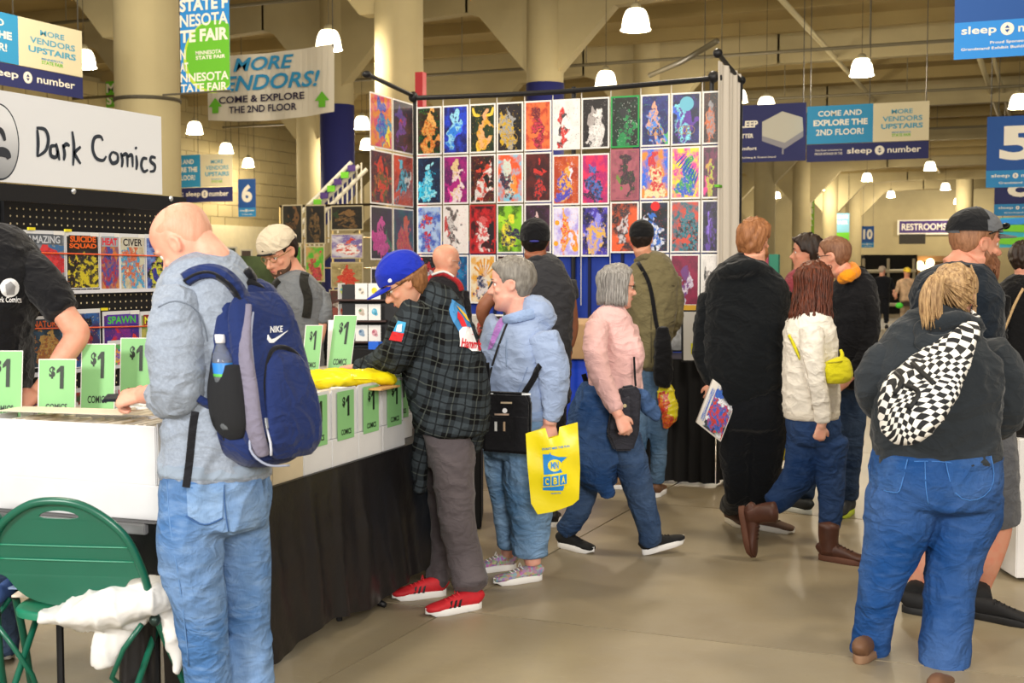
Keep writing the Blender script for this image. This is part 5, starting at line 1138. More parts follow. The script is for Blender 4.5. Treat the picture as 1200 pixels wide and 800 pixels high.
    def strap(s, pts, w_, m, name='strap', th=.004, sub=4, off=.005, parent=None):
        Q = crs(np.array([(p[0], p[1]) for p in pts], float), sub); H_ = [s.hit(x, y, off) for x, y in Q]
        P = np.array([tuple(h[0]) for h in H_]); N = np.array([tuple(h[1]) for h in H_])
        for _ in range(2): P[1:-1] = (P[:-2] + 2 * P[1:-1] + P[2:]) / 4; N[1:-1] = (N[:-2] + N[1:-1] + N[2:]) / 3
        T = np.gradient(P, axis=0); T /= np.maximum(np.linalg.norm(T, axis=1), 1e-9)[:, None]; S = np.cross(T, N); S /= np.maximum(np.linalg.norm(S, axis=1), 1e-9)[:, None]; N = np.cross(S, T)
        ww = w_ * s.k / 2; n = len(P); V = np.concatenate([P + S * ww - N * th, P - S * ww - N * th, P - S * ww + N * th, P + S * ww + N * th])
        F = [(a * n + i, a * n + i + 1, ((a + 1) % 4) * n + i + 1, ((a + 1) % 4) * n + i) for a in range(4) for i in range(n - 1)] + [(0, n, 2 * n, 3 * n), (n - 1, 4 * n - 1, 3 * n - 1, 2 * n - 1)]
        return Geo().add(V, F).build(name, m, parent or s.t, True)
    def decal(s, polys, m, name='print', off=.004, step=5, parent=None):
        """flat print that lies on the cloth: filled pixel outlines pressed on the surface"""
        g = Geo()
        for pts in polys:
            bmm = bmesh.new(); vs = [bmm.verts.new((x, y, 0)) for x, y in pts]; bmm.faces.new(vs)
            bmesh.ops.triangulate(bmm, faces=bmm.faces)
            for _ in range(2):
                es = [e for e in bmm.edges if e.calc_length() > step]
                if es: bmesh.ops.subdivide_edges(bmm, edges=es, cuts=1); bmesh.ops.triangulate(bmm, faces=bmm.faces)
            bmm.verts.ensure_lookup_table(); g.add([s.hit(v.co.x, v.co.y, off)[0] for v in bmm.verts], [tuple(v.index for v in f.verts) for f in bmm.faces]); bmm.free()
        return g.build(name, m, parent or s.t)
    def dtext(s, txt, x0, y0, x1, y1, m, off=.006, bold=.04, dy=0, shear=0, name='lettering', parent=None):
        X, Y, F = tmesh(txt, bold, shear); return Geo().add([s.hit(x0 + a * (x1 - x0), y1 + b * (y0 - y1) + a * dy, off)[0] for a, b in zip(X, Y)], F).build(name, m, parent or s.t)
SHORT = ([-.45, -.25, -.15, -.06, .06, .12, .2, .3, .4], [-.36, -.34, -.2, .07, .09, .02, .17, .29, .31])
def jeanseam(F, pts, m=None, w_=1.2): F.strap(pts, w_, m or mat('24477a', .8), 'seam', .0012, off=.002)

# ---- 1 man in the grey sweater with the backpack
f = Fig('balding man in a light grey sweater and pale jeans wearing a navy backpack', 4.12, 252, 'e3a78f', .006, .011)
f.torso([(267, 301, .05, 20, .075), (261, 314, .03, 38, .12), (247, 342, 0, 58, .18), (243, 400, -.0, 57, .19), (248, 450, 0, 54, .17), (252, 500, 0, 60, .17), (252, 540, 0, 63, .18), (252, 556, 0, 63, .18)])
f.sleeve([(212, 346, -.13, 28), (206, 385, -.17, 31), (206, 425, -.18, 32), (208, 458, -.16, 29), (196, 468, -.08, 22), (181, 460, .02, 16)], .66)
f.sleeve([(285, 350, .15, 26), (270, 400, .28, 27), (235, 450, .42, 22), (200, 455, .48, 16)], .66)
wr = f.P(168, 462, .10); f.arm([(196, 464, -.02, 13), (182, 461, .04, 12.5), (168, 463, .10, 11)])
f.hand(wr, -R0 * .93 + F0 * .25 - Z * .18, Z * .75 - F0 * .55, 48, 1.0, 1, 4)
f.arm([(200, 455, .48, 12), (178, 457, .5, 10)]); f.hand(f.P(176, 458, .5), -R0 * .95 - F0 * .2 - Z * .1, Z, 40, .95, -1)
f.head(217, 285, -.02, .255, -72, 36, -6, neck=f.P(256, 322, 0), nr=.066); f.body.loft([f.M @ Vector((0, -.2, -.1)), f.M @ Vector((0, -.2, -.38)), f.P(262, 318, .02)], [.045, .055, .055], None, R0, 12, 4)
f.torso([(252, 545, 0, 60, .17), (252, 575, 0, 64, .19), (250, 610, 0, 60, .18)], .8, g=f.bot)
kn = G(250, 850, 0)
f.leg([(222, 590, -.08, 36), (221, 640, -.09, 38), (232, 700, -.08, 32), (240, 750, -.06, 28), (246, 800, -.04, 27), (252, 855, -.03, 27)])
f.leg([(280, 590, .06, 33), (288, 650, .07, 31), (290, 710, .07, 28), (292, 760, .07, 26), (297, 810, .06, 25), (300, 862, .05, 25)])
f.shoe((262, 880), (200, 890), mat('4a4a50', .6), mat('d8d6d0', .6)); f.shoe((312, 866), (255, 874), mat('4a4a50', .6), mat('d8d6d0', .6))
j1 = denim('4c78b0', .55, 3.2)
f.finish(cloth('8a94a3', .08, 200, 8, heather=.35), j1, 'sweater', 'jeans', 2, .010, .012, 15, 17)
HB = hairmat('b98a68', 'a06f50'); f.brows(HB)
f.shell('hair', hairmat('d7a188', 'cc947a'), ([-.45, -.25, -.15, -.06, .06, .14, .3], [-.36, -.33, -.18, .04, .08, .2, .42]), .005, (.26, -.1, .9), .001, soft=.25)
f.shell('beard', hairmat('c9a08c', 'b98a76'), ([-.05, .0, .08, .2, .32, .4], [-.05, -.08, -.2, -.26, -.31, -.33]), .008, None, .003, soft=.06, beard=True)
f.torso([(252, 538, 0, 63.5, .185), (252, 551, 0, 64.5, .19)], 0, g=(hg := Geo())); hg.build('hem', cloth('8b99aa', .06), f.t, True)
f.strap([(186, 360), (205, 352), (228, 362), (240, 382), (243, 400)], 1.4, mat('6c7684', .8), 'seam', .0015, off=.002)
jeanseam(f, [(196, 562), (200, 620), (212, 690), (222, 780)], mat('5f86b8', .8), 1.2)
f.strap([(262, 568), (264, 600), (268, 622)], 1.4, mat('35598c', .8), 'seam', .0015, off=.002)
f.decal([[(219, 568), (262, 566), (260, 606), (240, 615), (221, 604)]], denim('5a86bd', .6), 'back_pocket', .004, 8); f.strap([(219, 604), (240, 615), (261, 606)], 1.5, mat('34598f', .8), 'stitching', .0012, off=.006)
man1 = f
# backpack
NV = cloth('1c2c5e', .12, 160, 6, .25, .75); GRY = cloth('7a7688', .1, 160, 6, .2, .8); BB = cloth('15161c', .1, 200, 8, .2, .7)
bp = thing('backpack', 'navy and grey backpack worn by the man in the grey sweater', 'backpack', f.P(300, 440, .0))
bc = f.P(297, 437, -.06); bn = (R0 * .80 - F0 * .60).normalized(); bw = (R0 * .60 + F0 * .80).normalized(); bu = (Z * 1.0 - bn * .16).normalized()
def BP(x, y, z): return bc + bw * x * .95 + bn * y * .8 + bu * z
g = Geo(); g.loft([BP(0, -.02, .30), BP(0, -.02, .26), BP(0, -.01, .14), BP(0, .0, 0), BP(0, .01, -.14), BP(0, .01, -.24), BP(0, 0, -.285)], [.085, .13, .15, .158, .15, .135, .09], [.03, .06, .085, .095, .10, .09, .05], bw, 24, 5, 3.2); g.build('main_body', NV, bp, True)
g = Geo(); g.loft([BP(.0, .07, .255), BP(0, .085, .2), BP(0, .10, .08), BP(0, .115, -.06), BP(0, .11, -.18), BP(0, .09, -.26)], [.085, .122, .138, .145, .138, .10], [.02, .035, .045, .05, .05, .03], bw, 24, 5, 3.5); g.build('front_compartment', NV, bp, True)
g = Geo(); g.loft([BP(.02, .135, .07), BP(.02, .15, .03), BP(.02, .165, -.08), BP(.02, .16, -.2), BP(.02, .14, -.255)], [.045, .085, .11, .11, .08], [.015, .028, .035, .035, .02], bw, 24, 5, 3.5); g.build('front_pocket', NV, bp, True)
for sx in (-1, 1):
    g = Geo(); g.loft([BP(.02 + sx * .03, .175, .03), BP(.02 + sx * .065, .19, -.06), BP(.02 + sx * .07, .188, -.16), BP(.02 + sx * .06, .178, -.22)], [.01, .02, .024, .02], [.008] * 4, bw, 10, 4); g.build('grey_panel', GRY, bp, True)
g = Geo(); g.loft([BP(-.075, .11, .22), BP(-.118, .125, .1), BP(-.13, .14, -.03), BP(-.128, .14, -.15), BP(-.10, .13, -.24)], [.012, .02, .022, .024, .02], [.02, .03, .035, .035, .03], bw, 10, 4); g.build('grey_panel', GRY, bp, True)
g = Geo(); q = [BP(-.09 + .0, .16, -.2), BP(-.095, .165, -.1), BP(-.075, .165, 0), BP(-.03, .155, .075), BP(.03, .155, .085), BP(.09, .155, .05), BP(.125, .16, -.03)]; g.tube(q, .009, 8, 5); g.build('zip', BB, bp, True)
g = Geo(); q = [BP(-.12, .045, -.2), BP(-.135, .05, -.05), BP(-.13, .05, .1), BP(-.09, .045, .23), BP(0, .035, .29), BP(.09, .045, .24)]; g.tube(q, .013, 8, 5); g.build('zip', BB, bp, True)
g = Geo(); q = [BP(-.14, -.01, -.2), BP(-.155, -.005, -.02), BP(-.145, -.0, .12), BP(-.10, -.0, .25), BP(0, 0, .318)]; g.tube(q, .012, 8, 5); g.build('zip', BB, bp, True)
g = Geo(); q = [BP(-.1, .17, -.15), BP(-.1, .185, -.2), BP(-.1, .18, -.24)]; g.tube(q, .004, 6, 2); Geo().box(BP(-.1, .178, -.14), (.008, .004, .016), (bw, bn, bu)).build('zip_pull', mat('c8ccd0', .3, .9), bp, bevel=.001); g.build('pull_cord', mat('b8bcc8', .5), bp, True)
g = Geo(); q = [BP(-.12, .13, -.14), BP(-.14, .12, -.22), BP(-.10, .15, -.27), BP(-.02, .17, -.28)]; g.tube(q, .004, 6, 4); g.build('piping', mat('9aa2b8', .5), bp, True)
g = Geo(); q = [BP(-.07, .135, .20), BP(-.10, .145, .12), BP(-.115, .16, .02)]; g.tube(q, .004, 6, 4); g.build('piping', mat('9aa2b8', .5), bp, True)
g = Geo(); g.loft([BP(-.02, -.01, .30), BP(-.02, -.02, .345), BP(.02, -.02, .345), BP(.02, -.01, .30)], .008 * np.ones(4), None, bn, 8, 4); g.build('grab_handle', BB, bp, True)
# side mesh pocket
ms = NT('mesh'); ms.bump(ms.a('ShaderNodeTexVoronoi', None, Scale=220).outputs[0], .6, .003); MSH = ms.fin(lin('14161b'), .8)
g = Geo(); g.loft([BP(-.15, .05, .03), BP(-.16, .05, -.05), BP(-.155, .05, -.14), BP(-.135, .05, -.185)], [.028, .038, .036, .02], [.062, .072, .068, .04], bw, 18, 5, 2.6); g.build('side_pocket', MSH, bp, True)
# swoosh and wordmark on the upper front
Pz = Pl(BP(0, .152, .12), bw, bu); 
sw = [(-.045, .008), (-.05, -.006), (-.042, -.018), (-.025, -.018), (.05, .018), (-.015, -.004), (-.033, -.007), (-.04, -.001)]
g = Geo(); Pz.poly(g, [(x * .9 + .01, y) for x, y in sw], .0, .004); g.build('check_mark', mat('e8eaee', .4), bp); g = Geo(); Pz.text(g, 'NIKE', -.02, .014, .035, .034, .002, .05, .2); g.build('lettering', mat('e8eaee', .4), bp)
# shoulder strap over his back, hanging webbing
f.strap([(219, 330), (232, 321), (250, 320), (268, 330), (282, 350), (290, 372)], 15, NV, 'padded_strap', .012, off=.014, parent=bp); f.strap([(219, 333), (232, 325), (250, 325), (267, 336), (279, 355)], 3, BB, 'strap_edge', .013, off=.016, parent=bp)
f.strap([(286, 318), (296, 332), (300, 346)], 10, BB, 'padded_strap', .01, off=.012, parent=bp)
Geo().loft([f.P(229, 482, -.27), f.P(226, 500, -.27), f.P(222, 540, -.24), f.P(218, 571, -.24)], [.0125] * 4, [.002] * 4, R0, 8, 3, 4).build('hanging_webbing', BB, bp)
g = Geo(); g.loft([BP(-.14, -.05, -.15), f.P(252, 480, -.16), f.P(232, 466, -.2)], [.04, .028, .012], [.012] * 3, Z, 10, 4); g.build('strap_wing', NV, bp, True)
# bottle
wt = thing('water_bottle', 'clear plastic water bottle with a white cap in the backpack side pocket', 'bottle', BP(-.18, 0, -.05)); Mb = Matrix.Translation(BP(-.16, .05, -.16)) @ (Matrix((bw, bn, bu)).transposed().to_4x4())
gl = NT('pet'); gl.bsdf.inputs['Transmission Weight'].default_value = .85; gl.bsdf.inputs['IOR'].default_value = 1.2; glm = gl.fin(lin('dfe8f0'), .08)
Geo().lathe([(0, 0), (.028, .0), (.032, .01), (.032, .20), (.030, .225), (.016, .255), (.0135, .262), (.0135, .27)], Mb, 24).build('bottle_body', glm, wt, True)
Geo().lathe([(.0, .292), (.014, .292), (.0155, .288), (.0155, .266), (.0, .266)], Mb, 20).build('bottle_cap', mat('f2f2f4', .4), wt, True)
Geo().lathe([(.0328, .165), (.0328, .205)], Mb, 24).build('bottle_label', mat('2f7fd0', .4), wt, True); Geo().lathe([(.0332, .163), (.0332, .172)], Mb, 24).build('label_band', mat('5ab04a', .4), wt, True)

# ---- 2 vendor at the left edge
f = Fig('vendor in a black T-shirt reaching into the boxes, cropped by the left edge', 5.0, -10, 'd69a80', .007)
f.torso([(-28, 282, 0, 18, .07), (-12, 292, 0, 42, .16), (-6, 320, 0, 56, .2), (-12, 370, 0, 47, .2), (-14, 420, 0, 47, .19), (-14, 480, 0, 48, .19), (-14, 520, 0, 48, .19)])
f.sleeve([(22, 306, .0, 22), (50, 330, -.05, 25), (74, 366, -.08, 21)], .6)
f.arm([(60, 345, -.06, 14), (84, 380, -.08, 14.5), (91, 392, -.08, 14), (76, 415, -.1, 13), (55, 446, -.14, 10), (44, 460, -.16, 9.5)]); f.hand(f.P(42, 462, -.16), -R0 * .8 - Z * .5 - F0 * .1, -F0 * .8 + Z * .5, 40, 1.0, 1)
f.sleeve([(-50, 306, 0, 22), (-66, 360, -.05, 22)], .6); f.arm([(-66, 360, -.05, 13), (-60, 420, -.1, 12), (-30, 460, -.16, 9)]); f.hand(f.P(-30, 460, -.16), R0 * .7 - Z * .6, -F0, 40, 1, -1)
f.head(-36, 240, -.05, .25, 150, 40, 0, neck=f.P(-26, 290, 0))
f.leg([(-30, 520, 0, 28), (-30, 620, -.02, 24), (-30, 700, .0, 18), (-30, 770, .0, 15)]); f.leg([(0, 520, 0, 28), (4, 620, -.02, 24), (6, 700, .0, 18), (8, 765, .0, 15)])
bs = mat('39537f', .8, var=.2, vs=20); f.shoe((-14, 756), (24, 786), bs, mat('dcd8d0', .6), laces=mat('c8ccd8', .6), L_=.29, tag_='blue running shoe with pale laces'); f.shoe((-46, 762), (-20, 795), bs, mat('dcd8d0', .6), laces=mat('c8ccd8', .6), L_=.29)
f.finish(cloth('141417', .1, 220), denim('26395c', .2), 'shirt', 'jeans', 4, .008, .006)
f.brows(hairmat('3a2a20', '2a1c14')); f.shell('hair', hairmat('4a3526', '2c1e16'), SHORT, .05)
f.decal([[(11 + 11 * math.cos(a), 337 + 11 * math.sin(a)) for a in np.linspace(0, 6.28, 22, endpoint=False)]], mat('dcdcdc', .7), 'round_logo', .004); f.decal([[(6, 334), (12, 330), (17, 335), (16, 345), (7, 345)]], mat('8a8a8c', .7), 'logo_figure', .006)
f.dtext('Dark Comics', -8, 347, 24, 354, mat('e2e2e2', .7), bold=.02)

# ---- 3 man in the backwards tan cap
f = Fig('bearded man in a backwards tan cap, glasses and grey T-shirt looking down', 7.0, 345, 'd29c80', .007)
f.torso([(352, 323, .02, 12, .06), (350, 333, 0, 28, .13), (349, 352, 0, 33, .16), (349, 400, 0, 30, .15), (349, 450, 0, 30, .15), (349, 490, 0, 30, .15)])
f.sleeve([(374, 345, 0, 11), (377, 362, -.03, 11.5), (377, 378, -.05, 10.5)], .6); f.arm([(376, 366, -.04, 8), (374, 390, -.06, 7.5), (364, 415, -.15, 6.5), (352, 432, -.25, 5.5)]); f.hand(f.P(352, 432, -.25), -R0 * .6 - F0 * .5 - Z * .5, Z, 35, .9, 1)
f.sleeve([(322, 345, 0, 11), (318, 362, -.03, 11), (316, 380, -.05, 10)], .6); f.arm([(317, 370, -.05, 8), (317, 400, -.08, 7), (330, 428, -.2, 5.5)])
f.head(327, 296, -.03, .262, -150, 26, 4, neck=f.P(350, 330, .02), nr=.06)
f.leg([(338, 490, 0, 16), (338, 560, 0, 14), (338, 640, .0, 10)]); f.leg([(360, 490, 0, 16), (360, 560, 0, 14), (360, 640, .0, 10)])
f.shoe((338, 650), (328, 662), mat('333', .6) if False else mat('33333a', .6), mat('c8c8c8', .6), L_=.28); f.shoe((362, 650), (356, 662), mat('33333a', .6), mat('c8c8c8', .6), L_=.28)
f.finish(cloth('6c6f72', .08, 220, heather=.15), denim('2c3c58', .2), 'shirt', 'jeans', 6, .008)
HD = hairmat('34241b', '1d1410'); f.brows(HD); f.shell('hair', HD, SHORT, .055, amp=.02); f.shell('beard', hairmat('5f4636', '4a3428'), ([-.05, .0, .08, .2, .32, .4], [-.0, -.04, -.2, -.26, -.22, -.22]), .012, None, .01, soft=.05, beard=True)
cp = f.cap(cloth('cdbfa6', .06, 220), back=True, bz=.14, bl=.2, hh=.02, thick=.075, tilt=-.1)
g = Geo(); g.tube([f.M @ Vector((x, .35 + .09 * math.cos(x * 4), .15)) for x in (-.2, -.12, 0, .12, .2)], .02 * f.H, 8, 3); g.build('adjusting_strap', mat('17171a', .7), cp, True)
Geo().ball(f.M @ Vector((0, .33, .23)), (.12 * f.H, .11 * f.H, .07 * f.H), f.M.to_3x3() * (1 / f.H)).build('opening_hair', HD, cp, True)
for (x, y_, z_) in ((-.2, .1, .42), (.2, .12, .42), (0, -.3, .45), (.28, -.1, .36)): Geo().ball(f.M @ Vector((x, y_, z_)), (.012 * f.H,) * 3, nu=8, nv=6).build('eyelet', mat('17171a', .7), cp)
f.glasses(mat('a88a5a', .3, .7))
f.strap([(357, 322), (356, 334), (361, 350), (358, 372)], 10, cloth('24231f'), 'backpack_strap', .008, off=.01); f.strap([(328, 328), (320, 340), (318, 356)], 8, cloth('24231f'), 'backpack_strap', .008, off=.01)
g = Geo(); g.loft([f.P(378, 345, .14), f.P(380, 390, .16), f.P(380, 420, .15)], [.04, .05, .04], [.09, .11, .09], R0, 14, 4, 3); g.build('backpack', cloth('161618'), f.t, True)
f.strap([(327, 362), (334, 366), (338, 378), (332, 372), (328, 380)], 1.5, mat('3c3e40', .8), 'chest_print', .001, off=.003)

# ---- 4 plaid shirt
pt = NT('plaid'); mp = pt.a('ShaderNodeMapping'); pt.s(mp.inputs[0], pt.co()); mp.inputs['Rotation'].default_value = (0, math.radians(-14), -YAW)
nzz = pt.noise(5, 2); va = pt.a('ShaderNodeVectorMath', {'operation': 'MULTIPLY_ADD'}); pt.s(va.inputs[0], nzz.outputs[1]); va.inputs[1].default_value = (.05, .05, .05); pt.s(va.inputs[2], mp.outputs[0])
sp = pt.a('ShaderNodeSeparateXYZ'); pt.s(sp.inputs[0], va.outputs[0])
def bands(c, per, lo, hi):
    m_ = pt.math('FRACT', pt.math('MULTIPLY', c, 1 / per)); return pt.math('MULTIPLY', pt.math('GREATER_THAN', m_, lo), pt.math('LESS_THAN', m_, hi))
x_, y_, z_ = sp.outputs; h_ = pt.math('ADD', x_, pt.math('MULTIPLY', y_, .25))
c0 = lin('363d42')
wide = pt.math('ADD', pt.math('MULTIPLY', bands(h_, .115, .0, .42), .5), pt.math('MULTIPLY', bands(z_, .115, .0, .42), .5))
col = pt.mix(wide, c0, lin('0c0d0f')); th1 = pt.math('MAXIMUM', bands(h_, .115, .19, .235), bands(z_, .115, .19, .235)); th2 = pt.math('MAXIMUM', bands(h_, .115, .68, .74), bands(z_, .115, .68, .74))
col = pt.mix(pt.math('MULTIPLY', th1, .3), col, lin('6f756e')); col = pt.mix(pt.math('MULTIPLY', th2, .75), col, lin('0b0c0e'))
pt.folds(.3, pt.noise(200, 2).outputs[0], 1.3, 6); PLAID = pt.fin(col, .9, 0, .15)
f = Fig('person in a blue cap, dark plaid shirt and red shoes bending over the comic boxes', 6.15, 530, 'd6a185', .0065)
f.torso([(497, 338, .02, 13, .07), (508, 352, 0, 26, .14), (512, 375, 0, 38, .19), (516, 405, 0, 45, .21), (521, 440, 0, 49, .22), (527, 475, 0, 47, .22), (528, 505, 0, 43, .21)])
f.top.loft([f.P(499, 470, 0), f.P(494, 520, 0), f.P(492, 577, 0)], [.05, .045, .03], [.06, .05, .04], R0, 12, 4)
f.top.loft([f.P(548, 490, 0), f.P(552, 512, 0), f.P(554, 527, 0)], [.08, .07, .05], [.12, .11, .08], R0, 12, 4)
f.sleeve([(492, 362, -.17, 20), (478, 388, -.2, 23), (466, 412, -.16, 21), (450, 424, -.02, 17), (434, 429, .1, 13), (420, 430, .22, 9)], .6)
f.sleeve([(530, 370, .15, 18), (500, 400, .35, 17), (465, 425, .55, 13), (440, 426, .68, 9)], .6)
f.arm([(428, 430, .15, 7), (418, 430, .24, 6)]); f.hand(f.P(417, 430, .24), -R0 + F0 * .5 - Z * .1, Z, 18, .9, 1)
f.arm([(445, 426, .62, 7), (432, 427, .72, 6)]); f.hand(f.P(432, 427, .72), -R0 + F0 * .4 - Z * .1, Z, 22, .9, -1)
f.head(474, 331, -.05, .262, -97, 32, -4, neck=f.P(497, 346, 0), nr=.062)
f.torso([(527, 495, 0, 34, .18), (528, 520, 0, 30, .17), (529, 545, 0, 27, .16)], .8, g=f.bot)
rs = mat('c0202a', .65, var=.1, vs=30); sw_ = mat('e8e6e4', .5)
a1 = f.shoe((563, 712), (501, 722), rs, sw_, laces=mat('d03038', .6), stripes=mat('15151a', .5), L_=.29, hgt=.08, tag_='red suede trainer with three black stripes'); a2 = f.shoe((522, 697), (482, 701), rs, sw_, laces=mat('d03038', .6), stripes=mat('15151a', .5), L_=.27, hgt=.08)
f.leg([(532, 520, -.06, 26), (532, 560, -.1, 25), (536, 610, -.14, 22), (544, 650, -.12, 21)], a1 + Z * .0, ar=.082, br=1.05)
f.leg([(520, 530, .1, 23), (520, 580, .13, 20), (521, 630, .12, 17), (516, 670, .1, 15)], a2, ar=.07)
f.finish(PLAID, cloth('564f52', .1, 220), 'plaid_shirt', 'trousers', 8, .010, .010, 16, 17)
HR = hairmat('9a6a42', '6a4428'); f.brows(HR); f.shell('hair', HR, ([-.45, -.25, -.15, -.06, .04, .1, .2, .3], [-.42, -.42, -.38, .0, .02, .0, .17, .29]), .08, (.06, -2, 1), amp=.02, freq=20)
CB = cloth('1c2fa8', .06, 220); cp = f.cap(CB, bz=.10, thick=.075, hh=.03, bl=.34, tilt=-.05)
f.glasses(mat('2a2420', .3))
for (x, y_, z_, c_, l_, s_) in ((.335, .2, .2, 'e8e8f0', 'side_mark', .03),): Geo().ball(f.M @ Vector((-x, y_, z_)), (.012 * f.H, .05 * f.H, .035 * f.H), f.M.to_3x3() * (1 / f.H)).build(l_, mat(c_, .6), cp, True)
Geo().ball(f.M @ Vector((-.08, -.485, .2)), (.05 * f.H, .02 * f.H, .03 * f.H), f.M.to_3x3() * (1 / f.H)).build('back_mark', mat('d8303a', .6), cp, True)
# arm patch and back print
f.decal([[(467, 376), (476, 378), (472, 398), (458, 396)]], mat('3a9ac8', .7), 'arm_patch', .005); f.decal([[(461, 388), (474, 390), (471, 400), (457, 398)]], mat('c8242a', .7), 'patch_band', .0065); f.decal([[(467, 381), (472, 380), (471, 388), (465, 388)]], mat('d8e4e8', .7), 'patch_shape', .0075)
f.decal([[(529, 351), (543, 361), (550, 380), (556, 398), (552, 402), (540, 394), (534, 383), (527, 369), (526, 363), (533, 366)]], mat('3a80b8', .7), 'back_print', .006)
f.decal([[(535, 365), (541, 372), (547, 385), (540, 383), (535, 373)], [(548, 383), (553, 390), (552, 395), (548, 389)]], mat('d2202c', .7), 'red_shape', .009)
f.decal([[(533, 358), (545, 370), (549, 378), (546, 376), (536, 363)]], mat('e0b02a', .7), 'yellow_shape', .010)
f.decal([[(541, 384), (550, 384), (557, 404), (561, 412), (552, 412), (546, 407), (538, 406), (538, 398), (541, 394), (537, 388)]], mat('e8e8ea', .7), 'white_cloud', .011)
f.dtext("Hamm's", 539, 395, 561, 407, mat('c8202c', .6), .014, .03, dy=4, shear=.3)

# ---- 5 bald man at the art wall
f = Fig('bald man in a dark jacket with a red collar facing the art wall', 9.0, 522, 'd8a086', .01, .013)
f.torso([(520, 322, 0, 12, .07), (519, 332, 0, 24, .14), (518, 352, 0, 27, .17), (520, 400, 0, 26, .17), (520, 450, 0, 25, .16)])
f.sleeve([(541, 342, 0, 8), (545, 375, 0, 8), (542, 410, -.05, 7)]); f.sleeve([(496, 342, 0, 8), (494, 375, 0, 8), (498, 410, -.05, 7)])
f.head(523, 307, 0, .25, 52, 5, neck=f.P(519, 332, 0), nr=.065)
f.leg([(512, 450, 0, 12), (512, 500, 0, 10), (512, 560, 0, 8)]); f.leg([(528, 450, 0, 12), (528, 500, 0, 10), (528, 560, 0, 8)]); f.shoe((512, 580), (516, 572), mat('222226', .6), sw_, L_=.27); f.shoe((528, 580), (534, 572), mat('222226', .6), sw_, L_=.27)
f.finish(cloth('232124', .1), denim('22304a', .1), 'jacket', 'jeans', 10)
g = Geo(); g.torus = None; g.loft([f.P(502, 336, -.1), f.P(505, 326, -.06), f.P(520, 321, -.09), f.P(536, 330, -.1), f.P(541, 340, -.1)], [.03, .035, .03, .03, .02], [.02] * 5, Z, 10, 4); g.build('red_collar', cloth('a82a30'), f.t, True)
g = Geo(); g.loft([f.P(506, 322, -.1), f.P(520, 318, -.12), f.P(532, 324, -.12)], [.008] * 3, None, Z, 8, 3); g.build('white_collar_edge', mat('dcd8d8', .8), f.t, True); f.glasses(mat('c8c0b8', .3, .6))

# ---- 6 woman in the pale blue hoodie
f = Fig('woman with short grey hair in a pale blue hoodie holding a yellow bag', 6.6, 608, 'e4ac98', .0065)
f.torso([(606, 366, 0, 13, .07), (608, 376, 0, 30, .14), (607, 395, 0, 42, .19), (604, 425, 0, 46, .21), (604, 460, 0, 45, .21), (606, 487, 0, 46, .21)])
f.top.loft([f.P(577, 372, -.04), f.P(576, 382, -.02), f.P(582, 400, 0)], [.02, .05, .06], [.06, .1, .12], R0, 12, 3)
f.sleeve([(636, 394, -.14, 19), (647, 425, -.17, 19), (650, 455, -.17, 17), (648, 480, -.17, 13), (645, 492, -.17, 11)], .62)
f.sleeve([(585, 394, .16, 18), (577, 425, .18, 17), (578, 455, .15, 14), (584, 480, .1, 11)], .62); f.arm([(584, 478, .1, 8), (588, 492, .08, 6)])
f.arm([(645, 488, -.17, 9), (644, 497, -.17, 8)]); f.hand(f.P(644, 496, -.17), -Z + R0 * .05, -F0 * 1.0 + R0 * .1, 62, 1.0, 1, 3)
f.head(600, 333, 0, .275, -82, 3, 0, neck=f.P(610, 374, 0), nr=.07, jaw=1.1)
f.top.loft([f.P(618, 357, .02), f.P(628, 368, .0), f.P(638, 380, .02)], [.06, .09, .07], [.1, .13, .1], R0, 12, 3)
f.torso([(606, 480, 0, 45, .2), (608, 505, 0, 43, .2), (608, 530, 0, 40, .19)], .85, g=f.bot)
fls = NT('floral'); v1 = fls.a('ShaderNodeTexVoronoi', None, Scale=70); fls.s(v1.inputs['Vector'], fls.co()); FLO = fls.fin(fls.mix(.55, lin('6a6a74'), fls.mix(.4, v1.outputs['Color'], lin('c88a94'))), .8)
a1 = f.shoe((634, 679), (577, 686), FLO, sw_, laces=mat('f0eeec', .6), L_=.27, hgt=.07, tag_='floral grey low trainer with white laces'); a2 = f.shoe((604, 666), (561, 670), FLO, sw_, laces=mat('f0eeec', .6), L_=.25, hgt=.07)
f.leg([(620, 520, -.05, 32), (620, 560, -.08, 30), (621, 600, -.08, 26), (621, 635, -.06, 22), (621, 650, -.06, 21)], None)
f.leg([(594, 520, .08, 28), (594, 560, .08, 25), (598, 600, .09, 20), (597, 640, .1, 15)], None)
f.body.loft([f.P(621, 630, -.06), a1 + Z * .02], [.06, .042], None, R0, 12, 3); f.body.loft([f.P(597, 630, .1), a2 + Z * .02], [.05, .038], None, R0, 12, 3)
f.finish(cloth('95a6c6', .07, 230), denim('5e88b4', .5, 3), 'hoodie', 'cropped_jeans', 12, .009, .009, 16, 16)
GH = hairmat('8f8a82', '6a655e'); f.brows(hairmat('8a7c70', '7a6a5e')); f.shell('hair', GH, ([-.45, -.25, -.15, -.06, .06, .12, .2, .3, .4], [-.40, -.38, -.25, .05, .07, -.0, .17, .27, .29]), .045, amp=.018, freq=26, seed=5)
f.torso([(606, 478, 0, 46.5, .215), (606, 488, 0, 47, .215)], 0, g=(hg := Geo())); hg.build('hem', cloth('8aa0c6'), f.t, True)
g = Geo(); g.loft([f.P(606, 484, 0), f.P(608, 491, 0)], [.203, .2], [.2, .2], R0, 24, 2); g.build('pink_shirt_hem', cloth('c890c8'), f.t, True)
f.decal([[(586, 372), (580, 385), (574, 402), (572, 410), (577, 408), (583, 396), (591, 378), (592, 371)]], cloth('b07ac8'), 'purple_shirt', .004)
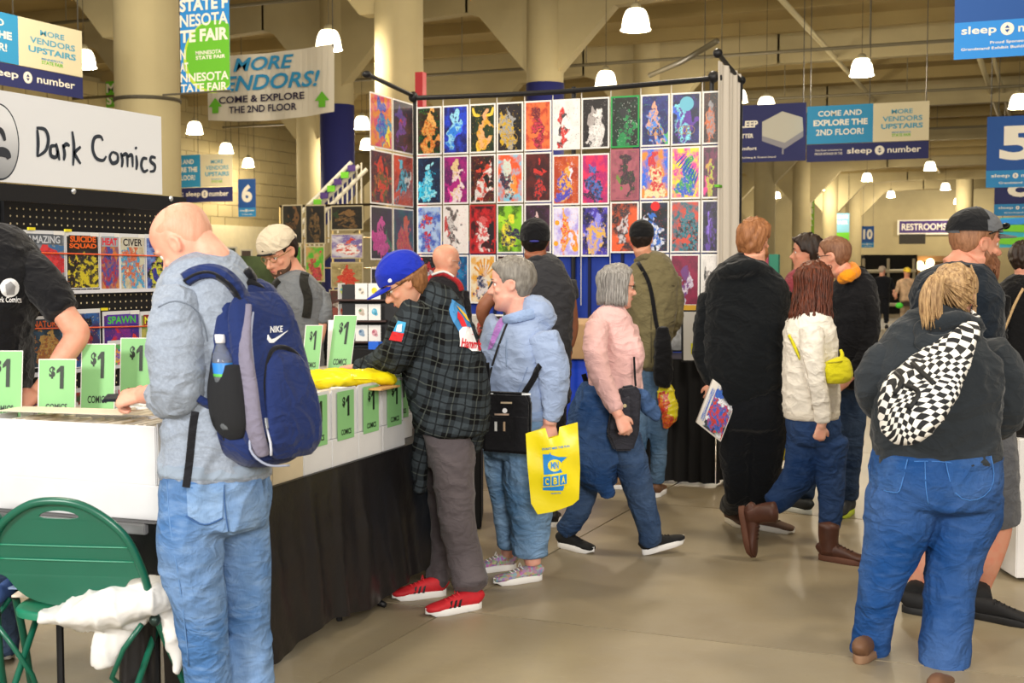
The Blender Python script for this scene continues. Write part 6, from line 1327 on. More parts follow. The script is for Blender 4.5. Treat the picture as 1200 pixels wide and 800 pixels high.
g = Geo(); g.loft([f.P(590, 375, -.12), f.P(604, 372, -.15), f.P(620, 368, -.13), f.P(632, 366, -.08)], [.022, .028, .03, .02], [.012] * 4, Z, 10, 4); g.build('hood_edge', cloth('8fa5cb'), f.t, True)
f.strap([(598, 372), (592, 385), (583, 410), (574, 440), (573, 456)], 2.4, mat('191a1c', .7), 'thin_strap', .002, off=.004); f.strap([(594, 398), (593, 412), (594, 430)], 1.2, mat('8498b8', .8), 'drawstring', .0015, off=.003)
f.strap([(618, 430), (612, 448), (606, 462)], 1.0, mat('7c90b4', .8), 'seam', .001, off=.002)
for k in range(4): g = Geo(); zz = 463 + k * 7; g.loft([f.P(634, zz, -.33), f.P(646, zz + 3, -.36), f.P(658, zz, -.33)], [.004, .006, .004], None, Z, 6, 3)
woman6 = f
bag = thing('shoulder_bag', 'black cloth crossbody bag hanging in front of the woman in the pale blue hoodie', 'bag', f.P(594, 493, -.25)); BKC = cloth('131316', .1, 200)
P = Pl(f.P(564, 528, -.27), R0 - F0 * .12); bwid = 58 * f.k; bh_ = 66 * f.k
g = Geo(); pts = [(0, 0), (bwid * .97, -.015), (bwid * .98, bh_ * .86), (bwid * .9, bh_), (bwid * .13, bh_ * 1.02), (bwid * .03, bh_ * .9)]; P.poly(g, pts, -.05, .07); me_ = g.build('bag_body', BKC, bag, bevel=.012)
g = Geo(); P.poly(g, [(.02, .01), (bwid * .93, -.0), (bwid * .93, bh_ * .6), (.02, bh_ * .62)], .02, .012); g.build('front_pocket', BKC, bag, bevel=.004)
for (u, v, uu, vv, c_) in ((.4, .83, .62, .86, 'c8b8a0'), (.28, .63, .56, .66, 'c0a898'), (.28, .36, .33, .52, 'd8dce0'), (.45, .36, .49, .52, 'b8a088')): P.rect(Geo(), bwid * u, bh_ * v, bwid * uu, bh_ * vv, .034, .003).build('zip_pull', mat(c_, .3, .7), bag)
P.disc(Geo(), bwid * .48, bh_ * .71, .012, .034, .004).build('round_badge', mat('e0e0e4', .4), bag)
f.strap([(572, 462), (573, 445), (572, 425)], 8, BKC, 'wide_strap', .003, off=.012, parent=bag)
f.strap([(614, 461), (621, 449), (628, 438), (634, 428)], 7, BKC, 'wide_strap', .003, off=.01, parent=bag); P.rect(Geo(), bwid * .80, bh_ * .97, bwid * .97, bh_ * 1.0, .0, .01).build('buckle', mat('d8dadc', .4, .5), bag); P.rect(Geo(), bwid * .08, bh_ * .97, bwid * .24, bh_ * 1.0, .0, .01).build('buckle', mat('d8dadc', .4, .5), bag)
def logo_bag(name_label, f, x0, y0, x1, y1, dd, shape, yaw_=0.0, full=True):
    t = thing('carrier_bag', name_label, 'bag', f.P((x0 + x1) / 2, y0, dd)); ex = R0 * math.cos(yaw_) + F0 * math.sin(yaw_); W_ = (x1 - x0) * f.k; H_ = (y1 - y0) * f.k
    P = Pl(f.P(x0, y1, dd), ex); g = Geo(); out = [(u * W_, v * H_) for u, v in shape]
    V1, F1 = [], []
    bmm = bmesh.new(); bmm.faces.new([bmm.verts.new((u, v, 0)) for u, v in out]); bmesh.ops.triangulate(bmm, faces=bmm.faces)
    for _ in range(4): bmesh.ops.subdivide_edges(bmm, edges=[e for e in bmm.edges if e.calc_length() > .03], cuts=1); bmesh.ops.triangulate(bmm, faces=bmm.faces)
    bmm.verts.ensure_lookup_table(); uvs = [(v.co.x, v.co.y) for v in bmm.verts]; fs = [tuple(v.index for v in q.verts) for q in bmm.faces]; bmm.free()
    def bulge(u, v): a = min(1, max(0, u / W_)); b = min(1, max(0, v / H_)); return .035 * math.sin(math.pi * a) * math.sin(math.pi * min(1, b * .9 + .1)) + .006 * math.sin(u * 42 + v * 9) * (.3 + b) + .005 * math.sin(v * 33 + u * 16)
    g.add([P.p(u, v, bulge(u, v)) for u, v in uvs], fs); n = g.n; g.add([P.p(u, v, -.012 - .6 * bulge(u, v)) for u, v in uvs], [q[::-1] for q in fs]); g.build('bag_body', YM, t, True)
    return t, P, W_, H_, bulge
SH_ = [(0, .88), (.03, .55), (.1, .12), (.22, .0), (.5, .03), (.86, .10), (.98, .16), (1.0, .5), (.95, 1.0), (.62, .95), (.60, .86), (.42, .83), (.36, .94), (.3, .93)]
t, P, W_, H_, bl = logo_bag('yellow carrier bag with blue CBA lettering held by the woman in the blue hoodie', f, 616, 499, 677, 602, -.34, SH_)
LB = mat('1f8ad8', .5)
def bdec(pts, m_, name, o_=.003):
    bmm = bmesh.new(); bmm.faces.new([bmm.verts.new((u * W_, v * H_, 0)) for u, v in pts]); bmesh.ops.triangulate(bmm, faces=bmm.faces)
    for _ in range(3): bmesh.ops.subdivide_edges(bmm, edges=[e for e in bmm.edges if e.calc_length() > .03], cuts=1); bmesh.ops.triangulate(bmm, faces=bmm.faces)
    bmm.verts.ensure_lookup_table(); g = Geo().add([P.p(v.co.x, v.co.y, bl(v.co.x, v.co.y) + o_) for v in bmm.verts], [tuple(v.index for v in q.verts) for q in bmm.faces]); bmm.free(); g.build(name, m_, t)
def btext(s_, u0, v0, u1, v1, m_, o_=.005, bold=.04, rise=0):
    X, Y, F = tmesh(s_, bold); Geo().add([P.p((u0 + x * (u1 - u0)) * W_, (v0 + y * (v1 - v0) + x * rise) * H_, bl((u0 + x * (u1 - u0)) * W_, (v0 + y * (v1 - v0)) * H_) + o_) for x, y in zip(X, Y)], F).build('lettering', m_, t)
bdec([(.31, .27), (.33, .45), (.31, .66), (.43, .665), (.45, .69), (.46, .66), (.6, .635), (.76, .63), (.66, .58), (.64, .5), (.7, .44), (.7, .3), (.68, .27)], LB, 'state_shape', .003)
bdec([(.53 + .13 * math.cos(a), .545 + .065 * math.sin(a)) for a in np.linspace(0, 6.28, 18, endpoint=False)], YM, 'oval', .005); btext('MN', .46, .51, .6, .585, LB, .008, .06)
bdec([(.29, .30), (.77, .335), (.77, .475), (.29, .44)], YM, 'panel', .0055)
for k, ch in enumerate('CBA'): bdec([(.32 + k * .15, .315 + k * .01), (.45 + k * .15, .325 + k * .01), (.45 + k * .15, .43 + k * .01), (.32 + k * .15, .42 + k * .01)], LB, 'letter_tile', .008); btext(ch, .355 + k * .15, .335 + k * .01, .42 + k * .15, .41 + k * .01, YM, .011, .06)
btext("DON'T MISS THE FUN", .3, .705, .8, .73, LB, .005, .04, .035); btext('mncba.org', .46, .225, .64, .245, LB, .005, .04, .01)

# ---- 7 man in the dark polo
f = Fig('broad man in a black cap and dark grey polo shirt, seen from behind', 8.0, 628, '8f5a40', .009, .012)
f.torso([(630, 300, 0, 12, .08), (632, 312, 0, 30, .15), (630, 335, 0, 46, .18), (631, 365, 0, 42, .18), (632, 410, 0, 38, .17), (632, 470, 0, 37, .17)])
f.sleeve([(664, 330, 0, 12), (668, 350, 0, 11)], .6); f.arm([(666, 340, 0, 8.5), (669, 365, 0, 8), (671, 385, 0, 7), (668, 405, -.02, 5)]); f.hand(f.P(667, 408, -.02), -Z, R0, 30, .95, 1)
f.sleeve([(592, 328, 0, 13), (580, 345, 0, 11)], .6); f.arm([(584, 340, 0, 9), (566, 362, .0, 8.5), (572, 382, .08, 7), (590, 395, .2, 6)]); f.hand(f.P(592, 396, .2), R0 + F0, Z, 30, .95, 1)
f.head(627, 283, 0, .25, 3, 0, feat=0, neck=f.P(630, 312, 0), nr=.07)
f.leg([(616, 470, 0, 17), (616, 530, 0, 14), (616, 590, 0, 10)]); f.leg([(648, 470, 0, 17), (648, 530, 0, 14), (648, 590, 0, 10)]); f.shoe((616, 618), (616, 606), mat('1a1a1c', .6), sw_, L_=.28); f.shoe((648, 618), (650, 606), mat('1a1a1c', .6), sw_, L_=.28)
f.finish(cloth('333336', .1), cloth('202024'), 'polo_shirt', 'trousers', 14, .009)
f.shell('hair', hairmat('17120f', '0e0b0a'), SHORT, .04); cp = f.cap(cloth('111114'), bz=.0, thick=.07, hh=.03); Geo().ball(f.M @ Vector((0, -.47, .0)), (.12 * f.H, .03 * f.H, .03 * f.H), f.M.to_3x3() * (1 / f.H)).build('strap_mark', mat('2a2a7a', .6), cp, True)
g = Geo(); g.loft([f.P(616, 308, -.02), f.P(630, 303, -.1), f.P(646, 308, -.02)], [.02, .024, .02], [.02] * 3, Z, 10, 3); g.build('collar', cloth('2c2c2f'), f.t, True)

# ---- 8 woman in pink
f = Fig('grey haired woman with a bob, glasses and pale pink sweater walking to the right', 7.15, 716, 'e2ab95', .0065)
f.torso([(722, 357, .01, 10, .06), (719, 368, 0, 22, .12), (716, 385, 0, 30, .14), (720, 410, 0, 33, .15), (721, 430, 0, 32, .15), (720, 455, 0, 31, .17), (722, 475, 0, 31, .17)])
f.top.loft([f.P(740, 400, -.02), f.P(744, 414, -.03), f.P(738, 428, 0)], [.05, .055, .04], [.13, .14, .12], R0, 12, 3)
f.sleeve([(700, 380, -.12, 14), (697, 405, -.2, 14), (702, 435, -.25, 12.5), (714, 462, -.3, 11), (723, 482, -.33, 9)], .66)
f.sleeve([(736, 382, .14, 13), (738, 410, .17, 13), (742, 440, .12, 11), (746, 462, .05, 9)], .66)
f.arm([(720, 478, -.33, 6.5), (726, 488, -.34, 6)]); f.hand(f.P(726, 488, -.34), -Z * .85 + R0 * .4 - F0 * .1, -F0 * .9 + R0 * .25, 38, .95, -1, 4)
f.head(724, 336, 0, .24, 72, 4, 0, neck=f.P(720, 366, .0), nr=.052)
f.torso([(716, 470, 0, 31, .17), (714, 500, 0, 32, .18), (712, 520, 0, 32, .18)], .85, g=f.bot)
bkn = mat('111214', .8, bump=.3, bs=150)
a1 = f.shoe((655, 640), (701, 650), bkn, sw_, laces=mat('15151a', .6), L_=.27, hgt=.075); a2 = f.shoe((754, 650), (803, 634), bkn, sw_, zh=0.0, zt=.055, laces=mat('15151a', .6), L_=.27, hgt=.075, tag_='black knit trainer with the toe lifted off the floor')
f.leg([(704, 515, .06, 24), (690, 560, .08, 17), (677, 600, .1, 14)], a1, ar=.062); f.leg([(728, 515, -.06, 25), (742, 550, -.08, 20), (753, 590, -.07, 16), (762, 625, -.05, 13.5)], a2, ar=.066)
f.finish(cloth('dcb0ac', .05, 150, 12, .5), denim('2b456c', .12, 3), 'sweater', 'jeans', 16, .006, .008, 18, 20)
f.brows(hairmat('9a9088', '8a8078')); BOB = hairmat('a5a19c', '6f6b68')
f.shell('hair_base', BOB, ([-.45, -.25, -.15, .06, .12, .2, .3, .4], [-.36, -.34, -.3, .0, .15, .28, .34, .36]), .06, amp=.015); f.strands('hair', BOB, (-108, 108), .47, n=300, out=.06, inward=.25, flare=.25, rad=.013, wav=.008, seed=4)
f.glasses(mat('33261f', .3))
dn = denim('24487c', .15, 3); g = Geo()
g.loft([f.P(713, 458, 0), f.P(706, 480, -.0), f.P(700, 510, .0), f.P(699, 545, .0), f.P(706, 570, -.02)], [.15, .17, .17, .14, .08], [.19, .2, .2, .19, .15], R0, 20, 4, 2.4)
g.loft([f.P(688, 470, -.12), f.P(684, 510, -.14), f.P(690, 545, -.12), f.P(716, 580, -.12)], [.05, .06, .07, .04], [.07, .07, .06, .03], R0, 12, 4)
g.loft([f.P(730, 455, -.14), f.P(752, 465, -.18), f.P(765, 485, -.15), f.P(764, 492, -.15)], [.03, .05, .05, .03], [.03, .035, .04, .03], Z, 12, 4)
f.cloth_part(g, 'tied_denim_jacket', dn, .012, 16, 3)
cb = thing('crossbody_bag', 'dark grey crossbody bag at the hip of the woman in pink', 'bag', f.P(732, 485, -.25)); P = Pl(f.P(711, 528, -.23), R0 * 1 + F0 * .1)
g = Geo(); P.poly(g, [(.0, .09), (.04, .0), (.14, -.0), (.175, .1), (.185, .32), (.15, .36), (.08, .35), (.03, .28)], -.03, .06); g.build('bag_body', cloth('2f2f36', .1), cb, bevel=.012); g = Geo(); P.poly(g, [(.01, .12), (.12, .12), (.12, .3), (.04, .28)], .025, .015); g.build('flap', cloth('3a3a42'), cb, bevel=.004); P.disc(Geo(), .09, .25, .01, .042, .004).build('stud', mat('c8b890', .3, .8), cb)
Geo().tube([f.P(745, 452, -.22), f.P(744, 440, -.2), f.P(743, 418, -.19)], .006, 6, 3).build('strap', BKC, cb)
f.strap([(684, 438), (688, 450), (694, 456)], 6, BKC, 'belt_strap', .003, off=.006)

# ---- 9 man in the olive jacket
f = Fig('man in an olive jacket and black cap with a black shoulder bag, seen from behind', 8.9, 757, 'c99274', .009, .012)
f.torso([(757, 298, 0, 9, .07), (760, 306, 0, 22, .12), (763, 325, 0, 31, .15), (763, 360, 0, 31, .16), (760, 400, 0, 27, .15), (758, 428, 0, 27, .15)])
f.sleeve([(735, 325, 0, 9), (735, 360, 0, 10), (738, 400, -.05, 9), (745, 425, -.08, 7)], .6); f.sleeve([(788, 325, 0, 10), (791, 350, 0, 11), (790, 375, 0, 10), (780, 395, .08, 8)], .6)
f.hand(f.P(782, 398, .1), -Z + F0, R0, 30, .9)
f.head(752, 280, 0, .235, 12, 0, feat=0, neck=f.P(757, 305, 0), nr=.06)
a1 = f.shoe((768, 583), (776, 575), mat('6a4a34', .6), sw_, L_=.28); a2 = f.shoe((750, 573), (713, 572), mat('8a6a48', .6), sw_, L_=.29, tag_='brown leather shoe pointing left')
f.leg([(772, 425, 0, 14), (771, 480, 0, 13), (772, 530, 0, 10)], a1, ar=.06); f.leg([(750, 425, 0, 14), (748, 480, 0, 12), (748, 530, 0, 9)], a2, ar=.055)
f.finish(cloth('6e6548', .08), denim('3f6488', .3), 'jacket', 'jeans', 18, .011, .008, 14)
f.shell('hair', hairmat('2a1e18', '191210'), SHORT, .035); cp = f.cap(cloth('141416'), bz=.06, thick=.06, hh=.02, bl=.1)
g = Geo(); g.loft([f.P(745, 306, -.02), f.P(757, 301, -.09), f.P(770, 306, -.02)], [.02, .028, .02], [.018] * 3, Z, 10, 3); g.build('collar', cloth('645c42'), f.t, True)
f.strap([(748, 308), (758, 325), (764, 345), (768, 375), (774, 400)], 4.5, BKC, 'bag_strap', .003, off=.006); jb = mat('524a34', .8); f.strap([(735, 335), (763, 331), (790, 335)], 1, jb, 'yoke_seam', .001, off=.003); f.strap([(763, 331), (763, 425)], 1, jb, 'back_seam', .001, off=.003)
sb = thing('shoulder_bag', 'long black shoulder bag hanging on the hip of the man in the olive jacket', 'bag', f.P(776, 420, -.1)); g = Geo().loft([f.P(776, 385, -.16), f.P(777, 405, -.18), f.P(777, 435, -.18), f.P(776, 452, -.17)], [.045, .06, .065, .055], [.04, .05, .05, .04], R0, 14, 4, 3); me = fuse(g, .012, 2); wrinkle(me, .01, 16, 4); me.transform(Matrix.Translation(-sb.location)); me.materials.append(BKC); link('bag_body', me, sb); me.polygons.foreach_set('use_smooth', [True] * len(me.polygons))
tb = thing('printed_bag', 'bright yellow and red printed carrier bag held low beside the olive jacket', 'bag', f.P(781, 475, -.1)); g = Geo().loft([f.P(780, 451, -.14), f.P(781, 465, -.15), f.P(785, 485, -.15), f.P(779, 502, -.14)], [.05, .065, .055, .02], [.02, .03, .03, .01], R0, 14, 4, 3); me = fuse(g, .01, 1); wrinkle(me, .01, 20, 4); me.transform(Matrix.Translation(-tb.location)); me.materials.append(art(801, 'e8d81f', 'd8c81a', 'e0642a', 'c82a2a', '2a6ac0', .3)); link('bag_body', me, tb); me.polygons.foreach_set('use_smooth', [True] * len(me.polygons))

# ---- 10 man in the black hoodie
f = Fig('large man in a black hoodie and black trousers with reddish hair, seen from behind', 7.75, 876, 'd9a084', .0075, .012)
f.torso([(884, 303, 0, 15, .08), (880, 313, 0, 32, .15), (876, 335, 0, 48, .19), (873, 370, 0, 51, .2), (872, 415, 0, 50, .2), (876, 448, 0, 47, .19), (880, 462, 0, 44, .18)])
f.top.loft([f.P(846, 322, -.1), f.P(862, 316, -.17), f.P(882, 314, -.16), f.P(902, 320, -.08)], [.04, .055, .05, .035], [.05, .06, .06, .04], Z, 12, 4)
f.sleeve([(833, 345, 0, 13), (827, 380, 0, 14), (824, 415, 0, 13), (832, 440, -.04, 11), (838, 452, -.05, 8)], .6); f.sleeve([(914, 345, 0, 14), (919, 380, 0, 15), (919, 415, 0, 14), (915, 440, -.02, 11)], .6)
f.hand(f.P(836, 450, -.06), -Z * .9 - R0 * .2, -F0, 50, .95, 1); f.hand(f.P(914, 444, .0), -Z, R0, 40, .95, -1)
f.head(884, 283, 0, .26, 38, 0, 0, neck=f.P(882, 312, 0), nr=.075, jaw=1.1)
f.torso([(880, 455, 0, 41, .17), (881, 480, 0, 40, .18), (881, 500, 0, 38, .17)], .8, g=f.bot)
bsh = mat('5a4234', .7); a1 = f.shoe((852, 610), (868, 617), bsh, mat('cfc6b4', .6), L_=.27); a2 = f.shoe((880, 618), (931, 626), bsh, mat('e0dcd4', .6), L_=.3, laces=mat('4a3628', .7), tag_='brown trainer with a white sole pointing right')
f.leg([(862, 495, -.0, 22), (863, 540, .02, 19), (864, 580, .03, 16)], a1, ar=.075); f.leg([(899, 495, 0, 25), (897, 540, 0, 21), (891, 580, 0, 17)], a2, ar=.075)
f.finish(cloth('0f1215', .15, 200), cloth('121418', .15, 200), 'hoodie', 'sweatpants', 20, .010, .009, 14, 18)
RH_ = hairmat('a8724a', '7a4c2c'); f.shell('hair', RH_, SHORT, .07, amp=.04, freq=18, seed=8); f.shell('beard', RH_, ([-.05, .0, .08, .2, .32, .4], [-.0, -.02, -.16, -.2, -.2, -.2]), .05, None, .02, soft=.05, beard=True)
mg = thing('boxed_toy', 'flat white box with colourful print held low by the man in the black hoodie', 'box', f.P(835, 478, -.1))
ex = (R0 * .78 - Z * .62).normalized(); ey = (R0 * .35 + Z * .93).normalized(); P = Pl(f.P(816, 495, -.14), ex, ey); wq = 28 * f.k; hq = 54 * f.k
P.rect(Geo(), 0, 0, wq * 1.3, hq, -.035, .035).build('box_body', mat('dcd6cc', .6), mg, bevel=.002); P.rect(Geo(), wq * .3, .01, wq * 1.3 - .006, hq - .01, .001, .001).build('printed_face', art(811, '2a2a3a', 'e8e8ec', 'c8302a', '2a5ab8', '3aa04a', .4), mg); g = Geo(); P.text(g, 'COMIC', wq * .1, .03, wq * .26, hq - .04, .001, .06); g.build('lettering', mat('3a6ac0', .5), mg)

yb2 = thing('carrier_bag', 'second yellow carrier bag with blue print hanging behind the black hoodie', 'bag', f.P(926, 500, .25)); P = Pl(f.P(914, 548, .25), R0)
q = lambda px, py: ((px - 914) * f.k, (548 - py) * f.k)
g = Geo(); P.poly(g, [q(914, 536), q(936, 549), q(940, 541), q(938, 520), q(928, 498), q(916, 498)], -.02, .04); g.build('bag_body', YM, yb2, bevel=.008)
g = Geo(); P.text(g, 'CBA', *q(918, 524), *q(930, 508), .022, .05, .3); P.poly(g, [q(920, 530), q(932, 533), q(932, 530), q(920, 527)], .022); g.build('lettering', LB, yb2)
st_ = thing('side_table', 'black clothed table end showing between the plaid shirt and the blue hoodie', 'table', D(530, 400, 8.1)); st_.location.z = 0
bb0 = D(528, 400, 8.1); Geo().box((bb0.x, bb0.y, .37), (.2, .28, .37), (R0, F0, Z)).build('tablecloth', mat('121214', .8), st_, bevel=.01)

# ---- 11 woman in the white sweater
f = Fig('woman with long auburn hair in a white sweater, blue jeans and brown boots walking right', 7.35, 952, 'deab93', .007)
f.torso([(955, 357, 0, 9, .06), (952, 366, 0, 21, .12), (949, 385, 0, 30, .16), (950, 415, 0, 31, .17), (950, 450, 0, 33, .17), (951, 478, 0, 33, .17), (951, 488, 0, 31, .17)])
f.sleeve([(952, 385, -.16, 14), (952, 415, -.2, 14), (957, 450, -.22, 12), (963, 478, -.22, 10), (964, 494, -.22, 9)], .66); f.sleeve([(960, 385, .14, 12), (966, 420, .16, 12), (972, 455, .1, 9), (975, 480, .02, 8)], .66)
f.arm([(964, 492, -.22, 6), (962, 501, -.22, 5)]); f.hand(f.P(962, 499, -.22), -Z - R0 * .1, -F0, 60, .85, -1)
f.head(955, 333, 0, .24, 62, 4, 0, neck=f.P(953, 364, 0), nr=.052)
f.torso([(952, 484, 0, 31, .16), (954, 505, 0, 31, .17), (955, 518, 0, 26, .15)], .85, g=f.bot)
BT = mat('4a2a1e', .45, var=.15, vs=14, bump=.3, bs=40); BS = mat('5e3a2a', .7)
a2 = f.shoe((960, 655), (1009, 662), BT, BS, L_=.285, hgt=.085, boot=.2, wd=.045, laces=mat('3a2016', .6), tag_='brown lace up ankle boot planted on the floor')
a1 = f.shoe((866, 594), (878, 654), BT, BS, zh=.29, zt=.01, L_=.28, hgt=.085, boot=.2, wd=.045, laces=mat('3a2016', .6), tag_='trailing brown boot with studs, heel lifted')
f.leg([(970, 515, -.04, 24), (974, 560, -.02, 17), (973, 600, .0, 14), (972, 618, 0, 13)], None); f.leg([(946, 515, .04, 25), (938, 553, .02, 21), (918, 580, .02, 16), (905, 592, .02, 14)], None)
f.finish(cloth('e6dfd2', .04, 200), denim('1c3b6c', .08, 3), 'sweater', 'jeans', 22, .009, .008, 16, 20)
AUB = hairmat('6e341c', '35190c'); f.brows(AUB); f.shell('hair_base', AUB, ([-.45, -.25, -.15, .06, .12, .2, .3, .4], [-.45, -.45, -.4, -.3, .1, .25, .33, .35]), .08, amp=.02); f.strands('hair', AUB, (-112, 122), .98, n=340, out=.08, flare=.26, rad=.014, wav=.05, seed=6)
g = Geo()
for x in (-1, 1): g.tube([f.M @ Vector((x * .13 + .085 * math.cos(a), .30, .43 + .055 * math.sin(a))) for a in np.linspace(0, 6.283, 13)], .01 * f.H, 5, 1)
g.build('sunglasses_on_head', mat('2a211c', .2), f.t, True)
YC = cloth('d8cf24', .08, 180); fb = thing('belt_bag', 'bright yellow belt bag worn on the chest by the woman in the white sweater', 'bag', f.P(980, 434, -.1)); g = Geo().loft([f.P(968, 437, -.2), f.P(978, 435, -.22), f.P(988, 433, -.2), f.P(993, 432, -.16)], [.06, .072, .075, .05], [.04, .05, .05, .03], Z, 16, 4, 3); g.build('bag_body', YC, fb, True); Geo().tube([f.P(970, 425, -.26), f.P(982, 424, -.28), f.P(992, 422, -.2)], .004, 6, 3).build('zip', mat('a8a01c', .6), fb)
Geo().loft([f.P(984, 424, -.22), f.P(987, 416, -.22), f.P(985, 410, -.2)], [.015, .012, .008], None, R0, 8, 3).build('pull_tab', YC, fb, True)
f.strap([(925, 392), (930, 402), (938, 420)], 4, YC, 'bag_strap', .003, off=.006, parent=fb)
f.torso([(951, 480, 0, 32, .172), (951, 489, 0, 31.5, .172)], 0, g=(hg := Geo())); hg.build('hem', cloth('ddd5c6'), f.t, True)
f.strap([(940, 415), (948, 445), (952, 480)], .8, mat('c2b8a6', .8), 'seam', .001, off=.002)

# ---- 12 man with the orange collar
f = Fig('man with glasses in a black sweater with an orange collar, talking', 8.3, 998, 'd79c82', .0085, .012)
f.torso([(992, 318, 0, 11, .07), (996, 326, 0, 22, .12), (1000, 345, 0, 28, .16), (1000, 385, 0, 28, .17), (1000, 425, 0, 26, .16), (1000, 452, 0, 25, .16)])
f.sleeve([(1014, 348, -.1, 12), (1019, 380, -.12, 12), (1012, 415, -.14, 11), (998, 440, -.16, 8)], .6); f.arm([(998, 440, -.16, 5), (990, 448, -.18, 5)]); f.hand(f.P(990, 449, -.18), -R0 - Z * .5, -F0, 40, .95, 1)
f.sleeve([(980, 348, .1, 11), (976, 385, .12, 11), (980, 420, .1, 9)], .6)
f.head(977, 301, 0, .262, -58, 4, 0, neck=f.P(994, 325, 0), nr=.065)
a1 = f.shoe((950, 603), (922, 597), mat('25282a', .6), mat('c8cac4', .6), L_=.29, laces=mat('a8d82a', .5), tag_='dark trainer with lime green laces'); a2 = f.shoe((998, 600), (986, 606), mat('25282a', .6), mat('b8c83a', .6), L_=.28)
f.leg([(990, 450, .0, 15), (975, 500, .05, 13), (950, 560, .08, 10)], a1, ar=.055); f.leg([(1003, 450, 0, 15), (1001, 500, 0, 13), (997, 560, 0, 10)], a2, ar=.06)
f.finish(cloth('17171a', .1), denim('1c2f4c', .1), 'sweater', 'jeans', 24, .008)
SB = hairmat('8a6248', '6a4530'); f.brows(SB); f.shell('hair', SB, SHORT, .025, amp=.01); f.glasses(mat('1c1714', .3))
g = Geo(); g.loft([f.P(984, 328, -.16), f.P(994, 323, -.2), f.P(1004, 318, -.12), f.P(998, 310, .03)], [.035, .045, .04, .03], [.035, .04, .035, .03], Z, 12, 4); f.cloth_part(g, 'orange_collar', cloth('e8901c', .06), .008, 26, 3)
# ---- 13 man in maroon
f = Fig('dark haired man in a maroon shirt in profile, behind the woman in the white sweater', 9.6, 944, 'c98f74', .01, .013)
f.torso([(942, 316, 0, 9, .07), (940, 325, 0, 17, .12), (938, 345, 0, 21, .16), (940, 400, 0, 20, .16), (940, 440, 0, 20, .15)]); f.sleeve([(930, 340, 0, 7), (928, 370, 0, 7), (930, 400, 0, 6)])
f.head(945, 296, 0, .26, -78, 0, 0, neck=f.P(944, 322, 0), nr=.06)
a1 = f.shoe((935, 563), (926, 563), mat('222226', .6), sw_, L_=.28); f.leg([(936, 440, 0, 11), (936, 500, 0, 9)], a1, ar=.05); a1 = f.shoe((948, 566), (940, 567), mat('222226', .6), sw_, L_=.28); f.leg([(947, 440, 0, 11), (948, 500, 0, 9)], a1, ar=.05)
f.finish(cloth('8a3a44', .08), denim('22304a', .1), 'shirt', 'jeans', 26); f.brows(HD); f.shell('hair', HD, ([-.45, -.25, -.15, -.06, .06, .12, .2, .3, .4], [-.45, -.42, -.35, -.05, .0, .0, .17, .27, .29]), .09, amp=.04, freq=16)

# ---- 14 woman in the charcoal sweatshirt with the checkered bag
f = Fig('blonde woman with a ponytail in a charcoal hoodie and blue jeans, seen from behind', 5.25, 1094, 'dfab94', .006, .012)
f.torso([(1118, 368, .02, 20, .08), (1110, 382, 0, 44, .14), (1102, 405, 0, 66, .19), (1098, 440, 0, 76, .22), (1096, 480, 0, 74, .23), (1096, 510, 0, 74, .22), (1098, 540, 0, 76, .22)])
f.sleeve([(1155, 408, 0, 27), (1172, 440, .02, 29), (1180, 472, .04, 27), (1168, 492, .12, 24), (1150, 496, .28, 18)], .6); f.sleeve([(1048, 412, .0, 25), (1030, 440, .02, 27), (1026, 462, .05, 24), (1038, 480, .15, 20), (1060, 486, .3, 16)], .6)
f.hand(f.P(1148, 495, .3), F0 - R0 * .5, Z, 30, .9); f.hand(f.P(1062, 486, .33), F0 + R0 * .5, Z, 30, .9, -1)
f.head(1118, 347, .0, .245, 32, 6, 0, neck=f.P(1116, 384, 0), nr=.058)
hd = Geo(); hd.loft([f.P(1078, 392, -.08), f.P(1088, 384, -.11), f.P(1108, 379, -.12), f.P(1132, 381, -.09), f.P(1145, 389, -.05)], [.02, .035, .038, .035, .02], [.05, .075, .08, .07, .05], Z, 14, 5)
hd.loft([f.P(1076, 396, -.15), f.P(1100, 408, -.2), f.P(1130, 403, -.17), f.P(1148, 394, -.1)], [.03, .06, .05, .02], [.025, .03, .028, .02], Z, 14, 5)
f.torso([(1098, 528, 0, 74, .21), (1097, 560, 0, 77, .24), (1096, 588, 0, 72, .22)], .85, g=f.bot)
f.leg([(1057, 575, -.0, 42), (1054, 605, -.0, 41), (1045, 640, -.0, 34), (1032, 685, .0, 26), (1025, 730, .03, 22), (1019, 762, .06, 22), (1017, 774, .07, 22)], None, br=1.15); f.leg([(1135, 575, 0, 42), (1131, 605, 0, 41), (1121, 640, -.0, 35), (1113, 690, -.02, 29), (1108, 740, -.05, 28), (1105, 790, -.1, 29), (1104, 815, -.12, 29)], None, br=1.1)
f.shoe((1006, 778), (1030, 757), mat('6a4a34', .6), mat('8a6a50', .6), L_=.25, tag_='brown suede heel showing under the left cuff'); f.shoe((1095, 826), (1108, 800), mat('6a4a34', .6), mat('8a6a50', .6), L_=.25)
f.finish(cloth('2f3439', .12, 180), denim('184b8c', .12, 3), 'sweatshirt', 'jeans', 28, .011, .010, 13, 16)
f.cloth_part(hd, 'hood', cloth('2b3035', .12, 180), .008, 18, 5)
ST = mat('3f74b8', .8); DK = mat('123a78', .8)
f.strap([(1084, 540), (1085, 570), (1088, 590)], 1.2, ST, 'seam', .0012, off=.003)
for pk in ([(1020, 545), (1064, 538), (1056, 572), (1050, 577), (1022, 570)], [(1108, 540), (1160, 534), (1165, 566), (1145, 586), (1118, 580)]):
    f.decal([pk], denim('1b5092', .14, 3), 'back_pocket', .003, 8); f.strap(pk[1:] + [pk[0]], 1.3, ST, 'stitching', .001, off=.005, sub=3); f.strap(pk[1:] + [pk[0]], .8, DK, 'stitching', .001, off=.004, sub=3)
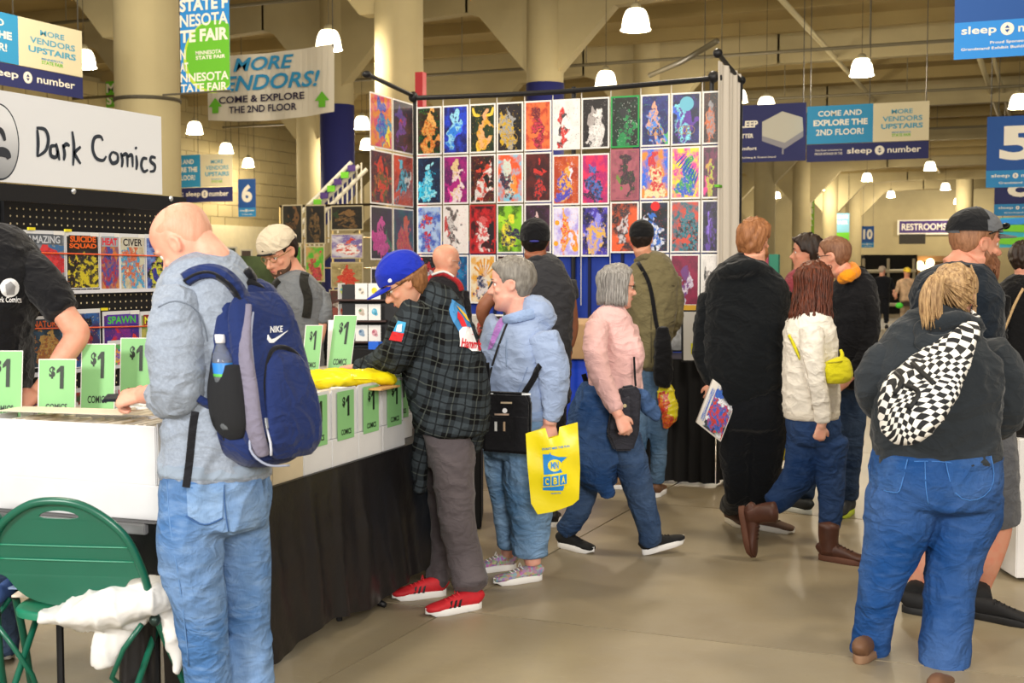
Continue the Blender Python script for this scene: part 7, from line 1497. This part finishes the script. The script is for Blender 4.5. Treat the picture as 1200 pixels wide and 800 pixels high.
f.strap([(1018, 548), (1060, 541), (1110, 541), (1164, 549)], 1.0, ST, 'yoke_stitching', .001, off=.003)
BL = hairmat('c9a676', '77583c'); f.shell('hair', BL, ([-.45, -.25, -.15, -.06, .06, .12, .2, .3, .4], [-.36, -.34, -.25, .0, .03, .0, .17, .29, .31]), .06, amp=.02, freq=22)
r = random.Random(3); g = Geo(); tie = f.M @ Vector((-.10, -.52, .2)); Mi = f.M
for i in range(230):   # hair drawn back to the tie
    a = r.uniform(-2.6, 2.6); h = r.uniform(-.3, .46); f_ = np.interp(h, LV, FR); b_ = np.interp(h, LV, BK); w2 = np.interp(h, LV, WD)
    if a > 2.0 or a < -2.0: h = max(h, .3)
    e = 1.09; p0 = Vector((math.sin(a) * w2 * e, (f_ + b_) / 2 - math.cos(a) * (f_ - b_) / 2 * e, h)); pts = [Mi @ p0]
    for t_ in (.35, .7, 1.0): 
        q = p0.lerp(Vector((-.10, -.50, .2)), t_); n_ = Vector((q.x, q.y + .05, q.z - .05)); f2 = max(.44 + .02 * r.random(), n_.length); pts.append(Mi @ (Vector((0, -.05, .05)) + n_.normalized() * (f2 if t_ < 1 else .46)))
    g.loft(pts, [.006 * f.H * 2] * 3 + [.008 * f.H], None, None, 5, 2)
g.build('swept_hair', BL, f.t, True); g = Geo()
for i in range(170):
    an = r.uniform(0, 6.28); rr = math.sqrt(r.random()); ox, oz = math.cos(an) * rr, math.sin(an) * rr; L_ = r.uniform(.75, 1.02)
    pts = [tie + R0 * ox * .012 + Z * oz * .012, f.P(1098 + ox * 9, 326 + oz * 5, -.17), f.P(1091 + ox * 13, 343, -.18 + oz * .02), f.P(1091 + ox * 14, 343 + 26 * L_, -.17 + oz * .03), f.P(1093 + ox * 12 + r.uniform(-3, 3), 343 + 43 * L_, -.16 + oz * .02)]
    g.loft(pts, [.003, .0045, .0045, .004, .001], None, None, 5, 3)
g.build('ponytail', BL, f.t, True); g = Geo()
for i in range(30): y0 = r.uniform(318, 345); g.loft([f.P(1138, y0 - 8, -.03), f.P(1143, y0 + 8, -.06), f.P(1141 + r.uniform(-2, 3), y0 + 32, -.06)], [.003, .004, .001], None, None, 5, 3)
g.build('loose_locks', BL, f.t, True)
sg = Geo(); L = lambda *p_: f.M @ Vector(p_)
sg.tube([L(.36, -.1, .12), L(.34, .08, .30), L(.22, .22, .46)], .014 * f.H, 6, 3); sg.tube([L(-.36, -.1, .2), L(-.34, .08, .36), L(-.22, .22, .48)], .014 * f.H, 6, 3); sg.ball(L(.13, .25, .50), (.1 * f.H, .05 * f.H, .05 * f.H), f.M.to_3x3() * (1 / f.H)); sg.ball(L(-.13, .25, .50), (.1 * f.H, .05 * f.H, .05 * f.H), f.M.to_3x3() * (1 / f.H)); sg.build('sunglasses_on_head', mat('0e0d0d', .2), f.t, True)
Geo().ball(L(.335, .0, -.07), (.012 * f.H,) * 3).build('earring', mat('d8d8dc', .2, 1), f.t, True)
# checkered sling bag
ck = NT('checker'); nn = ck.noise(5, 1); vm = ck.a('ShaderNodeVectorMath', {'operation': 'MULTIPLY_ADD'}); ck.s(vm.inputs[0], nn.outputs[1]); vm.inputs[1].default_value = (.16, .16, .16)
mp = ck.a('ShaderNodeMapping'); ck.s(mp.inputs[0], ck.co()); mp.inputs['Rotation'].default_value = (0, .9, -YAW); ck.s(vm.inputs[2], mp.outputs[0]); s2 = ck.a('ShaderNodeSeparateXYZ'); ck.s(s2.inputs[0], vm.outputs[0]); cmb = ck.a('ShaderNodeCombineXYZ'); ck.s(cmb.inputs[0], s2.outputs[0]); ck.s(cmb.inputs[1], s2.outputs[2]); ch_ = ck.a('ShaderNodeTexChecker', None, Scale=46); ck.s(ch_.inputs[0], cmb.outputs[0]); ch_.inputs[1].default_value = lin('f0eee8'); ch_.inputs[2].default_value = lin('15171c'); CHK = ck.fin(ch_.outputs[0], .75)
sl = thing('sling_bag', 'black and white checkered sling bag across the back of the woman in the charcoal hoodie', 'bag', f.P(1070, 450, -.28))
bpts = [(1137, 381, -.2, 10, .02), (1128, 394, -.24, 17, .03), (1112, 412, -.27, 28, .04), (1094, 434, -.3, 39, .055), (1074, 462, -.32, 46, .065), (1060, 484, -.31, 42, .06), (1050, 502, -.29, 31, .045), (1045, 512, -.28, 18, .03)]
g = Geo(); g.loft([f.P(*p_[:3]) for p_ in bpts], [p_[3] * f.k * 1.22 for p_ in bpts], [p_[4] * 1.1 for p_ in bpts], (R0 * .8 + Z * .55), 26, 5, 2.4); me = fuse(g, .01, 3); wrinkle(me, .006, 16, 4); V_ = mv(me).copy(); me.materials.append(CHK); me.polygons.foreach_set('use_smooth', [True] * len(me.polygons)); Fp = [tuple(p_.vertices) for p_ in me.polygons]
me.transform(Matrix.Translation(-sl.location)); link('bag_body', me, sl); save = f.bvh; f.bvh = BVHTree.FromPolygons(V_.tolist(), Fp)
for q in ([(1062, 418), (1078, 434), (1095, 450)], [(1045, 433), (1056, 442), (1058, 450), (1048, 462)], [(1062, 452), (1074, 456), (1077, 464), (1065, 480)], [(1062, 418), (1072, 410), (1088, 400)]): f.strap(q, 5.5, mat('101216', .6), 'black_zip', .003, off=.004, parent=sl)
f.bvh = save
f.strap([(1136, 383), (1142, 374), (1140, 368)], 12, CHK, 'checkered_strap', .006, off=.012, parent=sl)

# ---- 15 bearded man in the cap
f = Fig('bearded man in a grey and black cap, dark T-shirt and grey shorts facing right', 6.0, 1128, 'd3957a', .0065)
f.torso([(1122, 309, 0, 23, .11), (1122, 320, 0, 39, .15), (1120, 345, 0, 52, .2), (1124, 385, 0, 50, .21), (1130, 430, 0, 48, .2), (1134, 480, 0, 48, .2), (1136, 510, 0, 48, .2)])
f.sleeve([(1096, 345, -.15, 22), (1090, 372, -.17, 23), (1092, 396, -.17, 21)], .6); f.arm([(1092, 385, -.17, 15), (1096, 420, -.17, 13), (1112, 455, -.25, 10)]); f.sleeve([(1145, 345, .15, 22), (1150, 372, .17, 22), (1152, 392, .17, 20)], .6); f.arm([(1150, 385, .17, 14), (1158, 425, .15, 12), (1170, 460, .0, 9)]); f.hand(f.P(1170, 460, 0), R0 - Z * .4, Z, 30, 1)
f.head(1143, 286, 0, .285, 78, 2, 0, neck=f.P(1124, 318, 0), nr=.085, jaw=1.12)
f.torso([(1136, 495, 0, 47, .2), (1140, 530, 0, 48, .2)], .8, g=f.bot); f.leg([(1156, 520, -.06, 33), (1160, 570, -.06, 32), (1164, 612, -.04, 30)], None, .55); f.leg([(1112, 520, .08, 33), (1104, 570, .08, 32), (1096, 612, .1, 30)], None, .55)
bk = mat('17171a', .7, bump=.15, bs=60); bsl = mat('1e1e20', .6)
a1 = f.shoe((1136, 722), (1197, 733), bk, bsl, L_=.31, hgt=.085, laces=mat('101012', .6), tag_='large black skate shoe pointing right'); a2 = f.shoe((1058, 716), (1096, 722), bk, bsl, L_=.29, hgt=.085)
f.body.loft([f.P(1166, 600, -.04), f.P(1166, 625, -.04), f.P(1157, 655, -.02), f.P(1149, 690, .0), a1], [.085, .072, .068, .045, .045], None, R0, 14, 4); f.body.loft([f.P(1094, 600, .1), f.P(1090, 630, .1), f.P(1082, 660, .1), f.P(1075, 690, .08), a2], [.085, .072, .066, .045, .045], None, R0, 14, 4)
sk_ = Geo(); sk_.loft([f.P(1148, 690, 0), a1], [.05, .055], None, R0, 12, 2); sk_.loft([f.P(1074, 690, .08), a2], [.05, .055], None, R0, 12, 2); sk_.build('socks', mat('141416', .9), f.t, True)
f.finish(cloth('151d26', .1, 200), cloth('55565a', .15, 160, heather=.2), 'shirt', 'shorts', 30, .009, .008, 15, 20)
BR = hairmat('8f5e40', '643f29'); f.brows(BR); f.shell('hair', hairmat('a37454', '7a5238'), ([-.45, -.25, -.15, -.06, .06, .12, .2, .3, .4], [-.2, -.18, -.1, .07, .09, .02, .17, .29, .31]), .02, amp=.006); f.shell('beard', BR, ([-.12, -.05, .0, .06, .14, .22, .32, .4], [-.1, .02, .0, -.10, -.17, -.20, -.21, -.22]), .06, None, .02, soft=.06, beard=True, freq=22)
g = Geo()
for i in range(220):
    a = r.uniform(-2.3, 2.3); z0 = r.uniform(-.42, -.2) if abs(a) < 1.6 else r.uniform(-.35, -.1); x = math.sin(a / 2.3 * 1.5) * .25; y = .05 + math.cos(a / 2.3 * 1.45) * .33
    g.loft([L_ for L_ in (f.M @ Vector((x, y - .02, z0)), f.M @ Vector((x * 1.08, y + .04, z0 - .07)), f.M @ Vector((x * .9, y + .02, z0 - .16 - .08 * r.random())))], [.008 * f.H, .010 * f.H, .002 * f.H], None, None, 5, 2)
g.build('beard_locks', BR, f.t, True)
cp = f.cap(cloth('5a5c60', .15, 160, heather=.2), bz=.16, thick=.07, hh=.03, bl=.33, tilt=-.02, bm_=cloth('5c5e60', .15, 160, heather=.2))
V, F_ = skull(48, 40); y = V[:, 1]; z = V[:, 2]; mk = sm((z - .155) / .02) * (y < .02); n = V - np.array([0, -.03, .05]); n /= np.linalg.norm(n, axis=1)[:, None]; V2 = V + n * .083; V2[:, 2] += .03 * sm((z - .1) / .3)
g = Geo(); ids = np.where(mk > .5)[0]; mpd = {int(a): i for i, a in enumerate(ids)}; g.add([f.M @ Vector(V2[a]) for a in ids], [tuple(mpd[i] for i in q) for q in F_ if all(i in mpd for i in q)]); g.build('black_back_panels', cloth('16171a', .1), cp, True)
L = lambda *p_: f.M @ Vector(p_); g = Geo(); g.tube([L(-.30, .02, .2) if False else L(.39, -.0, .16), L(.38, .2, .24), L(.3, .38, .3)], .014 * f.H, 6, 3); g.tube([L(-.39, -.0, .16), L(-.38, .2, .24), L(-.3, .38, .3)], .014 * f.H, 6, 3)
for x in (-1, 1): g.ball(L(x * .15, .44, .31), (.12 * f.H, .03 * f.H, .055 * f.H), f.M.to_3x3() * (1 / f.H))
g.build('sunglasses_on_cap', mat('0e0e10', .12), cp, True)

# ---- 16, 17 far people, 18 woman at the right edge, small crowd
def simple(label, d, x, ytop, top, bot, sk_, hair_, yaw=0, kw=None, hands=None, capc=None, legs=True, vx=.02):
    kw = kw or {}; f = Fig(label, d, x, sk_, vx, .022, 'people in the distance'); foot = 312 + CAMH * FPX / d; h = foot - ytop; q = lambda t: ytop + h * t; wd = h * kw.get('w', .12)
    f.torso([(x, q(.155), 0, wd * .4, .08), (x, q(.18), 0, wd * .95, .13), (x, q(.24), 0, wd * 1.1, .16), (x, q(.4), 0, wd * .9, .15), (x, q(.5), 0, wd * .95, .15)])
    for sx in (-1, 1):
        hx = (hands or {}).get(sx, (x + sx * wd * 1.35, q(.5))); ex_ = (x + sx * wd * 1.35 * .96 + (hx[0] - x - sx * wd * 1.35) * .4, q(.36)); f.sleeve([(x + sx * wd * .95, q(.2), 0, wd * .32), (ex_[0], ex_[1], -.03, wd * .28), ((ex_[0] + hx[0]) / 2, (ex_[1] + hx[1]) / 2, -.06, wd * .24)], .6); f.arm([((ex_[0] + hx[0]) / 2, (ex_[1] + hx[1]) / 2, -.06, wd * .2), (hx[0], hx[1], -.08, wd * .17)]); f.hand(f.P(hx[0], hx[1], -.08), -Z, -F0, 30, 1)
        sh = f.shoe((x + sx * wd * .5, foot - .2), (x + sx * wd * .5 + 1.5 * sx, foot + h * .02), mat('1a1a1c', .6), mat('2a2a2a', .6), L_=.28)
        f.leg([(x + sx * wd * .42, q(.5), 0, wd * .5), (x + sx * wd * .45, q(.72), 0, wd * .4)], f.P(x + sx * wd * .5, q(.93), 0), ar=.06)
    f.head(x + kw.get('hx', 0), q(.07), 0, .24, yaw, 4, neck=f.P(x, q(.18), 0)); f.finish(top, bot, 'shirt', 'trousers', 3, .008)
    if hair_: f.shell('hair', hair_, SHORT, .05)
    if capc: f.cap(cloth(capc), bz=.12)
    return f
f16 = simple('distant officer in a black uniform standing with one arm raised to the side', 33.5, 1034, 312, cloth('14161c'), cloth('14161c'), 'd8a088', hairmat('b8a898', 'a09080'), 60, {'w': .13}, {1: (1048, 342)})
f17 = simple('distant person in a yellow cap and tan patterned clothes beside the officer', 31, 1063, 314, mat('b09478', .9, var=.3, vs=9), mat('a08a70', .9, var=.35, vs=9), 'c08a70', hairmat('4a3020', '3a2418'), 175, {'w': .12}, {-1: (1050, 345)}, 'e8c83a')
Geo().ball(f17.P(1054, 358, -.25), (.09, .06, .07)).build('green_pouch', mat('4ac83a', .6), f17.t, True); Geo().box(f17.P(1064, 356, -.2), (.16, .04, .05), (R0, F0, Z)).build('belt', mat('2c241c', .7), f17.t)
simple('distant seated looking shopper in dark clothes left of the officer', 38, 1010, 312, cloth('2a2228'), cloth('1c1c22'), 'b88068', hairmat('2a1c14', '1c1410'), 90)
simple('small distant shopper in blue right of the bearded man', 24, 1143, 318, cloth('2a3a5a'), cloth('222230'), 'c08a70', hairmat('2a1c14', '1c1410'), -90, {'w': .11})
simple('distant shopper in grey behind the yellow cap', 42, 1083, 320, cloth('5a5450'), cloth('2a2a30'), 'c89078', hairmat('3a2a20', '2a1c14'), 180)
f = Fig('person in a long black coat with a tan strap, cut off by the right edge', 9.5, 1196, 'c8917a', .01, .014)
f.torso([(1200, 322, 0, 10, .07), (1198, 332, 0, 22, .13), (1196, 350, 0, 27, .17), (1194, 400, 0, 27, .18), (1194, 470, 0, 29, .19), (1194, 520, 0, 30, .19)]); f.sleeve([(1176, 348, -.1, 9), (1172, 380, -.12, 9), (1173, 398, -.14, 8)]); f.arm([(1173, 396, -.14, 4.5), (1175, 402, -.15, 4)]); f.hand(f.P(1174, 400, -.14), -Z, -F0, 40, .9)
f.head(1201, 304, 0, .24, 60, 0, neck=f.P(1200, 330, 0)); a1 = f.shoe((1188, 566), (1196, 570), bk, bsl, L_=.27); f.leg([(1186, 510, 0, 10)], a1, ar=.05) if False else f.leg([(1186, 500, 0, 11), (1187, 540, 0, 9)], a1, ar=.05); a2 = f.shoe((1204, 566), (1212, 570), bk, bsl, L_=.27); f.leg([(1204, 500, 0, 11), (1204, 540, 0, 9)], a2, ar=.05)
f.finish(cloth('0f0f11', .1), cloth('141416'), 'coat', 'trousers', 32, .01); f.brows(HD); f.shell('hair', HD, SHORT, .1, amp=.04)
f.strap([(1199, 338), (1190, 355), (1180, 378), (1174, 392)], 3, cloth('b89a70'), 'shoulder_strap', .003, off=.006)
print('OBJS', len(bpy.data.objects))
